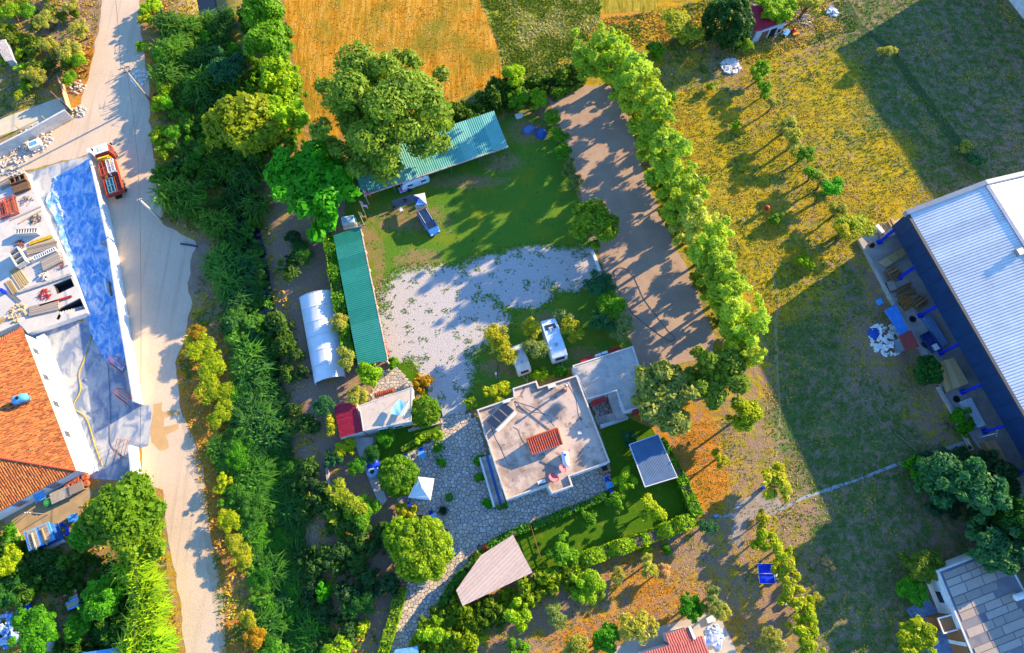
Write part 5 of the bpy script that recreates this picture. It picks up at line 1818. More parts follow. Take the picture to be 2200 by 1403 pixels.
# -- long green shelter and camp shelter
def shelter(name, label, fl, fr, br, bl, zf, zb, mat, nrib, nposts, post_m, back_m):
    """front-left, front-right, back-right, back-left pixels of the roof"""
    a, b, c, d = P(*fl, zf), P(*fr, zf), P(*br, zb), P(*bl, zb)
    e = empty(name, ((a + b + c + d) / 4).xy.to_3d(), 0, label, "shelter")
    ns = max(6, nrib // 7)
    for i in range(ns):
        t0, t1 = i / ns, (i + .996) / ns
        dz = Vector((0, 0, .012 * (i % 2)))
        corr(MB(), a.lerp(b, t0) + dz, a.lerp(b, t1) + dz, d.lerp(c, t1) + dz, d.lerp(c, t0) + dz, nrib // ns, .035).build("roof_sheet", mat, e, world=True)
    f0, f1 = a + Vector((0, 0, -.07)), b + Vector((0, 0, -.07))
    out = ((a - d).normalized()) * .08
    MB().bar(f0 + out, f1 + out, .12, .24).build("fascia", M("peeling_fascia", (.62, .52, .44), (.44, .26, .18), 2.5, .8) if "peeling_fascia" not in bpy.data.materials else bpy.data.materials["peeling_fascia"], e, world=True)
    for i in range(nposts):
        t = (i + .02) / (nposts - 1 + .04)
        p = a.lerp(b, t) - out * 1.5
        MB().bar((p.x, p.y, 0), (p.x, p.y, zf - .12), .14).build("post", post_m, e, world=True)
        q = d.lerp(c, t) + out * 1.5
        MB().bar((q.x, q.y, 0), (q.x, q.y, zb - .12), .14).build("post", post_m, e, world=True)
        MB().bar((p.x, p.y, zf - .16), (q.x, q.y, zb - .16), .10).build("rafter", post_m, e, world=True)
    i0, i1 = d + out, c + out
    MB().prism([(p.x, p.y) for p in (d + out * .5, c + out * .5, c + out * 1.6, d + out * 1.6)], 0, zb - .25).build("back_wall", back_m, e, world=True)
    return e


greenp = M("green_post", (.02, .16, .06), (.015, .12, .05), 4, .6)
shelter("long_shelter", "long shelter with plain green sheet roof along the left of the camp", (773, 487), (832, 773), (770, 788), (716, 506), 3.0, 2.6, greenr, 70, 8, steelw, pale)
shelter("camp_shelter", "shelter with faded aqua roof under the huge tree at the camp's upper edge", (781, 419), (1091, 314), (1061, 238), (750, 343), 3.0, 2.7, aqua, 76, 6, greenp, M("hedge_green_wall", (.03, .10, .04), (.02, .07, .03), 2, .9))

# -- blue-grey carport, planked shelter
a, b, c, d = P(1352, 955, 2.6), P(1414, 933, 2.6), P(1455, 1025, 2.6), P(1386, 1046, 2.6)
cpo = empty("carport", ((a + b + c + d) / 4).xy.to_3d(), 0, "open carport with smooth slate blue roof on the garden lawn", "carport")
corr(MB(), d, c, b, a, 22, .015).build("roof_sheet", M("slate_sheet", (.07, .14, .25), (.055, .115, .21), .8, .5), cpo, world=True)
q4 = [(p.x, p.y) for p in (a, b, c, d)]
ring_prism(MB(), inset(q4, -.05), inset(q4, .06), 2.46, 2.63).build("rim", steelw, cpo, world=True)
for p in inset(q4, .35):
    MB().bar((p[0], p[1], 0), (p[0], p[1], 2.5), .12).build("post", steelw, cpo, world=True)

PL = [(1102, 1149), (1144, 1230), (994, 1302), (980, 1268), (1033, 1193)]
plw = W(PL, 2.8)
ps = empty("planked_shelter", (sum(p[0] for p in plw) / 5, sum(p[1] for p in plw) / 5, 0), 0, "five sided shelter with pinkish planked roof beside the entrance drive", "shelter")
plank_m = piece_mat("roof_plank", [(0, (.52, .39, .33)), (.5, (.56, .43, .365)), (1, (.50, .375, .32))], .85, 3)
dv = Vector(plw[0]) - Vector(plw[3]); dv.normalize()
nv_ = Vector((-dv.y, dv.x))
pr = [Vector(p).dot(nv_) for p in plw]
k, wd = min(pr), .42
while k < max(pr):
    poly = [tuple(p) for p in plw]
    poly = clip_cell(poly, tuple(nv_ * (k + wd - .025)), tuple(nv_))
    poly = clip_cell(poly, tuple(nv_ * k), tuple(-nv_)) if len(poly) >= 3 else poly
    if len(poly) >= 3:
        z = 2.8 + random.uniform(-.015, .02)
        MB().prism(poly, 2.70, z).build("plank", plank_m, ps, world=True)
    k += wd
for p in inset(plw, .4):
    MB().bar((p[0], p[1], 0), (p[0], p[1], 2.62), .14).build("post", wood, ps, world=True)
ring_prism(MB(), inset(plw, .1), inset(plw, .3), 2.52, 2.69).build("beam", wood, ps, world=True)

# -- big warehouse
ZE, ZR = 8.4, 10.6
e0, e1 = P(1952, 456, ZE), P(2200, 884, ZE)
ed = (e1 - e0).normalized(); en = Vector((-ed.y, ed.x, 0))     # points inside (to the right)
if en.x < 0: en = -en
WL = 52.0
r0 = P(2122, 402, ZR)
width = (r0 - e0).dot(en)
wh = empty("warehouse", (e0 + ed * WL / 2 + en * width).xy.to_3d(), 0, "huge warehouse with white ribbed metal roof at the right edge", "warehouse")
A, B = e0.copy(), e0 + ed * WL
RA, RB = A + en * width + Vector((0, 0, ZR - ZE)), B + en * width + Vector((0, 0, ZR - ZE))
CA, CB = A + en * 2 * width, B + en * 2 * width
roofw = M("white_metal_roof", (.70, .70, .69), (.58, .58, .58), .25, .38, spec=.4, c3=(.52, .51, .50))
clad = M("dark_blue_cladding", (.010, .042, .125), (.008, .034, .10), .6, .6)
roofw = piece_mat("white_metal_roof", [(0, (.58, .58, .58)), (.5, (.66, .66, .655)), (1, (.71, .71, .70))], .42, .5)
for i in range(26):
    t0, t1 = i / 26, (i + .998) / 26
    for E0, E1 in ((A, B), (CA, CB)):
        corr(MB(), E0.lerp(E1, t0), E0.lerp(E1, t1), RA.lerp(RB, t1), RA.lerp(RB, t0), 5, .09).build("roof_sheet", roofw, wh, world=True)
    p = A.lerp(B, t0)
    MB().bar((p.x - en.x * .02, p.y - en.y * .02, 3.95), (p.x - en.x * .02, p.y - en.y * .02, ZE - .25), .05).build("cladding_joint", clad, wh, world=True)
MB().bar(RA + Vector((0, 0, .12)), RB + Vector((0, 0, .12)), .55, .10).build("ridge_cap", M("ridge_cap", (.10, .18, .34), None, 2, .5), wh, world=True)
MB().bar(A - en * .25 + Vector((0, 0, -.05)), B - en * .25 + Vector((0, 0, -.05)), .34, .28).build("gutter", M("dark_gutter", (.04, .05, .07), None, 3, .5), wh, world=True)
MB().prism([(p.x, p.y) for p in (A, B, B + en * .25, A + en * .25)], 3.9, ZE - .1).build("cladding", clad, wh, world=True)
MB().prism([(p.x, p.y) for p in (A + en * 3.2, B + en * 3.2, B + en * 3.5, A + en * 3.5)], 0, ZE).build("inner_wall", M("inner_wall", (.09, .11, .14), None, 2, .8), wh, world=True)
MB().prism([(p.x, p.y) for p in (A + en * .3, A + en * (2 * width - .1), A + en * (2 * width - .1) + ed * .25, A + en * .3 + ed * .25)], 0, ZE - .05).build("gable_wall", pale, wh, world=True)
MB().prism([(p.x, p.y) for p in (CA, CB, CB - en * .25, CA - en * .25)], 0, ZE - .1).build("back_wall", pale, wh, world=True)
gm = M("parapet_grey", (.34, .34, .36), (.30, .30, .32), 1, .7)
for p0, p1 in ((A - en * .5, RA), (RA, CA + en * .5)):
    o_ = -ed * .3
    vs_ = [p0 + o_ + Vector((0, 0, .35)), p1 + o_ + Vector((0, 0, .35)), p1 + ed * .35 + Vector((0, 0, .35)), p0 + ed * .35 + Vector((0, 0, .35))]
    slab(MB(), vs_, .9).build("parapet", gm, wh, world=True)
for i, (x, y) in enumerate([(1890, 521), (1932, 598), (1980, 678), (2023, 758), (2067, 843), (2116, 927), (2172, 1018), (2230, 1110)]):
    p = P(x, y)
    k = (p - e0).dot(ed)
    p = e0 + ed * k; 
    f = MB().bar((p.x - .1, p.y, 0), (p.x - .1, p.y, 3.95), .34)
    f.box((p.x - .1, p.y, .12), (.7, .7, .24), math.atan2(ed.y, ed.x)).bar((p.x - .1 - en.x * .3, p.y - en.y * .3, 0), (p.x - .1 - en.x * .3, p.y - en.y * .3, 3.9), .16)
    f.build("column", bluem, wh, world=True)
MB().prism([(p.x, p.y) for p in (A + en * .26, B + en * .26, B + en * 3.2, A + en * 3.2)], 3.9, 4.1).build("soffit", clad, wh, world=True)
MB().box(P(2190, 542, ZR) + Vector((0, 0, .0)), (.9, .9, .7), math.atan2(ed.y, ed.x)).build("roof_vent", steel, wh, world=True)

# second building at the upper right, only its corner in view; its shadow lies over the meadow
HB = 11.0
kk = HB / math.tan(SUN_EL)
s1, s2 = P(1800, 110), P(2003, 418)
bd = (s2 - s1).normalized()
bn = Vector((-bd.y, bd.x, 0))
if bn.x < 0: bn = -bn
p1 = s1 + Vector((.825, .565, 0)) * kk
p2 = s2 + Vector((.825, .565, 0)) * kk + bd * 3
corner = p1.copy()
b2 = empty("neighbour_hall", (p1 + p2).xy.to_3d() / 2 + bn * 10, 0, "tall hall whose light blue roof corner shows at the top right", "warehouse")
q = [p1, p2, p2 + bn * 26, p1 + bn * 26]
MB().prism([(p.x, p.y) for p in q], 0, HB - .4).build("wall", pale, b2, world=True)
MB().prism(inset([(p.x, p.y) for p in q], -.3), HB - .4, HB).build("roof", M("blue_roof", (.20, .42, .70), (.16, .36, .62), .5, .5), b2, world=True)
# -- terracotta house on the left
ZT = 3.9
A, B = P(47, 704, ZT), P(163, 1011, ZT)
ed2 = (B - A).normalized(); en2 = Vector((ed2.y, -ed2.x, 0))
if en2.x > 0: en2 = -en2      # towards the left, inside
WT = 19.0
C_, D_ = B + en2 * WT, A + en2 * WT
hl = WT / 2
Rb = P(21, 966, ZT + 3.0)
wb = (Rb - B).dot(en2)
R2 = B + en2 * hl - ed2 * hl * .82 + Vector((0, 0, 3.2)); R1 = A + en2 * hl + ed2 * hl * .55 + Vector((0, 0, 3.2))
th_ = empty("terracotta_house", ((A + B + C_ + D_) / 4).xy.to_3d(), 0, "white house with large weathered terracotta tile roof at the left edge", "house")
body = inset([(p.x, p.y) for p in (A, B, C_, D_)], .45)
MB().prism(body, -.1, ZT - .02).build("wall", white, th_, world=True)
slab(MB(), [A, B, R2, R1], .16).add(*[[], []]).build("roof_deck", wood, th_, world=True)
slab(MB(), [B, C_, R2], .16).build("roof_deck", wood, th_, world=True)
slab(MB(), [D_, A, R1], .16).build("roof_deck", wood, th_, world=True)
slab(MB(), [C_, D_, R1, R2], .16).build("roof_deck", wood, th_, world=True)
tile_field("roof_tiles", [A, B, R2, R1], .30, .42, clay, th_, 301, .085, .5)
tile_field("roof_tiles", [B, C_, R2], .30, .42, clay, th_, 302, .085, .18)
tile_field("roof_tiles", [D_, A, R1], .30, .42, clay, th_, 303, .085, .18)
tile_field("roof_tiles", [C_, D_, R1, R2], .30, .42, clay, th_, 304, .085, .3)
for p0, p1 in ((R1, R2), (B, R2), (A, R1), (C_, R2), (D_, R1)):
    n = int((p1 - p0).length / .45)
    mb = MB()
    for i in range(n):
        mb.tube([p0.lerp(p1, i / n) + Vector((0, 0, .12)), p0.lerp(p1, (i + 1.15) / n) + Vector((0, 0, .10))], [.15, .12], 6)
    tag(mb.build("ridge_tiles", clay_piece, th_, world=True), kind='stuff')
bw = [Vector(p) for p in body]
for t, w in ((.12, 1.1), (.32, 1.1), (.52, 1.1), (.74, 1.1)):
    wall_window(th_, bw[0], bw[1], t, 1.9, w, 1.4, trimw, glass, -1 if (Vector((bw[1] - bw[0])[:2]).x) > -9 else 1)
for t in (.2, .45, .7):
    wall_window(th_, bw[1], bw[2], t, 1.9, 1.2, 1.4, bluel, glass, -1)
# plinth strip and ledge along the yard
lo_ = B - en2 * 1.5
MB().prism([(p.x, p.y) for p in (A - en2 * .75, B - en2 * .75, B + en2 * .42, A + en2 * .42)], 0, .35).build("plinth", trimw, th_, world=True)
# round blue tank on the tiles
pt = P(44, 857, ZT + 1.9)
bt = empty("roof_tank", (pt.x, pt.y, ZT + 1.45), .4, "turquoise water tank sitting on the terracotta roof", "water tank")
MB().lathe((0, 0, .55), [(.30, -.95), (.50, -.82), (.56, -.4), (.53, 0), (.56, .4), (.50, .82), (.30, .95)], 14, 'x').build("tank", M("turquoise_plastic", (.10, .42, .66), (.08, .36, .60), 3, .4), bt, smooth=True)
MB().lathe((0, 0, 1.05), [(.22, 0), (.22, .12), (.12, .16)], 12).build("lid", dark, bt)
MB().box((0, 0, -.25), (1.6, .8, .4)).build("cradle", steel, bt)

# -- slab roofed house at the lower right
SL = [(2014, 1226), (2112, 1188), (2152, 1178), (2252, 1360), (2250, 1440), (2102, 1440)]
slb = flat_house("slab_roof_house", "house whose flat roof is covered with weathered grey panels, lower right corner", SL, 3.6, white, M("old_felt", (.20, .19, .20), (.15, .15, .17), .8, .9, .1), .10, .2, pale)
sw = W(SL, 3.52)
o1 = Vector(sw[0]); dx = (Vector(sw[1]) - o1).normalized(); dy = (Vector(sw[5]) - o1).normalized()
slab_m = piece_mat("roof_panel", [(0, (.32, .26, .21)), (.3, (.42, .35, .29)), (.6, (.28, .24, .21)), (1, (.45, .39, .33))], .9, 3)
rr_ = random.Random(8)
y = .5
while y < 17:
    h_ = rr_.uniform(.75, 1.2)
    x = .5 + .0 * y
    while x < 13:
        w_ = rr_.uniform(1.2, 3.2)
        if rr_.random() > .07:
            c0 = o1 + dx * x + dy * y
            q = [c0, c0 + dx * (w_ - .10), c0 + dx * (w_ - .10) + dy * (h_ - .10), c0 + dy * (h_ - .10)]
            if all(pip(np.array([p.x]), np.array([p.y]), sw)[0] for p in q):
                MB().prism([(p.x, p.y) for p in q], 3.503, 3.54 + rr_.uniform(0, .05)).build("roof_panel", slab_m, slb, world=True)
        x += w_
    y += h_
wall_window(slb, W(SL, 3.6)[5], W(SL, 3.6)[0], .72, 2.0, 1.6, 1.3, trimw, glass, -1)
Z9 = lambda x, y: (1930 + x / 6.022, 1170 + y / 6.022)
brown_wall = M("brown_render", (.36, .15, .055), (.30, .13, .05), 1.5, .8)
wa, wb2 = Vector(W(SL, 3.6)[0]), Vector(W(SL, 3.6)[5])
wd_ = (wb2 - wa).normalized(); wn_ = Vector((wd_.y, -wd_.x))
if wn_.x > 0: wn_ = -wn_
for t0, t1, zz, dep, m_, nm in ((.46, .60, 2.9, 1.9, brown_wall, "porch"), (.60, .73, 3.35, .09, brown_wall, "brown_panel"), (.73, .77, 3.36, .14, trimw, "pilaster"), (.77, 1.0, 3.35, .09, brown_wall, "brown_panel")):
    q0, q1 = wa.lerp(wb2, t0), wa.lerp(wb2, t1)
    MB().prism([tuple(p) for p in (q0 - wn_ * .02, q1 - wn_ * .02, q1 + wn_ * dep, q0 + wn_ * dep)], .0, zz).build(nm, m_, slb, world=True)
q0, q1 = wa.lerp(wb2, .45), wa.lerp(wb2, .61)
ring_prism(MB(), [tuple(p) for p in (q0, q1, q1 + wn_ * 2.0, q0 + wn_ * 2.0)], inset([tuple(p) for p in (q0, q1, q1 + wn_ * 2.0, q0 + wn_ * 2.0)], .14), 2.85, 3.05).build("porch_rim", trimw, slb, world=True)
sheet("blue_paving", [Z9(100, 840), Z9(380, 680), Z9(560, 910), Z9(450, 960), Z9(560, 1140), Z9(640, 1050), Z9(860, 1500), Z9(420, 1480), Z9(200, 1000)], .014, M("blue_grey_paving", (.20, .30, .46), (.13, .20, .34), 2.2, .6, .2, world=True), .1)
p0, p1 = P(*Z9(1510, 690), 4.2), P(*Z9(1750, 610), 4.2)
tk = empty("boiler_tank", ((p0 + p1) / 2).xy.to_3d() + Vector((0, 0, 3.55)), math.atan2((p1 - p0).y, (p1 - p0).x), "white boiler cylinder lying on the slab roofed house", "boiler")
MB().lathe((0, 0, .6), [(.30, -1.3), (.40, -1.2), (.40, 1.2), (.30, 1.3)], 14, 'x').build("cylinder", steelw, tk, smooth=True)
MB().box((-.8, 0, .12), (.1, .7, .3)).box((.8, 0, .12), (.1, .7, .3)).build("cradle", steel, tk)

# -- red tiled building at the bottom
rb = empty("red_tiled_house", P(1470, 1400), 0, "pinkish red tiled roof cut by the bottom edge of the orchard", "house")
a, b, c, d = P(1429, 1363, 3.0), P(1480, 1347, 3.0), P(1490, 1374, 3.6), P(1438, 1390, 3.6)
pit = .24
def red_roof(a, b, c, d, seed):
    slab(MB(), [a, b, c, d], .14).build("roof_deck", wood, rb, world=True)
    return tile_field("roof_tiles", [a, b, c, d], .30, .38, tint_mat("red_tiles", [(0, (.42, .10, .085)), (.5, (.52, .15, .12)), (1, (.46, .12, .10))], .7) if "red_tiles" not in bpy.data.materials else bpy.data.materials["red_tiles"], rb, seed, .06, .02)
red_roof(a, b, c, d, 311)
MB().prism(inset([(p.x, p.y) for p in (a, b, c, d)], .2), 0, 2.8).build("wall", white, rb, world=True)
a, b, c, d = P(1376, 1404, 3.6), P(1508, 1366, 3.6), P(1545, 1450, 4.6), P(1410, 1490, 4.6)
red_roof(a, b, c, d, 312)
MB().prism(inset([(p.x, p.y) for p in (a, b, c, d)], .3), 0, 3.4).build("wall", white, rb, world=True)
MB().prism([(p.x, p.y) for p in (P(1479, 1347, 3.2), P(1484, 1346, 3.2), P(1495, 1372, 3.8), P(1490, 1374, 3.8))], 2.8, [3.3, 3.3, 3.9, 3.9]).build("verge", trimw, rb, world=True)

# -- red shed at the top
ra_, rb_, rc_, rd_ = P(1622, 70, 2.5), P(1688, 47, 2.5), P(1684, 30, 3.2), P(1614, 12, 3.2)
rs = empty("red_roof_shed", ((ra_ + rb_) / 2).xy.to_3d(), 0, "shed with crimson ribbed roof and pale blue front at the top edge", "shed")
corr(MB(), ra_, rb_, rc_ + (rd_ - ra_) * .35, rd_, 22, .06).build("roof_sheet", crimson, rs, world=True)
fr = [P(1624, 72, 2.3), P(1687, 50, 2.3)]
back = [P(1684, 28, 2.4), P(1616, 14, 2.4)]
MB().prism([(p.x, p.y) for p in (fr[0], fr[1], back[0], back[1])], 0, [2.35, 2.35, 2.9, 2.9]).build("wall", M("pale_blue_wall", (.42, .54, .60), (.36, .46, .54), 2, .85), rs, world=True)
for t, w, h, m, k in ((.36, 1.2, 2.0, wood, "door"), (.66, 1.1, 1.9, dark, "opening"), (.88, .8, 1.0, trimw, "window")):
    wall_window(rs, fr[0], fr[1], t, h / 2 + (.5 if k == "window" else 0), w, h, m, dark if k != "door" else wood, 1, .05, k)

# -- tin shack, coop, blue roof and others at the left
a, b, c, d = P(11, 132, 2.2), P(30, 129, 2.2), P(12, 84, 2.4), P(-14, 90, 2.4)
tsn = empty("tin_shack", ((a + b + c + d) / 4).xy.to_3d(), 0, "rusty white tin shack cut by the left edge", "shack")
corr(MB(), a, b, c, d, 10, .05).build("roof_sheet", M("rusty_white_tin", (.60, .54, .48), (.50, .44, .40), 1.5, .6, c3=(.44, .12, .08)), tsn, world=True)
MB().prism(inset([(p.x, p.y) for p in (a, b, c, d)], .15), 0, 2.1).build("wall", M("grey_tin", (.40, .42, .46), (.30, .32, .36), 2, .6), tsn, world=True)
a, b, c, d = P(64, 1182, 2.3), P(116, 1158, 2.3), P(103, 1123, 2.3), P(54, 1144, 2.3)
cpn = empty("blue_coop", ((a + b + c + d) / 4).xy.to_3d(), 0, "blue framed coop roofed with loose timber slats", "coop")
q4 = [(p.x, p.y) for p in (a, b, c, d)]
cb_ = M("coop_blue", (.03, .12, .42), (.02, .09, .32), 2, .6)
ring_prism(MB(), q4, inset(q4, .12), 0, 2.2).build("wall", cb_, cpn, world=True)
ring_prism(MB(), inset(q4, -.1), inset(q4, .22), 2.2, 2.36).build("roof_frame", bluel, cpn, world=True)
m0, m1 = d.lerp(c, .5), a.lerp(b, .5)
MB().bar(m0, m1, .35, .14).build("cross_beam", bluel, cpn, world=True)
for i in range(15):
    t = (i + .5) / 15
    p0, p1 = d.lerp(a, t), c.lerp(b, t)
    for u0, u1 in ((.06, .44), (.56, .94)):
        MB().bar(p0.lerp(p1, u0 + random.uniform(-.02, .02)) + Vector((0, 0, .10)), p0.lerp(p1, u1) + Vector((0, 0, .10)), .13, .05).build("slat", woodg, cpn, world=True)
for t, l in ((.28, 2.2), (.72, 1.9)):
    p0, p1 = d.lerp(c, t), a.lerp(b, t)
    MB().bar(p0.lerp(p1, .2) + Vector((0, 0, .2)), p0.lerp(p1, 1.15) + Vector((0, 0, .2)), .14).build("loose_board", woodp, cpn, world=True)
a, b, c, d = P(150, 1412, 2.6), P(276, 1412, 2.6), P(272, 1388, 2.8), P(168, 1404, 2.8)
bl_ = empty("blue_roof_shed", ((a + b + c + d) / 4).xy.to_3d(), 0, "shed with flat blue roof cut by the bottom left edge", "shed")
slab(MB(), [P(120, 1450, 2.6), P(282, 1450, 2.6), c, d], .12).build("roof_sheet", M("blue_sheet", (.08, .30, .56), (.06, .24, .48), .6, .5), bl_, world=True)
MB().prism(inset([(p.x, p.y) for p in (P(120, 1450, 2.6), P(282, 1450, 2.6), c, d)], .3), 0, 2.45).build("wall", pale, bl_, world=True)


# -- walls, kerbs and gate
def wall_line(name, label, pts, h, th, mat, cat="wall", cap=None):
    pw = [P(*p) for p in pts]
    e = empty(name, pw[0], 0, label, cat)
    for i, (a, b) in enumerate(zip(pw[:-1], pw[1:])):
        d = (b - a).normalized()
        n = Vector((-d.y, d.x, 0)) * th / 2
        MB().prism([(p.x, p.y) for p in (a - n, b - n, b + n, a + n)], -.1, h + i * .003).build("section", mat, e, world=True)
        if cap:
            MB().prism([(p.x, p.y) for p in (a - n * 1.25, b - n * 1.25, b + n * 1.25, a + n * 1.25)], h + .004 + i * .002, h + .09 + i * .002).build("coping", cap, e, world=True)
    return e


wall_line("road_wall", "long white boundary wall between the road and the building site yard", [(206, 336), (226, 420), (250, 530), (277, 700), (306, 870)], 2.2, .25, white, cap=pale)
wall_line("road_wall", "short white boundary wall below the yard gateway", [(296, 962), (300, 1000), (303, 1042)], 2.2, .25, white, cap=pale)
wall_line("boundary_wall", "grey concrete wall above the white gravel junction", [(-50, 366), (0, 338), (80, 297), (157, 254)], 2.1, .22, conc_pale, cap=pale)
wall_line("lawn_kerb", "white kerb between the camp lawn and gravel yard", [(1272, 540), (1280, 560), (1288, 584)], .35, .4, trimw, "kerb")
wall_line("yard_kerb", "low concrete kerb wall along the timber yard", [(1842, 515), (1880, 585), (1905, 632), (1935, 690), (1972, 748)], .5, .35, conc, "kerb")
wall_line("yard_kerb", "low broken kerb wall below the timber yard tree", [(2012, 832), (2040, 880), (2068, 935), (2085, 968)], .5, .35, conc, "kerb")
wall_line("garden_wall", "low stone wall in front of the kitchen building", [(878, 926), (912, 917), (946, 908)], .4, .35, stone_piece, "wall")
wall_line("garden_wall", "low stone edge beside the concrete garden path", [(702, 992), (706, 1030), (712, 1050)], .5, .35, conc, "wall")
wall_line("concrete_ledge", "low concrete ledge at the foot of the left garden slope", [(62, 1200), (100, 1180), (140, 1160)], .6, .7, conc_pale, "ledge")
gate = empty("iron_gate", P(150, 235), 0, "rust brown gate panel at the garden entrance by the white road", "gate")
g0, g1 = P(137, 178, 0), P(156, 240, 0)
for i in range(11):
    p = g0.lerp(g1, i / 10)
    MB().bar((p.x, p.y, .05), (p.x, p.y, 1.8), .05).build("bar", rust, gate, world=True)
for z in (.15, .95, 1.75):
    MB().bar(g0 + Vector((0, 0, z)), g1 + Vector((0, 0, z)), .07).build("rail", rust, gate, world=True)
MB().prism([(p.x, p.y) for p in (g0, g1, g1 + Vector((.05, .02, 0)), g0 + Vector((.05, .02, 0)))], .2, 1.7).build("sheet", M("gate_sheet", (.52, .38, .26), (.40, .27, .18), 2, .8), gate, world=True)
# iron fence on the garden lawn
fe = empty("iron_fence", P(1155, 1180), 0, "thin brown iron fence across the garden lawn beside the planked shelter", "fence")
f0, f1 = P(1140, 1130, 0), P(1170, 1226, 0)
for i in range(9):
    p = f0.lerp(f1, i / 8)
    MB().bar((p.x, p.y, 0), (p.x, p.y, 1.1), .06).build("post", rust, fe, world=True)
for z in (.3, .7, 1.1):
    MB().bar(f0 + Vector((0, 0, z)), f1 + Vector((0, 0, z)), .06).build("rail", rust, fe, world=True)

# -- raised construction slab with stair openings
ZS = 1.15
SLB = [(-60, 412), (50, 366), (60, 380), (112, 500), (155, 588), (188, 672), (130, 692), (60, 716), (40, 694), (-60, 740)]
slw = W(SLB, ZS)
cs = empty("construction_slab", (sum(p[0] for p in slw) / len(slw), sum(p[1] for p in slw) / len(slw), 0), 0, "raised concrete floor slab of an unfinished building beside the blue-shaded yard", "slab")
h1 = W([(114, 612), (152, 596), (160, 615), (122, 633)], ZS)
h2 = W([(123, 665), (172, 640), (183, 664), (130, 678)], ZS)
pts, edges, faces = [], [], []
def addloop(pl):
    b = len(pts)
    pts.extend(Vector(p) for p in pl)
    edges.extend((b + i, b + (i + 1) % len(pl)) for i in range(len(pl)))
    return b
addloop(slw); addloop(h1); addloop(h2)
v, e_, f_, *_ = delaunay_2d_cdt(pts, edges, [], 1, 1e-4)
keep = []
for f in f_:
    c = sum((Vector(v[i]) for i in f), Vector((0, 0))) / len(f)
    cx_, cy_ = np.array([c.x]), np.array([c.y])
    if not (pip(cx_, cy_, h1)[0] or pip(cx_, cy_, h2)[0]): keep.append(tuple(f))
MB().add([(p.x, p.y, ZS) for p in v] + [(p.x, p.y, ZS - .25) for p in v], keep + [tuple(len(v) + i for i in f[::-1]) for f in keep]).build("deck", M("new_concrete", (.60, .54, .47), (.52, .48, .43), .6, .9, .1, c3=(.44, .42, .40), world=True), cs, world=True)
mbw = MB()
for lp in (slw,):
    for i in range(len(lp)):
        a, b = lp[i], lp[(i + 1) % len(lp)]
        mbw.add([(a[0], a[1], 0), (b[0], b[1], 0), (b[0], b[1], ZS - .002), (a[0], a[1], ZS - .002)], [(0, 1, 2, 3)])
mbw.build("edge_wall", white, cs, world=True)
for hl_ in (h1, h2):
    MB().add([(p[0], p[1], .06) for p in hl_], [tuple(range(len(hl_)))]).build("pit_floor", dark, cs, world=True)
    inn = hl_
    mbp = MB()
    for i in range(4):
        a, b = hl_[i], hl_[(i + 1) % 4]
        mbp.add([(a[0], a[1], .06), (b[0], b[1], .06), (b[0], b[1], ZS - .26), (a[0], a[1], ZS - .26)], [(0, 1, 2, 3)])
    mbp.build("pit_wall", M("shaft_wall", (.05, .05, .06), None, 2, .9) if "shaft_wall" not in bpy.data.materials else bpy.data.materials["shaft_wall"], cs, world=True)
for i in range(9):
    p = P(128 + i * 6, 678 - i * 1.6, ZS - i * .1)
    MB().box((p.x, p.y, p.z - .1), (.42, 1.2, .2), -.25).build("stair_step", conc_pale, cs, world=True)
for i, (a, b, hh) in enumerate([((43, 628), (156, 590), .30), ((0, 470), (30, 458), .2)]):
    p0, p1 = P(*a, ZS), P(*b, ZS)
    MB().bar(p0 + Vector((0, 0, hh / 2)), p1 + Vector((0, 0, hh / 2)), .35, hh).build("upstand", conc, cs, world=True)

# ---------------------------------------------------------------- vehicles
def wheel(parent, x, y, r, w):
    t = MB().lathe((x, y, r), [(r * .62, -w / 2), (r * .96, -w / 2), (r, -w * .3), (r, w * .3), (r * .96, w / 2), (r * .62, w / 2)], 16, 'y').build("wheel", black, parent)
    MB().lathe((x, y, r), [(r * .2, -w * .52), (r * .6, -w * .46), (r * .6, w * .46), (r * .2, w * .52)], 12, 'y').build("rim", steel, t)
    return t


def sec(x, hw, z0, z1, k=.82):
    """one cross ring of a car body"""
    return [Vector((x, -hw * .92, z0)), Vector((x, hw * .92, z0)), Vector((x, hw, z0 + (z1 - z0) * .45)), Vector((x, hw * .97, z0 + (z1 - z0) * .8)), Vector((x, hw * k, z1)), Vector((x, -hw * k, z1)), Vector((x, -hw * .97, z0 + (z1 - z0) * .8)), Vector((x, -hw, z0 + (z1 - z0) * .45))]


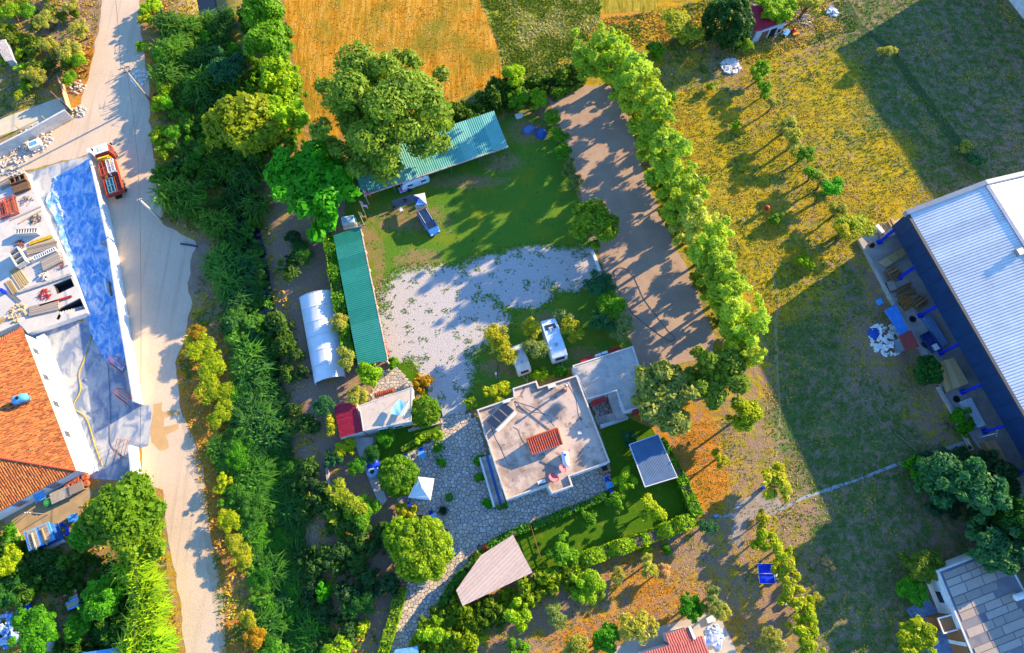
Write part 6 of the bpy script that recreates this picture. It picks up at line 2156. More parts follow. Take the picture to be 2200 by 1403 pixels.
def car(name, label, loc, rz, paint, roofm, tail_open=False):
    e = empty(name, loc, rz, label, "car")
    MB().loft([sec(-2.28, .80, .42, .92), sec(-2.2, .88, .30, 1.0), sec(-1.2, .92, .26, 1.06), sec(.6, .92, .26, 1.06), sec(1.3, .90, .28, 1.02), sec(2.05, .84, .30, .90), sec(2.25, .70, .40, .72)]).build("body", paint, e, smooth=False)
    MB().loft([sec(-2.1, .74, 1.0, 1.25, .9), sec(-1.7, .80, 1.0, 1.6, .84), sec(-.2, .82, 1.0, 1.66, .84), sec(.55, .80, 1.0, 1.56, .84), sec(1.25, .72, .98, 1.04, .95)]).build("glasshouse", glass, e)
    MB().loft([sec(-1.75, .68, 1.585, 1.64, .95), sec(-.2, .70, 1.64, 1.70, .95), sec(.5, .68, 1.56, 1.615, .95)]).build("roof", roofm, e)
    for s in (-1, 1):
        MB().bar((-1.7, s * .62, 1.70), (.4, s * .62, 1.70), .05).build("roof_rail", trimw, e)
        MB().bar((.5, s * .70, 1.58), (1.25, s * .74, 1.03), .07).build("pillar", paint, e)
        MB().box((.95, s * 1.0, 1.08), (.14, .22, .14)).build("mirror", paint, e, bevel=.02)
        MB().box((2.14, s * .60, .78), (.16, .32, .12)).build("headlight", trimw, e, bevel=.02)
        MB().box((-2.24, s * .70, .92), (.08, .22, .22)).build("tail_light", redm, e)
        for x in (-1.42, 1.42): wheel(e, x, s * .82, .34, .22)
    if tail_open:
        MB().box((-2.45, 0, 1.78), (.95, 1.35, .06), 0, 0, math.radians(12)).build("tailgate", M("tailgate_paint", (.06, .12, .20), None, 3, .35), e)
    else:
        MB().box((-2.28, 0, .70), (.06, 1.2, .3)).build("tailgate", paint, e)
    return e


o, a, L = frame((906, 452), (934, 497), 1.2)
car("parked_car", "blue estate car with open tailgate on the camp lawn", (o.x, o.y, .01), a, M("blue_car_paint", (.04, .20, .52), (.035, .18, .46), 3, .25, spec=.5), M("dark_roof_glass", (.02, .05, .14), None, 3, .15, spec=.5), True)
o, a, L = frame((836, 760), (820, 712), 1.2)
car("parked_car", "dark red car nosed under the long green shelter", (o.x - 1.0, o.y, .01), a, M("dark_red_car_paint", (.26, .02, .02), (.20, .016, .016), 3, .3, spec=.5), M("black_roof", (.02, .02, .03), None, 3, .3))


def caravan(name, label, loc, rz, L, Wd, Hh, shell, front_dark=True):
    e = empty(name, loc, rz, label, "caravan")
    def ring(x, s, z0, z1):
        h = Wd / 2 * s
        return [Vector((x, -h, z0)), Vector((x, h, z0)), Vector((x, h, z1 - .18)), Vector((x, h * .9, z1)), Vector((x, -h * .9, z1)), Vector((x, -h, z1 - .18))]
    MB().loft([ring(-L / 2, .94, .55, Hh - .45), ring(-L / 2 + .25, 1, .45, Hh - .08), ring(-L / 2 + .9, 1, .45, Hh), ring(L / 2 - 1.2, 1, .45, Hh), ring(L / 2 - .35, 1, .45, Hh - .35), ring(L / 2, .92, .6, Hh - 1.2)]).build("shell", shell, e, smooth=False)
    f = MB().box((L / 2 - .20, 0, Hh - .78), (.08, Wd * .66, .62), 0, 0, math.radians(-24)).build("front_window", steelw, e)
    MB().box((L / 2 - .16, 0, Hh - .76), (.06, Wd * .58, .52), 0, 0, math.radians(-24)).build("pane", glass, f)
    for x, s, c in ((-L * .22, 1.0, "roof_hatch"), (L * .16, .8, "roof_hatch")):
        h = MB().box((x, 0, Hh + .05), (.7 * s, .7 * s, .10)).build(c, steelw, e, bevel=.03)
        MB().box((x, 0, Hh + .11), (.5 * s, .5 * s, .03)).build("lid", M("hatch_grey", (.32, .40, .46), None, 3, .4) if "hatch_grey" not in bpy.data.materials else bpy.data.materials["hatch_grey"], h)
    for s in (-1, 1):
        for x in (-L * .28, L * .2):
            w = MB().box((x, s * (Wd / 2 + .005), Hh * .62), (.95, .05, .55)).build("window", steelw, e)
            MB().box((x, s * (Wd / 2 + .03), Hh * .62), (.82, .03, .44)).build("pane", glass, w)
        wheel(e, -.1, s * (Wd / 2 - .18), .33, .2)
    MB().box((.55, Wd / 2 + .01, 1.25), (.62, .05, 1.6)).build("door", shell, e)
    MB().bar((L / 2 - .3, .5, .5), (L / 2 + 1.1, 0, .48), .08).bar((L / 2 - .3, -.5, .5), (L / 2 + 1.1, 0, .48), .08).box((L / 2 + 1.15, 0, .5), (.25, .12, .14)).tube([(L / 2 + .8, 0, 0), (L / 2 + .8, 0, .55)], .05, 6).build("tow_bar", steel, e)
    return e


o, a, L = frame((1178, 690), (1203, 766), 2.4)
cv = caravan("caravan", "white caravan with dark roof window beside the olives", (o.x, o.y, 0), a, 6.0, 2.3, 2.6, M("caravan_white", (.62, .74, .84), (.56, .68, .80), 1.2, .4))
MB().box((-1.75, 0, 2.62), (.75, 1.5, .07)).build("roof_window", glass, cv)
o, a, L = frame((1108, 744), (1127, 795), 2.3)
caravan("caravan", "small cream caravan parked under the golden olives", (o.x, o.y, 0), a, 4.1, 2.0, 2.4, M("caravan_cream", (.60, .60, .52), (.50, .51, .46), 1.2, .55))
o, a, L = frame((900, 388), (872, 398), 2.2)
caravan("caravan", "white caravan with its end poking out under the camp shelter", (o.x, o.y + 1.3, 0), a, 4.4, 2.0, 2.3, M("caravan_camp", (.58, .72, .86), (.52, .66, .82), 1.2, .45))

# lorry beside the road wall
o, a, L = frame((246, 420), (216, 308), 2.2)
lr = empty("lorry", (o.x, o.y, 0), a, "red lorry with white cab roof and loaded crates beside the road wall", "lorry")
LL = 9.0
lred = M("lorry_red", (.34, .030, .022), (.24, .028, .020), 2.5, .5, c3=(.20, .07, .04))
MB().box((0, 0, .75), (LL, .9, .3)).build("chassis", black, lr)
MB().loft([sec(LL / 2 - 1.9, 1.2, .6, 2.6, .9), sec(LL / 2 - 1.5, 1.22, .6, 2.75, .9), sec(LL / 2 - .5, 1.22, .6, 2.70, .9), sec(LL / 2, 1.18, .6, 1.7, .95)]).build("cab", lred, lr)
MB().box((LL / 2 - 1.05, 0, 2.78), (1.5, 2.15, .10)).build("cab_roof", trimw, lr, bevel=.04)
MB().box((LL / 2 - 1.1, 0, 2.86), (.7, .8, .05)).build("roof_hatch", pale, lr)
MB().box((LL / 2 - .22, 0, 2.05), (.06, 2.0, .75), 0, 0, math.radians(-24)).build("windscreen", glass, lr)
for s in (-1, 1):
    MB().box((LL / 2 - .9, s * 1.20, 2.0), (.8, .06, .6)).build("side_window", glass, lr)
    MB().box((LL / 2 - .2, s * 1.42, 2.1), (.15, .22, .45)).build("mirror", black, lr)
    MB().box((LL / 2 + .02, s * .9, .85), (.06, .35, .22)).build("headlight", trimw, lr)
    for x in (LL / 2 - 1.0, -1.9, -3.0): wheel(lr, x, s * 1.0, .5, .35)
MB().box((-1.3, 0, 1.15), (5.8, 2.4, .16)).build("bed", rust, lr)
for s in (-1, 1):
    MB().box((-1.3, s * 1.18, 1.55), (5.8, .06, .7)).build("side_board", lred, lr)
MB().box((-4.2, 0, 1.55), (.06, 2.4, .7)).build("tailboard", lred, lr)
# folded yellow crane behind the cab
MB().box((1.95, 0, 1.5), (.7, 1.0, .7)).bar((1.9, -.9, 2.1), (2.2, .9, 2.3), .26).bar((2.15, -.8, 2.3), (1.85, .8, 2.75), .22).bar((1.75, -.6, 2.5), (1.95, .9, 2.1), .16).tube([(2.0, -.4, 2.0), (2.1, .6, 2.4)], .07, 6).build("crane", yellow, lr)
crate_me = {}


def slat_crate(name, label, loc, rz, L, Wd, Hh, m, slats=8, cat="crate"):
    e = empty(name, loc, rz, label, cat)
    for s in (-1, 1):
        MB().bar((-L / 2, s * Wd / 2, 0), (-L / 2, s * Wd / 2, Hh), .08).bar((L / 2, s * Wd / 2, 0), (L / 2, s * Wd / 2, Hh), .08).bar((-L / 2, s * Wd / 2, Hh), (L / 2, s * Wd / 2, Hh), .09).bar((-L / 2, s * Wd / 2, .08), (L / 2, s * Wd / 2, .08), .09).bar((-L / 2, s * Wd / 2, Hh / 2), (L / 2, s * Wd / 2, Hh / 2), .06).build("side_frame", m, e)
    MB().bar((-L / 2, -Wd / 2, Hh), (-L / 2, Wd / 2, Hh), .09).bar((L / 2, -Wd / 2, Hh), (L / 2, Wd / 2, Hh), .09).bar((0, -Wd / 2, Hh), (0, Wd / 2, Hh), .09).bar((-L / 2, 0, Hh + .02), (L / 2, 0, Hh + .02), .07).build("top_frame", m, e)
    for i in range(slats):
        x = -L / 2 + (i + .5) * L / slats
        MB().bar((x, -Wd / 2, Hh * .75), (x, Wd / 2, Hh * .75), .10, .05).build("slat", m, e)
    MB().box((0, 0, .06), (L * .96, Wd * .96, .06)).build("floor", rust, e)
    return e


def at_local(e, x, y, z):
    c, s = math.cos(e.rotation_euler.z), math.sin(e.rotation_euler.z)
    return (e.location.x + x * c - y * s, e.location.y + x * s + y * c, z)


redlead = M("red_lead", (.50, .085, .05), (.40, .07, .045), 4, .6)
slat_crate("steel_crate", "red slatted steel crate on the lorry bed nearest the cab, wall side", at_local(lr, .35, .58, 1.24), a, 2.3, 1.05, .95, redlead, 9)
slat_crate("steel_crate", "pale slatted steel crate on the lorry bed nearest the cab, road side", at_local(lr, .35, -.58, 1.24), a, 2.3, 1.05, 1.05, steelw, 9)
slat_crate("steel_crate", "teal slatted crate on the rear of the lorry bed", at_local(lr, -2.6, .35, 1.24), a, 2.6, .95, .5, M("teal_frame", (.10, .30, .40), None, 3, .5), 10)
slat_crate("steel_crate", "low red slatted crate along the rear road side of the lorry", at_local(lr, -2.6, -.75, 1.24), a, 2.6, .7, .4, redlead, 10)

# ---------------------------------------------------------------- building site
slat_crate("steel_crate", "large red slatted steel frame on the building site slab", P(20, 448, ZS), .42, 2.6, 2.9, .8, redlead, 7)


def beams(name, label, pa, pb, n, w, h, gap, mat, z, cat="timber", layers=1, seed=1, piece="beam"):
    """a bundle of parallel beams; every beam is a piece"""
    rg = random.Random(seed)
    a, b = P(*pa, z), P(*pb, z)
    d = (b - a).normalized(); s = Vector((-d.y, d.x, 0)); L = (b - a).length
    e = empty(name, (a + b) / 2, 0, label, cat)
    for k in range(layers):
        for i in range(n):
            c = s * ((i - (n - 1) / 2) * (w + gap) + rg.uniform(-.02, .02)) + Vector((0, 0, h * (k + .5) + .005))
            t0, t1 = rg.uniform(-.12, .12), rg.uniform(-.12, .12)
            MB().bar(c - d * (L / 2 + t0), c + d * (L / 2 + t1), w, h).build(piece, mat, e)
    return e


beams("beam_bundle", "yellow beam lying nearest the top of the site's timber rows", (65, 524), (113, 508), 2, .22, .2, .03, yellow, ZS, piece="beam")
beams("beam_bundle", "pale beam lying below the yellow beam on the slab", (77, 528), (119, 516), 1, .3, .22, .03, woodp, ZS)
beams("beam_bundle", "bundle of brown planks above the white ladder panel", (62, 541), (124, 526), 5, .2, .16, .05, woodg, ZS, layers=2, seed=3)
beams("beam_bundle", "wide stack of grey boards at the slab's right edge", (94, 573), (133, 553), 5, .34, .12, .03, woodg, ZS, layers=4, seed=4)
beams("beam_bundle", "long yellow planks fanned across the middle of the slab", (30, 578), (54, 614), 6, .17, .14, .09, woodp, ZS, seed=5)
beams("beam_bundle", "short yellow planks by the blue barrel", (18, 604), (34, 630), 5, .12, .12, .06, woodp, ZS, seed=6)
beams("beam_bundle", "grey plank bundle beside the lower stair opening", (64, 670), (128, 655), 6, .22, .12, .04, woodg, ZS, layers=2, seed=7)
beams("beam_bundle", "red steel beam pointing at the stair openings", (88, 657), (154, 637), 1, .26, .24, .02, redm, ZS)
beams("beam_bundle", "long thin plank across the upper slab", (25, 472), (90, 443), 1, .2, .1, .02, woodg, ZS)
beams("beam_bundle", "second thin plank below the first on the upper slab", (43, 479), (88, 453), 1, .18, .1, .02, woodp, ZS)
beams("beam_bundle", "yellow planks at the left edge above the terracotta roof", (-4, 694), (11, 684), 4, .16, .1, .05, woodp, ZS, seed=8)
beams("beam_bundle", "stack of brown boards at the slab's upper corner", (32, 412), (66, 400), 4, .3, .14, .03, wood, ZS, layers=4, seed=9)
beams("beam_bundle", "loose boards leaning at the slab's top left", (0, 402), (34, 383), 5, .2, .1, .12, woodg, ZS, seed=10)
beams("beam_bundle", "pale and brown boards lying on the blue-shaded yard by the wall", (218, 516), (229, 532), 3, .22, .08, .05, woodg, .03, seed=11)
beams("beam_bundle", "white post lying on the blue-shaded yard", (226, 600), (231, 630), 1, .25, .2, .02, trimw, .03)
beams("beam_bundle", "brown post lying beside the white post", (236, 607), (241, 636), 1, .25, .2, .02, wood, .03)
beams("beam_bundle", "maroon board lying at the top of the blue-shaded yard", (186, 356), (196, 370), 3, .3, .06, .02, M("maroon_board", (.24, .08, .10), None, 3, .8), .035)


def form_panel(name, label, pa, pb, z, depth, hh, n, mat, cat="formwork panel"):
    a, b = P(*pa, z), P(*pb, z)
    d = b - a; L = d.length
    e = empty(name, (a + b) / 2, math.atan2(d.y, d.x), label, cat)
    for s in (-1, 1):
        MB().box((0, s * depth / 2, hh / 2), (L, .12, hh)).build("rail", mat, e)
    for i in range(n + 1):
        x = -L / 2 + .06 + (L - .12) * i / n
        MB().box((x, 0, hh / 2), (.10, depth - .13, hh * .96)).build("rung", mat, e)
    MB().box((0, 0, .03), (L * .98, depth * .9, .05)).build("backing", woodg, e)
    return e


cream = M("cream_steel", (.56, .55, .50), (.48, .47, .43), 3, .6)
form_panel("formwork_panel", "cream formwork panel with eight cells near the top of the slab", (41, 503), (88, 500), ZS, .75, .9, 8, cream)
form_panel("formwork_panel", "white ladder-like formwork panel above the grey boards", (76, 558), (123, 537), ZS, .6, .5, 10, steelw)
form_panel("formwork_panel", "wide striped formwork panel standing on the slab", (35, 541), (54, 572), ZS + .3, 1.4, .9, 3, cream)
form_panel("formwork_panel", "open brown timber box frame at the slab's top corner", (27, 396), (60, 384), ZS, 1.0, .8, 3, wood)
form_panel("site_ladder", "grey ladder lying beside the blue barrel", (17, 626), (43, 650), ZS, .5, .08, 12, steel, "ladder")


def heap(name, label, px, py, z, r, n, mat, seed, cat="heap", stick=True, h=.4, big=1.0):
    rg = random.Random(seed)
    c = P(px, py, z)
    mb = MB()
    for _ in range(n):
        a, rr = rg.uniform(0, 6.28), r * math.sqrt(rg.random())
        p = c + Vector((math.cos(a) * rr, math.sin(a) * rr, .04 + h * rg.random() * (1 - rr / r)))
        if stick:
            q = Vector((rg.uniform(-1, 1), rg.uniform(-1, 1), rg.uniform(-.15, .35))).normalized() * rg.uniform(.3, .8) * r
            mb.bar(p - q * .5, p + q * .5, rg.uniform(.03, .07))
        else:
            s = rg.uniform(.15, .4) * min(1, r) * big
            mb.box(p, (s, s * rg.uniform(.6, 1.2), s * rg.uniform(.4, .8) / big), rg.uniform(0, 3), rg.uniform(-.4, .4), rg.uniform(-.4, .4), rg.uniform(.6, .95))
    o = single(name, mb, mat, label, cat)
    if not stick: o["kind"] = "stuff"
    return o


heap("wire_heap", "tangle of rusty wire on the blue shadow of the slab", 41, 527, ZS, .8, 50, rust, 1, "wire")
heap("wire_heap", "dark tangle of wire at the slab's right side", 77, 471, ZS, .8, 40, wood, 2, "wire")
heap("wire_heap", "bright red tangle of strapping between the stair openings", 97, 632, ZS, .9, 60, redm, 3, "strapping")
heap("rubble_heap", "pale stones scattered along the ledge above the stair opening", 92, 594, ZS, 1.0, 26, conc_pale, 4, "rubble", False)
heap("rubble_heap", "pale rubble beside the plank bundle at the slab's lower left", 38, 672, ZS, 1.4, 40, woodp, 5, "rubble", False)
heap("wire_heap", "wire scraps at the right edge near the grey boards", 131, 572, ZS, .5, 24, clay_piece, 6, "wire")
heap("rubble_heap", "grey timber scraps on the upper slab", 58, 431, ZS, .9, 30, woodg, 7, "scraps")
heap("rubble_heap", "debris behind the slab's top edge", 42, 378, ZS, 1.2, 36, conc_pale, 8, "debris", False)
single("site_barrel", MB().lathe(P(11, 628, ZS), [(.30, 0), (.32, .3), (.30, .6), (.32, .9), (.28, .92)], 14), bluem, "dark blue barrel on the building site slab", "barrel")
for i, (p0, p1, lb) in enumerate([((236, 768), (270, 796), "upper red trestle leaning on the white wall"), ((248, 838), (284, 866), "lower red trestle leaning on the white wall")]):
    c, ang, L = frame(p0, p1, .8)
    t = empty("trestle", (c.x, c.y, .02), ang, lb, "trestle")
    for s in (-1, 1):
        MB().bar((-1.2, s * .7, 0), (-1.2, s * .3, 1.6), .06).bar((1.2, s * .7, 0), (1.2, s * .3, 1.6), .06).build("leg_pair", redlead, t)
        for z in (.3, .7, 1.1, 1.55):
            MB().bar((-1.2, s * (.7 - z * .25), z), (1.2, s * (.7 - z * .25), z), .05).build("rung", redlead, t)
    MB().bar((-1.2, 0, 1.6), (1.2, 0, 1.6), .08).build("top_bar", redlead, t)
t = empty("trestle", P(268, 966), 1.5, "rusty scaffold frame by the yard gateway", "trestle")
for s in (-1, 1):
    MB().bar((-1.2, s * .5, 0), (-1.2, s * .5, 1.5), .06).bar((1.2, s * .5, 0), (1.2, s * .5, 1.5), .06).bar((-1.2, s * .5, 1.5), (1.2, s * .5, 1.5), .06).bar((-1.2, s * .5, .7), (1.2, s * .5, .7), .06).build("side_frame", rust, t)
Z5 = lambda x, y: (x / 4.0, 700 + y / 4.0)
cable([Z5(800, 0), Z5(770, 140), Z5(720, 300), Z5(680, 410), Z5(690, 560), Z5(630, 700), Z5(740, 790), Z5(820, 1040), Z5(880, 1200)], .06, yellow, "yellow hose winding over the wet yard", .03, "hose", "hose")
cable([Z5(890, 0), Z5(925, 330), Z5(945, 700), Z5(950, 1000), Z5(1010, 1080), Z5(1060, 1120)], .045, steel, "grey hose straight down the wet yard", .03, "hose", "hose")
single("drain_cover", MB().box(P(122, 818) + Vector((0, 0, .05)), (.55, .8, .06), .3), dark, "dark square drain cover at the foot of the white house wall", "drain cover")
heap("gravel_pile", "pale rubble pile below the grey wall at the junction", 72, 302, 0, 3.0, 150, conc_pale, 9, "rubble", False, 1.1)
heap("gravel_pile", "smaller rubble pile at the left edge of the junction", 22, 345, 0, 2.6, 90, conc_pale, 10, "rubble", False, .5)
heap("stone_blocks", "white stone blocks at the top of the brown gate", 166, 188, 0, 1.3, 40, conc_pale, 11, "stones", False, .6)
heap("stone_blocks", "white stone blocks at the foot of the brown gate", 170, 240, 0, 1.2, 40, conc_pale, 12, "stones", False, .6)
bx = empty("white_box", P(80, 314), .45, "white and blue box on the rubble pile", "box")
MB().box((0, 0, .5), (1.9, 1.3, .7)).build("body", trimw, bx, bevel=.03)
MB().box((-.1, 0, .865), (1.1, .7, .03)).build("label_patch", bluel, bx)
heap("gravel_pile", "patch of white spilled stone by the upper utility pole", 302, 168, 0, 1.6, 60, trimw, 13, "stones", False, .2)


def pole(name, label, base_px, h, r, mat, arms=(), lean=(0, 0), cat="utility pole"):
    b = P(*base_px)
    e = empty(name, b, 0, label, cat)
    top = Vector((lean[0], lean[1], h))
    MB().tube([(0, 0, -.3), top * .5, top], [r, r * .85, r * .7], 8).build("shaft", mat, e, smooth=True)
    for z, w, ang in arms:
        d = Vector((math.cos(ang), math.sin(ang), 0)) * w / 2
        c = top * (z / h)
        MB().bar(c - d, c + d, .10).build("cross_arm", wood, e)
        for s in (-.9, 0, .9):
            q = c + d * s
            MB().lathe(q + Vector((0, 0, .05)), [(.05, 0), (.07, .06), (.05, .16)], 8).build("insulator", pale, e)
    return e


pole("utility_pole", "tall wooden utility pole with two cross arms beside the upper road", (322, 216), 8.0, .17, woodg, [(7.8, 1.8, .4), (6.9, 1.4, .4)])
pole("utility_pole", "white concrete pole at the middle of the road edge", (345, 472), 6.2, .19, conc_pale, [(6.1, .7, .4)])
pole("lamp_pole", "slim grey pole with short cross piece in the timber yard", (2096, 942), 4.2, .07, steelw, [(4.15, .8, 1.2)], cat="pole")
pole("stay_pole", "rust brown leaning post in the yard by the gate", (143, 230), 3.6, .10, rust, (), (-.4, .3), "post")
pole("garden_post", "short pale post on the yard strip, right one", (100, 259), 1.3, .07, woodp, (), (0, 0), "post")
pole("garden_post", "short pale post on the yard strip, left one", (42, 278), 1.3, .07, woodp, (), (0, 0), "post")
pole("wire_post", "wire post in front of the terracotta house", (103, 1105), 4.0, .05, woodg, [(3.9, .7, 0)], cat="post")


def wire(p0, p1, sag, label):
    p0, p1 = Vector(p0), Vector(p1)
    pts = [p0.lerp(p1, t) - Vector((0, 0, sag * 4 * t * (1 - t))) for t in np.linspace(0, 1, 15)]
    single("overhead_wire", MB().tube(pts, .028, 4), black, label, "wire")


t1, t2, t3 = P(322, 216) + Vector((0, 0, 7.9)), P(345, 472) + Vector((0, 0, 6.15)), P(430, 1460) + Vector((0, 0, 7))
wire(t1 + Vector((.4, .1, 0)), t2, .7, "overhead wire between the wooden pole and the white pole")
wire(t2, P(340, 1480) + Vector((0, 0, 6.2)), 1.1, "overhead wire running down the road from the white pole")
wire(t1 - Vector((.4, .1, 0)), P(285, -60) + Vector((0, 0, 7.9)), .6, "overhead wire running up the road from the wooden pole")

# ---------------------------------------------------------------- camp site
def gazebo(name, label, px4, ze, apex_h, mats, rim_m, cat="gazebo", edge=.16):
    p = [P(*q, ze) for q in px4]
    c = sum(p, Vector((0, 0, 0))) / 4
    e = empty(name, (c.x, c.y, 0), 0, label, cat)
    ap = c + Vector((0, 0, apex_h))
    for i in range(4):
        a, b = p[i], p[(i + 1) % 4]
        # slightly sagging panel
        n = 6
        vs_, fs_ = [], []
        for j in range(n + 1):
            for k in range(n + 1):
                q = ap.lerp(a.lerp(b, k / n), j / n)
                q.z -= .10 * math.sin(math.pi * j / n)
                vs_.append(q)
        m = n + 1
        fs_ = [(j * m + k, j * m + k + 1, (j + 1) * m + k + 1, (j + 1) * m + k) for j in range(n) for k in range(n)]
        MB().add(vs_, fs_).build("canopy_panel", mats[i], e, world=True)
        MB().add([a, b, b - Vector((0, 0, edge)), a - Vector((0, 0, edge))], [(0, 1, 2, 3)]).build("valance", rim_m, e, world=True)
        if cat == "gazebo":
            MB().bar((a.x, a.y, 0), a, .05).build("post", steelw, e, world=True)
        MB().bar(ap - Vector((0, 0, .05)), a - Vector((0, 0, .03)), .04).build("rib", steelw, e, world=True)
    if cat != "gazebo":
        MB().bar((c.x, c.y, 0), ap, .07).build("pole", steelw, e, world=True)
        MB().box((c.x, c.y, .1), (.7, .7, .2)).build("base", conc, e, world=True)
    return e


cw = M("canopy_white", (.66, .68, .70), (.60, .62, .65), 2, .7)
cb2 = M("canopy_blue", (.02, .10, .55), (.018, .08, .46), 2, .6)
cl2 = M("canopy_light_blue", (.16, .36, .66), None, 2, .6)
gazebo("camp_tent", "small blue and white pop-up tent behind the blue car", [(889, 419), (912, 414), (917, 438), (893, 441)], 1.9, .5, [cw, cw, cl2, cb2], cb2)
um = gazebo("market_umbrella", "white square market umbrella with red trim beside the clipped dome", [(898, 1024), (933, 1028), (925, 1075), (877, 1069)], 2.3, .75, [M("umbrella_cloth", (.66, .74, .76), (.62, .70, .73), 2, .7)] * 4, M("umbrella_red_trim", (.55, .06, .08), None, 3, .6), "umbrella", .14)


def table(name, label, px, py, w, d, h, rz, top_m, leg_m, z=0.0, cat="table"):
    e = empty(name, P(px, py, z), rz, label, cat)
    MB().box((0, 0, h), (w, d, .05)).build("table_top", top_m, e, bevel=.01)
    for sx in (-1, 1):
        for sy in (-1, 1):
            MB().bar((sx * w * .42, sy * d * .42, 0), (sx * w * .42, sy * d * .42, h - .03), .05).build("leg", leg_m, e)
    return e


def chair(name, label, px, py, rz, m, z=0.0):
    e = empty(name, P(px, py, z), rz, label, "chair")
    MB().box((0, 0, .44), (.48, .46, .05)).build("seat", m, e, bevel=.015)
    MB().box((0, .23, .70), (.46, .05, .5), 0, math.radians(-10)).build("backrest", m, e, bevel=.015)
    for sx in (-1, 1):
        for sy in (-1, 1):
            MB().bar((sx * .21, sy * .2, 0), (sx * .19, sy * .18, .43), .04).build("leg", m, e)
        MB().bar((sx * .25, -.2, .62), (sx * .25, .2, .64), .05).build("armrest", m, e)
    return e


ct = table("camp_table", "camp table covered with a coloured cloth under the shelter front", 866, 412, 1.1, 1.0, .72, .4, M("floral_cloth", (.62, .66, .70), (.50, .10, .40), 3, .8, c3=(.12, .20, .55)), steel, .012)
single("camp_bowl", MB().lathe(P(863, 409, .76), [(.05, 0), (.14, .03), (.17, .10), (.15, .10), (.10, .04)], 12), M("magenta", (.60, .02, .30), None, 3, .4), "magenta bowl on the coloured camp table", "bowl")
ground_mat = empty("camp_mat", P(866, 433), .36, "grey ground mat in front of the coloured camp table", "mat")
MB().box((0, 0, .03), (3.2, 1.5, .03)).build("mat", M("grey_mat", (.22, .22, .24), None, 3, .9), ground_mat)
chair("camp_chair", "dark folding chair beside the coloured camp table", 882, 412, 1.2, M("navy_fabric", (.02, .03, .07), None, 3, .8))
chair("camp_chair", "dark folding chair on the grey camp mat", 872, 433, 2.8, bpy.data.materials["navy_fabric"])
chair("camp_chair", "white plastic chair alone on the camp grass", 863, 455, .7, trimw)
chair("camp_chair", "dark stool chair left of the white plastic chair", 849, 451, .2, bpy.data.materials["navy_fabric"])
single("camp_cooler", MB().box(P(897, 444) + Vector((0, 0, .25)), (.6, .4, .45), .4), M("orange_plastic", (.60, .28, .03), None, 3, .5), "orange cool box by the open tailgate", "cool box", bevel=.03)
single("wash_bench", MB().box(P(1115, 253) + Vector((0, 0, .75)), (1.3, .6, .1), .25).box(P(1115, 253) + Vector((0, 0, .36)), (1.0, .4, .7), .25), trimw, "white wash bench near the top of the camp lawn", "bench")


def dome_tent(name, label, px, py, L, Wd, Hh, rz, m):
    e = empty(name, P(px, py, .012), rz, label, "tent")
    rings = []
    for j in range(9):
        t = -1 + 2 * j / 8
        s = math.sqrt(max(0, 1 - abs(t) ** 2.4)) * .92 + .08
        rings.append([Vector((t * L / 2, math.cos(a) * Wd / 2 * s, max(0, math.sin(a)) * Hh * s)) for a in np.linspace(0, math.pi, 9)])
    vs_ = [q for r in rings for q in r]
    m_ = 9
    MB().add(vs_, [(j * m_ + k, j * m_ + k + 1, (j + 1) * m_ + k + 1, (j + 1) * m_ + k) for j in range(8) for k in range(8)]).build("flysheet", m, e, smooth=False)
    MB().tube([Vector((math.cos(a) * L * .36, math.cos(a) * Wd * .36, math.sin(a) * (Hh + .02))) for a in np.linspace(0, math.pi, 9)], .02, 5).tube([Vector((math.cos(a) * L * .36, -math.cos(a) * Wd * .36, math.sin(a) * (Hh + .02))) for a in np.linspace(0, math.pi, 9)], .02, 5).build("pole", steel, e)
    return e


tentb = M("blue_tent", (.03, .10, .36), (.025, .08, .28), 2, .7)
dome_tent("dome_tent", "pale blue ridge tent at the top right of the camp lawn", 1136, 280, 2.2, 1.4, 1.0, .35, M("light_tent", (.10, .20, .48), None, 2, .7))
dome_tent("dome_tent", "dark blue dome tent against the shrub strip", 1163, 289, 1.9, 1.9, 1.2, .9, tentb)

for i, (dx_, h_, m1, m2, lb) in enumerate([(0, 3.6, (.62, .20, .24), (.70, .60, .60), "red and white flag lowest on the shelter corner"), (1.5, 4.2, (.68, .38, .06), (.58, .30, .05), "orange flag between the two other shelter flags"), (3.0, 4.8, (.42, .34, .62), (.36, .30, .56), "lilac flag highest at the shelter corner"), (5.2, 4.4, (.60, .10, .16), (.5, .12, .2), "small dark red flag nearest the camp shelter")]):
    b = P(779, 502) + Vector((.12 * dx_, dx_ * .95, 0))
    f = empty("flag", b, 0, lb, "flag")
    MB().tube([(0, 0, 0), (0, 0, h_)], .035, 6).build("flagpole", trimw, f)
    vs_ = []
    for j in range(7):
        for k in range(7):
            vs_.append((.06 + .95 * k / 6, -.55 * k / 6 + .16 * math.sin(k * 1.3 + j * .4), h_ - .1 - 1.0 * j / 6 - .25 * k / 6))
    MB().add(vs_, [(j * 7 + k, j * 7 + k + 1, (j + 1) * 7 + k + 1, (j + 1) * 7 + k) for j in range(6) for k in range(6)]).build("cloth", M("flag_cloth_%d" % i, m1, m2, 1.2, .8), f)
heap("clutter_heap", "clutter of boxes and blue tubs behind the camp shelter end", 757, 403, 0, 1.6, 30, M("tub_mix", (.16, .24, .42), (.30, .16, .12), 1.5, .7, world=True), 20, "clutter", False, .8)
wtb = empty("service_tank", P(752, 482), .2, "light blue tank on white frame below the bright green tree", "tank")
MB().box((0, 0, 1.0), (1.9, 1.3, 1.1)).build("tank", M("pale_tank", (.42, .62, .74), None, 2, .5), wtb, bevel=.08)
MB().box((0, 0, .22), (2.1, 1.5, .4)).bar((1.1, -.8, .3), (1.1, -.8, 2.2), .12).build("stand", trimw, wtb)

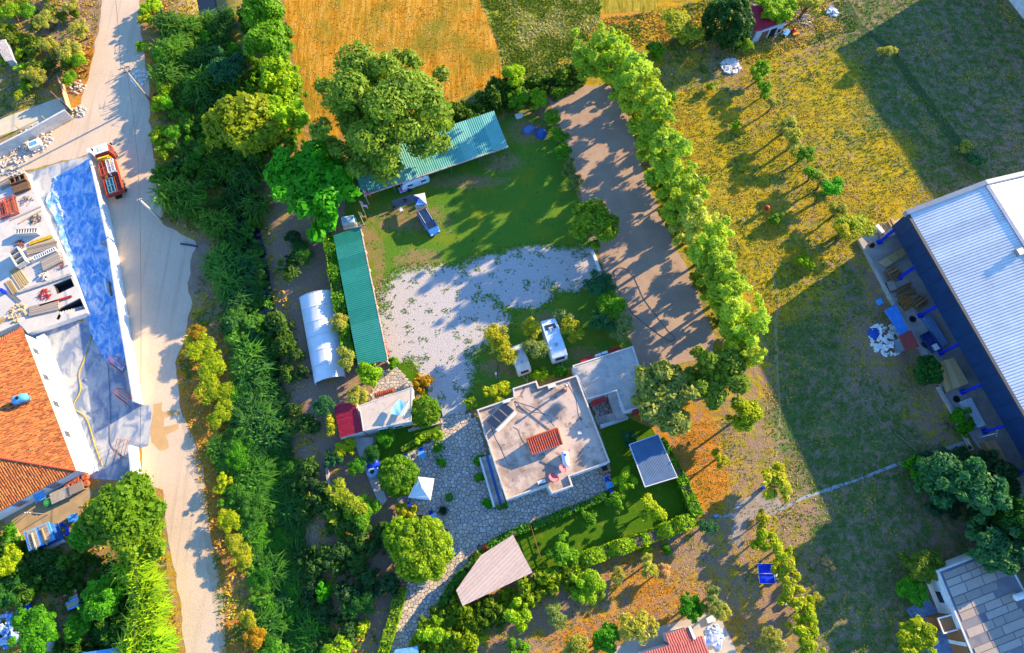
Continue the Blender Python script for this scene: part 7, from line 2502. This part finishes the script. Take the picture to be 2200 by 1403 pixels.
# hoses on the gravel yard
Z7 = lambda x, y: (1100 + x / 4.0, 350 + y / 4.0)
cable([Z7(890, 1010), Z7(875, 940), Z7(905, 905), Z7(970, 908), Z7(1040, 970), Z7(1080, 1050), Z7(1130, 1160), Z7(1200, 1260), Z7(1310, 1400), (1440, 715), (1451, 727), (1443, 733), (1430, 728), (1395, 703), (1362, 676), (1345, 655), (1331, 630), (1322, 605)], .03, M("blue_black_hose", (.02, .03, .08), None, 3, .5), "dark hose laid in a long loop on the gravel yard", .02, "hose", "hose")
single("camp_post", MB().bar(P(1066, 812), P(1066, 812) + Vector((0, 0, 2.4)), .10).box(P(1066, 812) + Vector((0, 0, 2.5)), (.25, .25, .3)), steelw, "white lamp post on the grass left of the cream caravan", "lamp post")
cable([(1071, 780), (1069, 800), (1066, 812)], .03, black, "short dark cable from olive to the lamp post", .02)

# ---------------------------------------------------------------- stone court
table("garden_table", "blue square table with dark centre on the stone court", 908, 979, .95, .95, .74, .1, M("blue_table", (.10, .38, .66), None, 3, .5), steel, .06)
table("garden_table", "white square table near the clipped dome", 876, 991, .95, .95, .74, .1, M("white_table", (.62, .60, .60), None, 3, .5), steel, .06)
chair("garden_chair", "blue chair behind the blue court table", 906, 968, 0, bluem, .06)
chair("garden_chair", "blue chair behind the white court table", 873, 981, 0, bluem, .06)
chair("garden_chair", "blue chair half hidden under the golden dome's edge", 927, 1103, .3, bluem, .06)
table("garden_table", "light blue table at the edge of the golden dome", 933, 1112, .9, .9, .74, .5, M("pale_blue_table", (.30, .48, .66), None, 3, .5), steel, .06)
chair("garden_chair", "blue chair below the market umbrella", 880, 1085, .3, bluem, .06)


def tank(name, label, px, py, r, h, m, lid):
    e = empty(name, P(px, py, .014), random.uniform(0, 3), label, "water tank")
    MB().lathe((0, 0, 0), [(r * .95, 0), (r, .08), (r, h * .45), (r * .96, h * .5), (r, h * .55), (r, h * .86), (r * .6, h)], 16).build("body", m, e, smooth=True)
    MB().lathe((0, 0, h - .01), [(r * .34, 0), (r * .34, .10), (r * .1, .14)], 12).build("lid", lid, e)
    return e


tank("water_tank", "deep blue water tank, middle of three beside the garden path", 803, 998, .85, 1.5, bluem, bluem)
tank("water_tank", "pale blue water tank, lowest of three beside the garden path", 804, 1016, .85, 1.4, M("pale_tank2", (.28, .48, .70), None, 3, .4), dark)
tank("water_tank", "small blue water tank, highest of three beside the garden path", 808, 979, .5, 1.2, bluem, dark)
ag = empty("agave", P(953, 1097), 0, "dark spiky palm plant on the stone court", "plant")
mb = MB()
for i in range(34):
    a = i * 2.4; r_ = .45 + .35 * random.random(); z = .9 - .02 * i
    d = Vector((math.cos(a), math.sin(a), 0)); s = Vector((-d.y, d.x, 0)) * .05
    p0, p1, p2 = Vector((0, 0, .35)), d * r_ * .6 + Vector((0, 0, .5 + z * .4)), d * r_ * 1.35 + Vector((0, 0, .3 + z * .3))
    mb.add([p0 - s, p0 + s, p1 + s, p1 - s], [(0, 1, 2, 3)]).add([p1 - s, p1 + s, p2], [(0, 1, 2)])
f = mb.build("frond", LEAF, ag); f.color = (.02, .09, .02, 1)
MB().tube([(0, 0, 0), (0, 0, .45)], [.18, .12], 8).build("stem", BARK, ag)


def flower(px, py, col, label, z=.7):
    rg = np.random.default_rng(int(px))
    V, t = cloud(rg, [(0, 0, z, .35, .35, .3)], 160, .09)
    me = quads_mesh("bloom", V, t); me.materials.append(LEAF)
    e = empty("flower_bush", P(px, py), 0, label, "flowers")
    b = link("bloom", me, None, e); b.color = (*col, 1)
    MB().tube([(0, 0, 0), (0, 0, z)], .03, 5).build("stem", BARK, e)


flower(1022, 1192, (.60, .02, .02), "red flowers in the hedge gap by the planked shelter")
flower(1044, 1176, (.50, .06, .05), "dull red flowers above the bright red ones")
flower(850, 1320, (.70, .18, .30), "pink flowers on the entrance hedge")
flower(835, 1380, (.60, .10, .16), "pink red flowers near the foot of the entrance hedge")
flower(1342, 1355, (.75, .04, .01), "scarlet flowering bush beside the pale yellow olive", .9)
bq = empty("barbecue", P(1297, 1008), .3, "brick barbecue at the corner of the stone court", "barbecue")
MB().box((0, 0, .5), (1.5, 1.2, 1.0)).build("brickwork", M("bbq_brick", (.34, .20, .12), (.26, .16, .10), 5, .9), bq, bevel=.02)
MB().box((0, 0, 1.02), (.7, .6, .06)).build("fire_pit", dark, bq)
MB().box((.55, .45, 1.3), (.35, .25, .6)).build("flue", bpy.data.materials["bbq_brick"], bq)
chair("garden_chair", "blue slatted chair just below the brick barbecue", 1303, 1030, .3, bluem, .06)
chair("garden_chair", "blue slatted chair farthest from the brick barbecue", 1312, 1056, 3.3, bluem, .06)
table("garden_table", "light blue table between the two blue chairs by the barbecue", 1308, 1043, 1.0, .8, .74, .3, bluel, steel, .06)
single("gate_step", MB().prism(W([(948, 880), (998, 866), (1003, 880), (952, 896)]), .02, .16), M("pale_stone_step", (.46, .44, .42), (.38, .37, .36), 3, .8), "broad pale stone step at the top of the court", "step")
single("shelter_post", MB().bar(P(971, 1284), P(971, 1284) + Vector((.35, -.5, 1.6)), .09), trimw, "pale leaning stick at the tip of the planked shelter", "post")
single("gate_sheet", MB().prism(W([(848, 1396), (898, 1388), (900, 1420), (844, 1420)], 2.2), 2.1, 2.2).bar(P(850, 1400), P(850, 1400) + Vector((0, 0, 2.1)), .1).bar(P(896, 1395), P(896, 1395) + Vector((0, 0, 2.1)), .1), M("gate_blue", (.16, .40, .62), None, 2, .5), "blue gate canopy cut by the bottom edge of the drive", "canopy")

# ---------------------------------------------------------------- meadow things
tt = empty("tennis_table", P(1642, 1232), math.radians(-1), "blue table tennis table standing in the orchard by the yellow trees", "table")
for s in (-1, 1):
    t = MB().box((0, s * .62, .76), (1.6 * 1.25, 1.18, .05)).build("table_top", bluem, tt)
    MB().box((0, s * 1.19, .789), (2.0, .04, .006)).box((-.98, s * .62, .789), (.04, 1.18, .006)).box((.98, s * .62, .789), (.04, 1.18, .006)).build("line", trimw, t)
MB().box((0, 0, .88), (2.2, .03, .16)).build("net", trimw, tt)
for sx in (-1, 1):
    for sy in (-1, 1):
        MB().bar((sx * .8, sy * .9, 0), (sx * .8, sy * .9, .74), .06).build("leg", steel, tt)
single("white_crate", MB().box(P(1668, 1233) + Vector((0, 0, .3)), (.7, 1.3, .6), 0), trimw, "white chest beside the table tennis table", "chest", bevel=.03)
single("white_crate", MB().box(P(1689, 1292) + Vector((0, 0, .3)), (.9, .7, .6), .2), trimw, "white chest under the yellow meadow row", "chest", bevel=.03)
rh = empty("red_hopper", P(1643, 453), 0, "small red feed hopper alone in the golden field", "hopper")
MB().lathe((0, 0, .35), [(.12, 0), (.35, .35), (.35, .85), (.1, 1.0)], 14).build("drum", redm, rh)
MB().bar((.2, .2, 0), (.2, .2, .5), .05).bar((-.2, .2, 0), (-.2, .2, .5), .05).bar((0, -.25, 0), (0, -.25, .5), .05).build("leg", steel, rh)
single("field_bucket", MB().lathe(P(1595, 472), [(.16, 0), (.22, .35), (.20, .35), (.14, .05)], 12), trimw, "small white bucket beside the track of the golden field", "bucket")
single("fallen_pole", MB().bar(P(1921, 930) + Vector((0, 0, .12)), P(1968, 968) + Vector((0, 0, .08)), .09), woodg, "fallen grey pole in the meadow near the blue ditch", "pole")
single("plastic_scrap", MB().box(P(1638, 1048) + Vector((0, 0, .3)), (.5, .4, .6), .5), bluem, "small blue drum by the golden tree", "drum", bevel=.05)
single("plastic_scrap", MB().box(P(1538, 1108) + Vector((0, 0, .12)), (.6, .3, .2), .3), bluel, "light blue scrap on the path above the orchard", "scrap", bevel=.03)
heap("white_sheet_pile", "crumpled white sheeting in the shaded field corner", 1570, 142, 0, 1.5, 44, steelw, 31, "sheeting", False, .3, 2.6)
heap("scrap_pile", "grey branches and pipes beside the red shed", 1722, 42, 0, 1.8, 50, steel, 32, "scrap")
heap("scrap_pile", "cut timber pile behind the red shed tree", 1712, 20, 0, 1.6, 50, woodp, 33, "timber")
heap("white_sheet_pile", "white sacks by the scrap at the top edge", 1788, 26, 0, .9, 22, steelw, 34, "sacks", False, .4, 2.4)
heap("white_sheet_pile", "white and blue sacks on the apron of the red tiled house", 1535, 1368, 0, 1.2, 40, M("sacks", (.66, .68, .74), (.24, .36, .70), 1.6, .7, world=True), 35, "sacks", False, .6, 2.4)
single("stone_slab", MB().box(P(1526, 1330) + Vector((0, 0, .2)), (1.1, .7, .3), .3), trimw, "white stone block at the corner of the red house apron", "block", bevel=.02)
wb_ = empty("wheelbarrow", P(1687, 75), .9, "white and blue wheelbarrow in front of the red shed", "wheelbarrow")
MB().box((0, 0, .5), (1.1, .75, .3), 0, 0, 0, 1.2).build("tray", bluel, wb_, bevel=.03)
MB().bar((.3, .3, .35), (-1.0, .35, .6), .05).bar((.3, -.3, .35), (-1.0, -.35, .6), .05).bar((-.2, .3, 0), (-.2, .3, .4), .05).bar((-.2, -.3, 0), (-.2, -.3, .4), .05).build("handle", trimw, wb_)
wheel(wb_, .65, 0, .2, .1)
gp = empty("generator", P(1704, 73), .3, "red engine on an orange base in front of the red shed", "engine")
MB().box((0, .3, .35), (.7, .5, .6)).lathe((0, .3, .65), [(.2, 0), (.2, .2), (.05, .25)], 10).build("engine", redm, gp, bevel=.03)
MB().box((.3, -.25, .15), (1.1, .5, .3)).build("base", M("orange_paint", (.65, .28, .02), None, 3, .5), gp, bevel=.02)
ditch_m = M("pale_channel", (.30, .34, .38), (.24, .27, .30), 2, .7, world=True)


def ribbon(name, pts, w, z, mat, label=None):
    pw = [P(*p) for p in pts]
    L, R = [], []
    for i, p in enumerate(pw):
        d = (pw[min(i + 1, len(pw) - 1)] - pw[max(i - 1, 0)]).normalized()
        n = Vector((-d.y, d.x, 0)) * w / 2 * random.uniform(.6, 1.3)
        L.append(p + n); R.append(p - n)
    k = len(pw)
    me = bpy.data.meshes.new(name)
    me.from_pydata([(p.x, p.y, 0) for p in L + R], [], [(i, i + 1, k + i + 1, k + i) for i in range(k - 1)])
    me.update()
    if me.polygons[0].normal.z < 0: me.flip_normals()
    o = link(name, me, mat); o.location.z = z
    tag(o, kind='structure')


ribbon("ditch", [(1540, 1112), (1590, 1104), (1650, 1106), (1690, 1088), (1730, 1068), (1790, 1048), (1840, 1032), (1870, 1020), (1920, 1000), (1970, 985), (2020, 968), (2070, 952)], .4, .010, ditch_m)
ribbon("footpath", [(1655, 560), (1665, 600), (1672, 650), (1666, 700), (1668, 760), (1672, 820), (1676, 880), (1674, 930), (1668, 980), (1650, 1010)], .4, .008, M("trodden_path", (.26, .24, .10), (.20, .20, .09), 1.5, .95, world=True))
ribbon("drain_ditch", [(1815, 5), (1850, 60), (1880, 80), (1915, 110), (1950, 160), (1985, 210), (2020, 260), (2060, 310), (2095, 350)], 1.6, .012, M("damp_ditch", (.030, .070, .020), (.06, .09, .03), 1.2, .95, world=True))
sheet("bare_patch", [(1580, 1085), (1625, 1060), (1660, 1060), (1680, 1085), (1650, 1110), (1600, 1115), (1590, 1180), (1575, 1160), (1580, 1110)], .014, M("bare_grey", (.34, .29, .25), (.28, .24, .20), 1.2, .95, .2, world=True), .5)

# ---------------------------------------------------------------- timber yard
def stack(name, label, px4, z0, h, layers, cols, mat, cat="timber stack"):
    """stacked boards seen from above: px4 corners of the top"""
    q = [P(*p, z0 + h) for p in px4]
    c = sum(q, Vector((0, 0, 0))) / 4
    e = empty(name, (c.x, c.y, z0), 0, label, cat)
    for k in range(layers):
        for i in range(cols):
            t0, t1 = (i + .04) / cols, (i + .96) / cols
            r = [q[0].lerp(q[1], t0), q[0].lerp(q[1], t1), q[3].lerp(q[2], t1), q[3].lerp(q[2], t0)]
            j = random.uniform(-.03, .03)
            MB().prism([(p.x + j, p.y + j) for p in r], z0 + h * k / layers + .012, z0 + h * (k + 1) / layers).build("board", mat, e, world=True)
    return e


stack("timber_stack", "tall stack of yellow boards beside the dark tree", [(2024, 776), (2049, 767), (2082, 823), (2042, 838)], 0, 1.5, 4, 7, woodp)
stack("timber_stack", "lower ledge of boards against the yellow stack", [(2014, 778), (2026, 774), (2056, 834), (2036, 842)], 0, .8, 2, 3, woodg)
stack("timber_stack", "pack of pale white sheets in the timber yard", [(2066, 862), (2087, 853), (2119, 913), (2101, 919)], 0, .9, 3, 2, M("white_sheet", (.48, .54, .58), (.42, .48, .54), 2, .6), "sheet pack")
stack("timber_stack", "stack of reddish brown planks past the white sheets", [(2116, 950), (2138, 943), (2173, 1003), (2156, 1011)], 0, 1.4, 4, 6, piece_mat("red_brown_plank", [(0, (.34, .19, .09)), (1, (.42, .26, .13))], .8, 4))
stack("timber_stack", "wide beige board stack at the right edge", [(2165, 1033), (2215, 1015), (2250, 1080), (2192, 1100)], 0, 1.6, 4, 6, piece_mat("beige_board", [(0, (.40, .33, .20)), (1, (.48, .41, .27))], .8, 4))
stack("timber_stack", "long pack of bluish boards under the warehouse eave", [(1984, 682), (2000, 676), (2038, 738), (2024, 746)], 0, .7, 3, 4, M("blue_board", (.14, .26, .44), (.10, .20, .36), 2, .7), "sheet pack")
stack("timber_stack", "added tan boards in place of the sunlit concrete at the head of the yard", [(1888, 562), (1942, 530), (1950, 545), (1906, 573)], 0, .5, 2, 3, woodp)  # boards added where sunlight falls on bare concrete, tan like the lit patch
stack("timber_stack", "small rack of brown planks against the kerb", [(1905, 606), (1921, 602), (1928, 620), (1912, 626)], 0, .5, 2, 4, woodg)


def sticks(name, label, px, py, L, Wd, hh, rz, n, mat, seed, cat="log pile"):
    rg = random.Random(seed)
    e = empty(name, P(px, py), rz, label, cat)
    for i in range(n):
        y = rg.uniform(-Wd / 2, Wd / 2); z = .08 + hh * rg.random() * (1 - (2 * y / Wd) ** 2 * .7)
        l = L * rg.uniform(.7, 1.05)
        r = rg.uniform(.05, .10)
        MB().tube([(-l / 2, y, z), (l / 2, y + rg.uniform(-.2, .2), z + rg.uniform(-.05, .05))], r, 6).build("log", mat, e)
    return e


logm = piece_mat("log", [(0, (.26, .14, .06)), (.5, (.36, .22, .11)), (1, (.20, .11, .05))], .9, 5)
sticks("log_pile", "pale split logs stacked by the warehouse corner", 1908, 492, 2.4, 2.6, .9, 1.9, 34, woodp, 1)
sticks("log_pile", "dark logs next to the pale split logs", 1892, 500, 1.6, 1.2, .6, 1.9, 16, woodg, 2)
sticks("log_pile", "rounded bundle of rusty brown sticks by the kerb", 1914, 592, 2.0, 2.0, 1.1, .5, 40, logm, 3)
sticks("log_pile", "loose dark branches in the middle of the yard", 1942, 628, 3.2, 1.6, .4, .4, 26, logm, 4)
sticks("log_pile", "orange brown stick bundle below the loose branches", 1944, 652, 2.0, 1.6, .8, .6, 34, piece_mat("orange_stick", [(0, (.40, .20, .05)), (1, (.30, .14, .04))], .9, 5), 5)
sticks("log_pile", "dark brown stick bundle right of the orange one", 1970, 652, 2.2, 1.8, .8, .6, 34, logm, 6)
single("white_pack", MB().box(P(1885, 496) + Vector((0, 0, .4)), (1.5, .6, .8), -1.0), steelw, "white wrapped pack at the head of the timber yard", "pack", bevel=.04)
q = [P(1900, 668, 1.7), P(1924, 653, 1.7), P(1953, 714, 1.9), P(1935, 722, 1.9)]
ys = empty("yard_shed", (sum(q, Vector((0, 0, 0))) / 4).xy.to_3d(), 0, "low shed roofed with bright blue ribbed sheets in the timber yard", "shed")
corr(MB(), q[0], q[1], q[2], q[3], 9, .06).build("roof_sheet", M("bright_blue_sheet", (.05, .26, .66), (.04, .20, .55), 1, .5), ys, world=True)
for p in q: MB().bar((p.x, p.y, 0), (p.x, p.y, p.z - .08), .1).build("post", wood, ys, world=True)
q = [P(1930, 722, 2.2), P(1957, 709, 2.2), P(1976, 745, 2.5), P(1944, 754, 2.5)]
yt = empty("yard_kiosk", (sum(q, Vector((0, 0, 0))) / 4).xy.to_3d(), 0, "small kiosk with dark red tiled roof beside the blue shed", "kiosk")
corr(MB(), q[0], q[1], q[2], q[3], 16, .06).build("roof_sheet", M("dark_red_tiles", (.36, .07, .06), (.30, .06, .055), 3, .6), yt, world=True)
MB().prism(inset([(p.x, p.y) for p in q], .25), 0, 2.15).build("wall", M("kiosk_wall", (.16, .24, .34), None, 2, .8), yt, world=True)
heap("white_rubble", "pile of white plaster rubble left of the red kiosk", 1903, 730, 0, 2.4, 130, trimw, 41, "rubble", False, .4, 1.6)
single("blue_sheet_scrap", MB().lathe(P(1878, 717), [(.9, 0), (.95, .06), (.8, .2), (.3, .3)], 14), M("blue_cover", (.02, .08, .40), None, 2, .6), "round blue cover at the edge of the white rubble", "cover")
tr_o, tr_a, _ = frame((1988, 722), (2008, 750), .6)
tl = empty("trailer", (tr_o.x, tr_o.y, 0), tr_a, "open blue trailer with white box parked in the timber yard", "trailer")
MB().box((0, 0, .55), (2.9, 1.4, .1)).box((0, .7, .8), (2.9, .05, .45)).box((0, -.7, .8), (2.9, .05, .45)).box((-1.45, 0, .8), (.05, 1.4, .45)).build("bed", M("trailer_blue", (.02, .05, .20), None, 2, .6), tl)
MB().box((.9, .1, .85), (.9, .7, .5)).build("load_box", steelw, tl, bevel=.03)
MB().bar((1.4, 0, .5), (2.4, 0, .45), .08).build("drawbar", steel, tl)
for s in (-1, 1): wheel(tl, -.2, s * .82, .3, .18)


def tyre(px, py, label):
    single("old_tyre", MB().lathe(P(px, py) + Vector((0, 0, .12)), [(.25, -.1), (.42, -.11), (.48, 0), (.42, .11), (.25, .1), (.22, 0)], 18), black, label, "tyre")


tyre(1872, 527, "dark round drain tyre on the sunlit head of the timber yard")
tyre(1960, 686, "dark tyre on the shaded slab right of the blue shed")
tyre(1990, 742, "dark tyre beside the blue trailer")
tyre(2054, 858, "dark tyre by the white sheet pack")
single("white_tray", MB().box(P(1889, 649) + Vector((0, 0, .1)), (.9, .9, .15), .4), bluel, "light blue square tray outside the timber yard kerb", "tray", bevel=.02)

# ---------------------------------------------------------------- left garden
barrel_m = M("red_clay_pot", (.46, .11, .05), (.36, .09, .045), 4, .7)
for i, (x, y) in enumerate([(188, 1026), (170, 1031), (158, 1036), (150, 1048), (165, 1041), (178, 1037), (190, 1040), (158, 1053)]):
    e = empty("clay_pot", P(x, y), 0, ["large red pot by the corner of the terracotta house wall", "red pot second from the house corner", "pot with dark mouth behind the grey sheet", "red pot nearest the yellow scrap", "small pot in the middle of the pot group", "orange pot touching the upper grey sheet", "orange pot beside the bright tree", "small grey-red pot below the others"][i], "pot", "pots at the house corner")
    r = (.5, .45, .42, .46, .36, .4, .45, .34)[i]
    MB().lathe((0, 0, 0), [(r * .6, 0), (r, .35), (r * .95, .6), (r * .8, .7), (r * .95, .76), (r * .7, .74)], 14).build("body", barrel_m, e, smooth=True)
    MB().lathe((0, 0, .72), [(r * .68, 0), (r * .3, .01)], 12).build("soil", dark, e)
single("grey_board", MB().box(P(172, 1050) + Vector((0, 0, .9)), (1.9, 1.2, .08), .45).box(P(172, 1050) + Vector((0, 0, .43)), (1.6, .9, .86), .45), woodg, "grey boarded bench top by the bright tree", "bench")
single("grey_board", MB().box(P(138, 1064) + Vector((0, 0, .8)), (2.6, 1.5, .08), .45).box(P(138, 1064) + Vector((0, 0, .38)), (2.2, 1.1, .76), .45), M("grey_sheet", (.40, .36, .31), (.30, .27, .24), 2, .85), "wide grey sheeted bench between the pots and green crate", "bench")
gc = empty("green_crate", P(114, 1078), .45, "bright green crate beside the grey bench", "crate")
MB().box((0, 0, .35), (1.5, .9, .65)).build("body", M("green_plastic", (.03, .30, .09), None, 3, .5), gc, bevel=.03)
MB().box((0, 0, .70), (1.55, .45, .05)).build("lid", M("green_lid", (.05, .38, .12), None, 3, .5), gc)
single("blue_awning", drape(MB(), [P(70, 1064, 2.3), P(93, 1053, 2.3), P(99, 1070, 1.9), P(77, 1080, 1.9)], 8, .08).bar(P(78, 1081, 0), P(78, 1081, 1.9), .06).bar(P(99, 1071, 0), P(99, 1071, 1.9), .06), bluel, "light blue awning under the terracotta eave", "awning")
single("blue_tarp", drape(MB(), [P(152, 1106, 1.0), P(166, 1102, 1.0), P(170, 1118, .6), P(155, 1124, .5)], 8, .1).box(P(160, 1113) + Vector((0, 0, .35)), (.9, .9, .6), .4), bluel, "light blue tarpaulin bundle by the dirt pad", "tarpaulin")
heap("blue_clutter", "blue plastic clutter behind the coop", 133, 1142, 0, 1.1, 26, bluem, 51, "clutter", False, .5)
single("yellow_panel", MB().prism(W([(27, 1134), (37, 1137), (48, 1160), (38, 1160)], .8), .7, .8).bar(P(33, 1146), P(33, 1146) + Vector((0, 0, .7)), .08).bar(P(43, 1156), P(43, 1156) + Vector((0, 0, .7)), .08), M("pale_yellow", (.56, .54, .14), None, 2, .7), "pale yellow panel beside the coop", "panel")
rl = empty("blue_rail", P(46, 1274), 0, "bright blue corner rail in the shaded left garden", "rail")
MB().bar(P(46, 1273, .8), P(79, 1265, .8), .14).build("rail", bluel, rl, world=True)
MB().bar(P(46, 1274, .84), P(63, 1322, .84), .26, .14).build("rail", bluem, rl, world=True)
for p in ((46, 1274), (79, 1265), (55, 1298), (63, 1322)):
    MB().bar(P(*p), P(*p, .76), .08).build("post", bluem, rl, world=True)
for i, (x, y) in enumerate([(61, 1284), (67, 1302), (74, 1319)]):
    e = empty("blue_stool", P(x, y), 0, ["blue stool at the corner end of the blue rail", "middle blue stool along the blue rail", "blue stool nearest the bottom left tree"][i], "stool", "stools along the rail")
    MB().lathe((0, 0, .42), [(.30, 0), (.32, .03), (.30, .06)], 14).build("seat", bluem, e)
    for k in range(4):
        a = k * math.pi / 2 + .4
        MB().bar((math.cos(a) * .24, math.sin(a) * .24, 0), (math.cos(a) * .18, math.sin(a) * .18, .43), .04).build("leg", bluem, e)
heap("scrap_heap", "blue and white scrap heap at the bottom left corner", 14, 1352, 0, 2.2, 110, M("blue_white_scrap", (.05, .22, .62), (.56, .64, .74), 1.4, .6, world=True), 52, "scrap", False, 1.0, 1.8)
single("white_box", MB().box(P(112, 1384) + Vector((0, 0, .6)), (.8, 1.2, 1.2), -.3), steelw, "tall white box below the bottom left tree", "box", bevel=.03)
q = [P(134, 1280, 1.6), P(162, 1266, 1.6), P(175, 1300, 1.6), P(146, 1312, 1.6)]
sta = empty("garden_stall", (sum(q, Vector((0, 0, 0))) / 4).xy.to_3d(), 0, "stall roofed with coloured planks under the round green tree", "stall")
for i in range(7):
    t0, t1 = i / 7, (i + .9) / 7
    r = [q[0].lerp(q[3], t0), q[1].lerp(q[2], t0), q[1].lerp(q[2], t1), q[0].lerp(q[3], t1)]
    MB().prism([(p.x, p.y) for p in r], 1.5, 1.56 + .02 * (i % 3)).build("roof_plank", [woodp, clay_piece, woodg, bluel, woodg, woodp, bluel][i], sta, world=True)
for p in q: MB().bar((p.x, p.y, 0), (p.x, p.y, 1.5), .09).build("post", wood, sta, world=True)
single("pink_bucket", MB().lathe(P(137, 1286, 1.56), [(.2, 0), (.28, .3), (.25, .3), (.18, .05)], 12), M("pink_plastic", (.70, .06, .14), None, 3, .5), "pink bucket on the coloured plank stall", "bucket")
cable([(388, 524), (400, 525), (412, 527), (424, 530)], .14, M("navy_pipe", (.02, .05, .16), None, 3, .6), "short dark pipe end lying on the road apron", .02, "drain_pipe", "pipe")
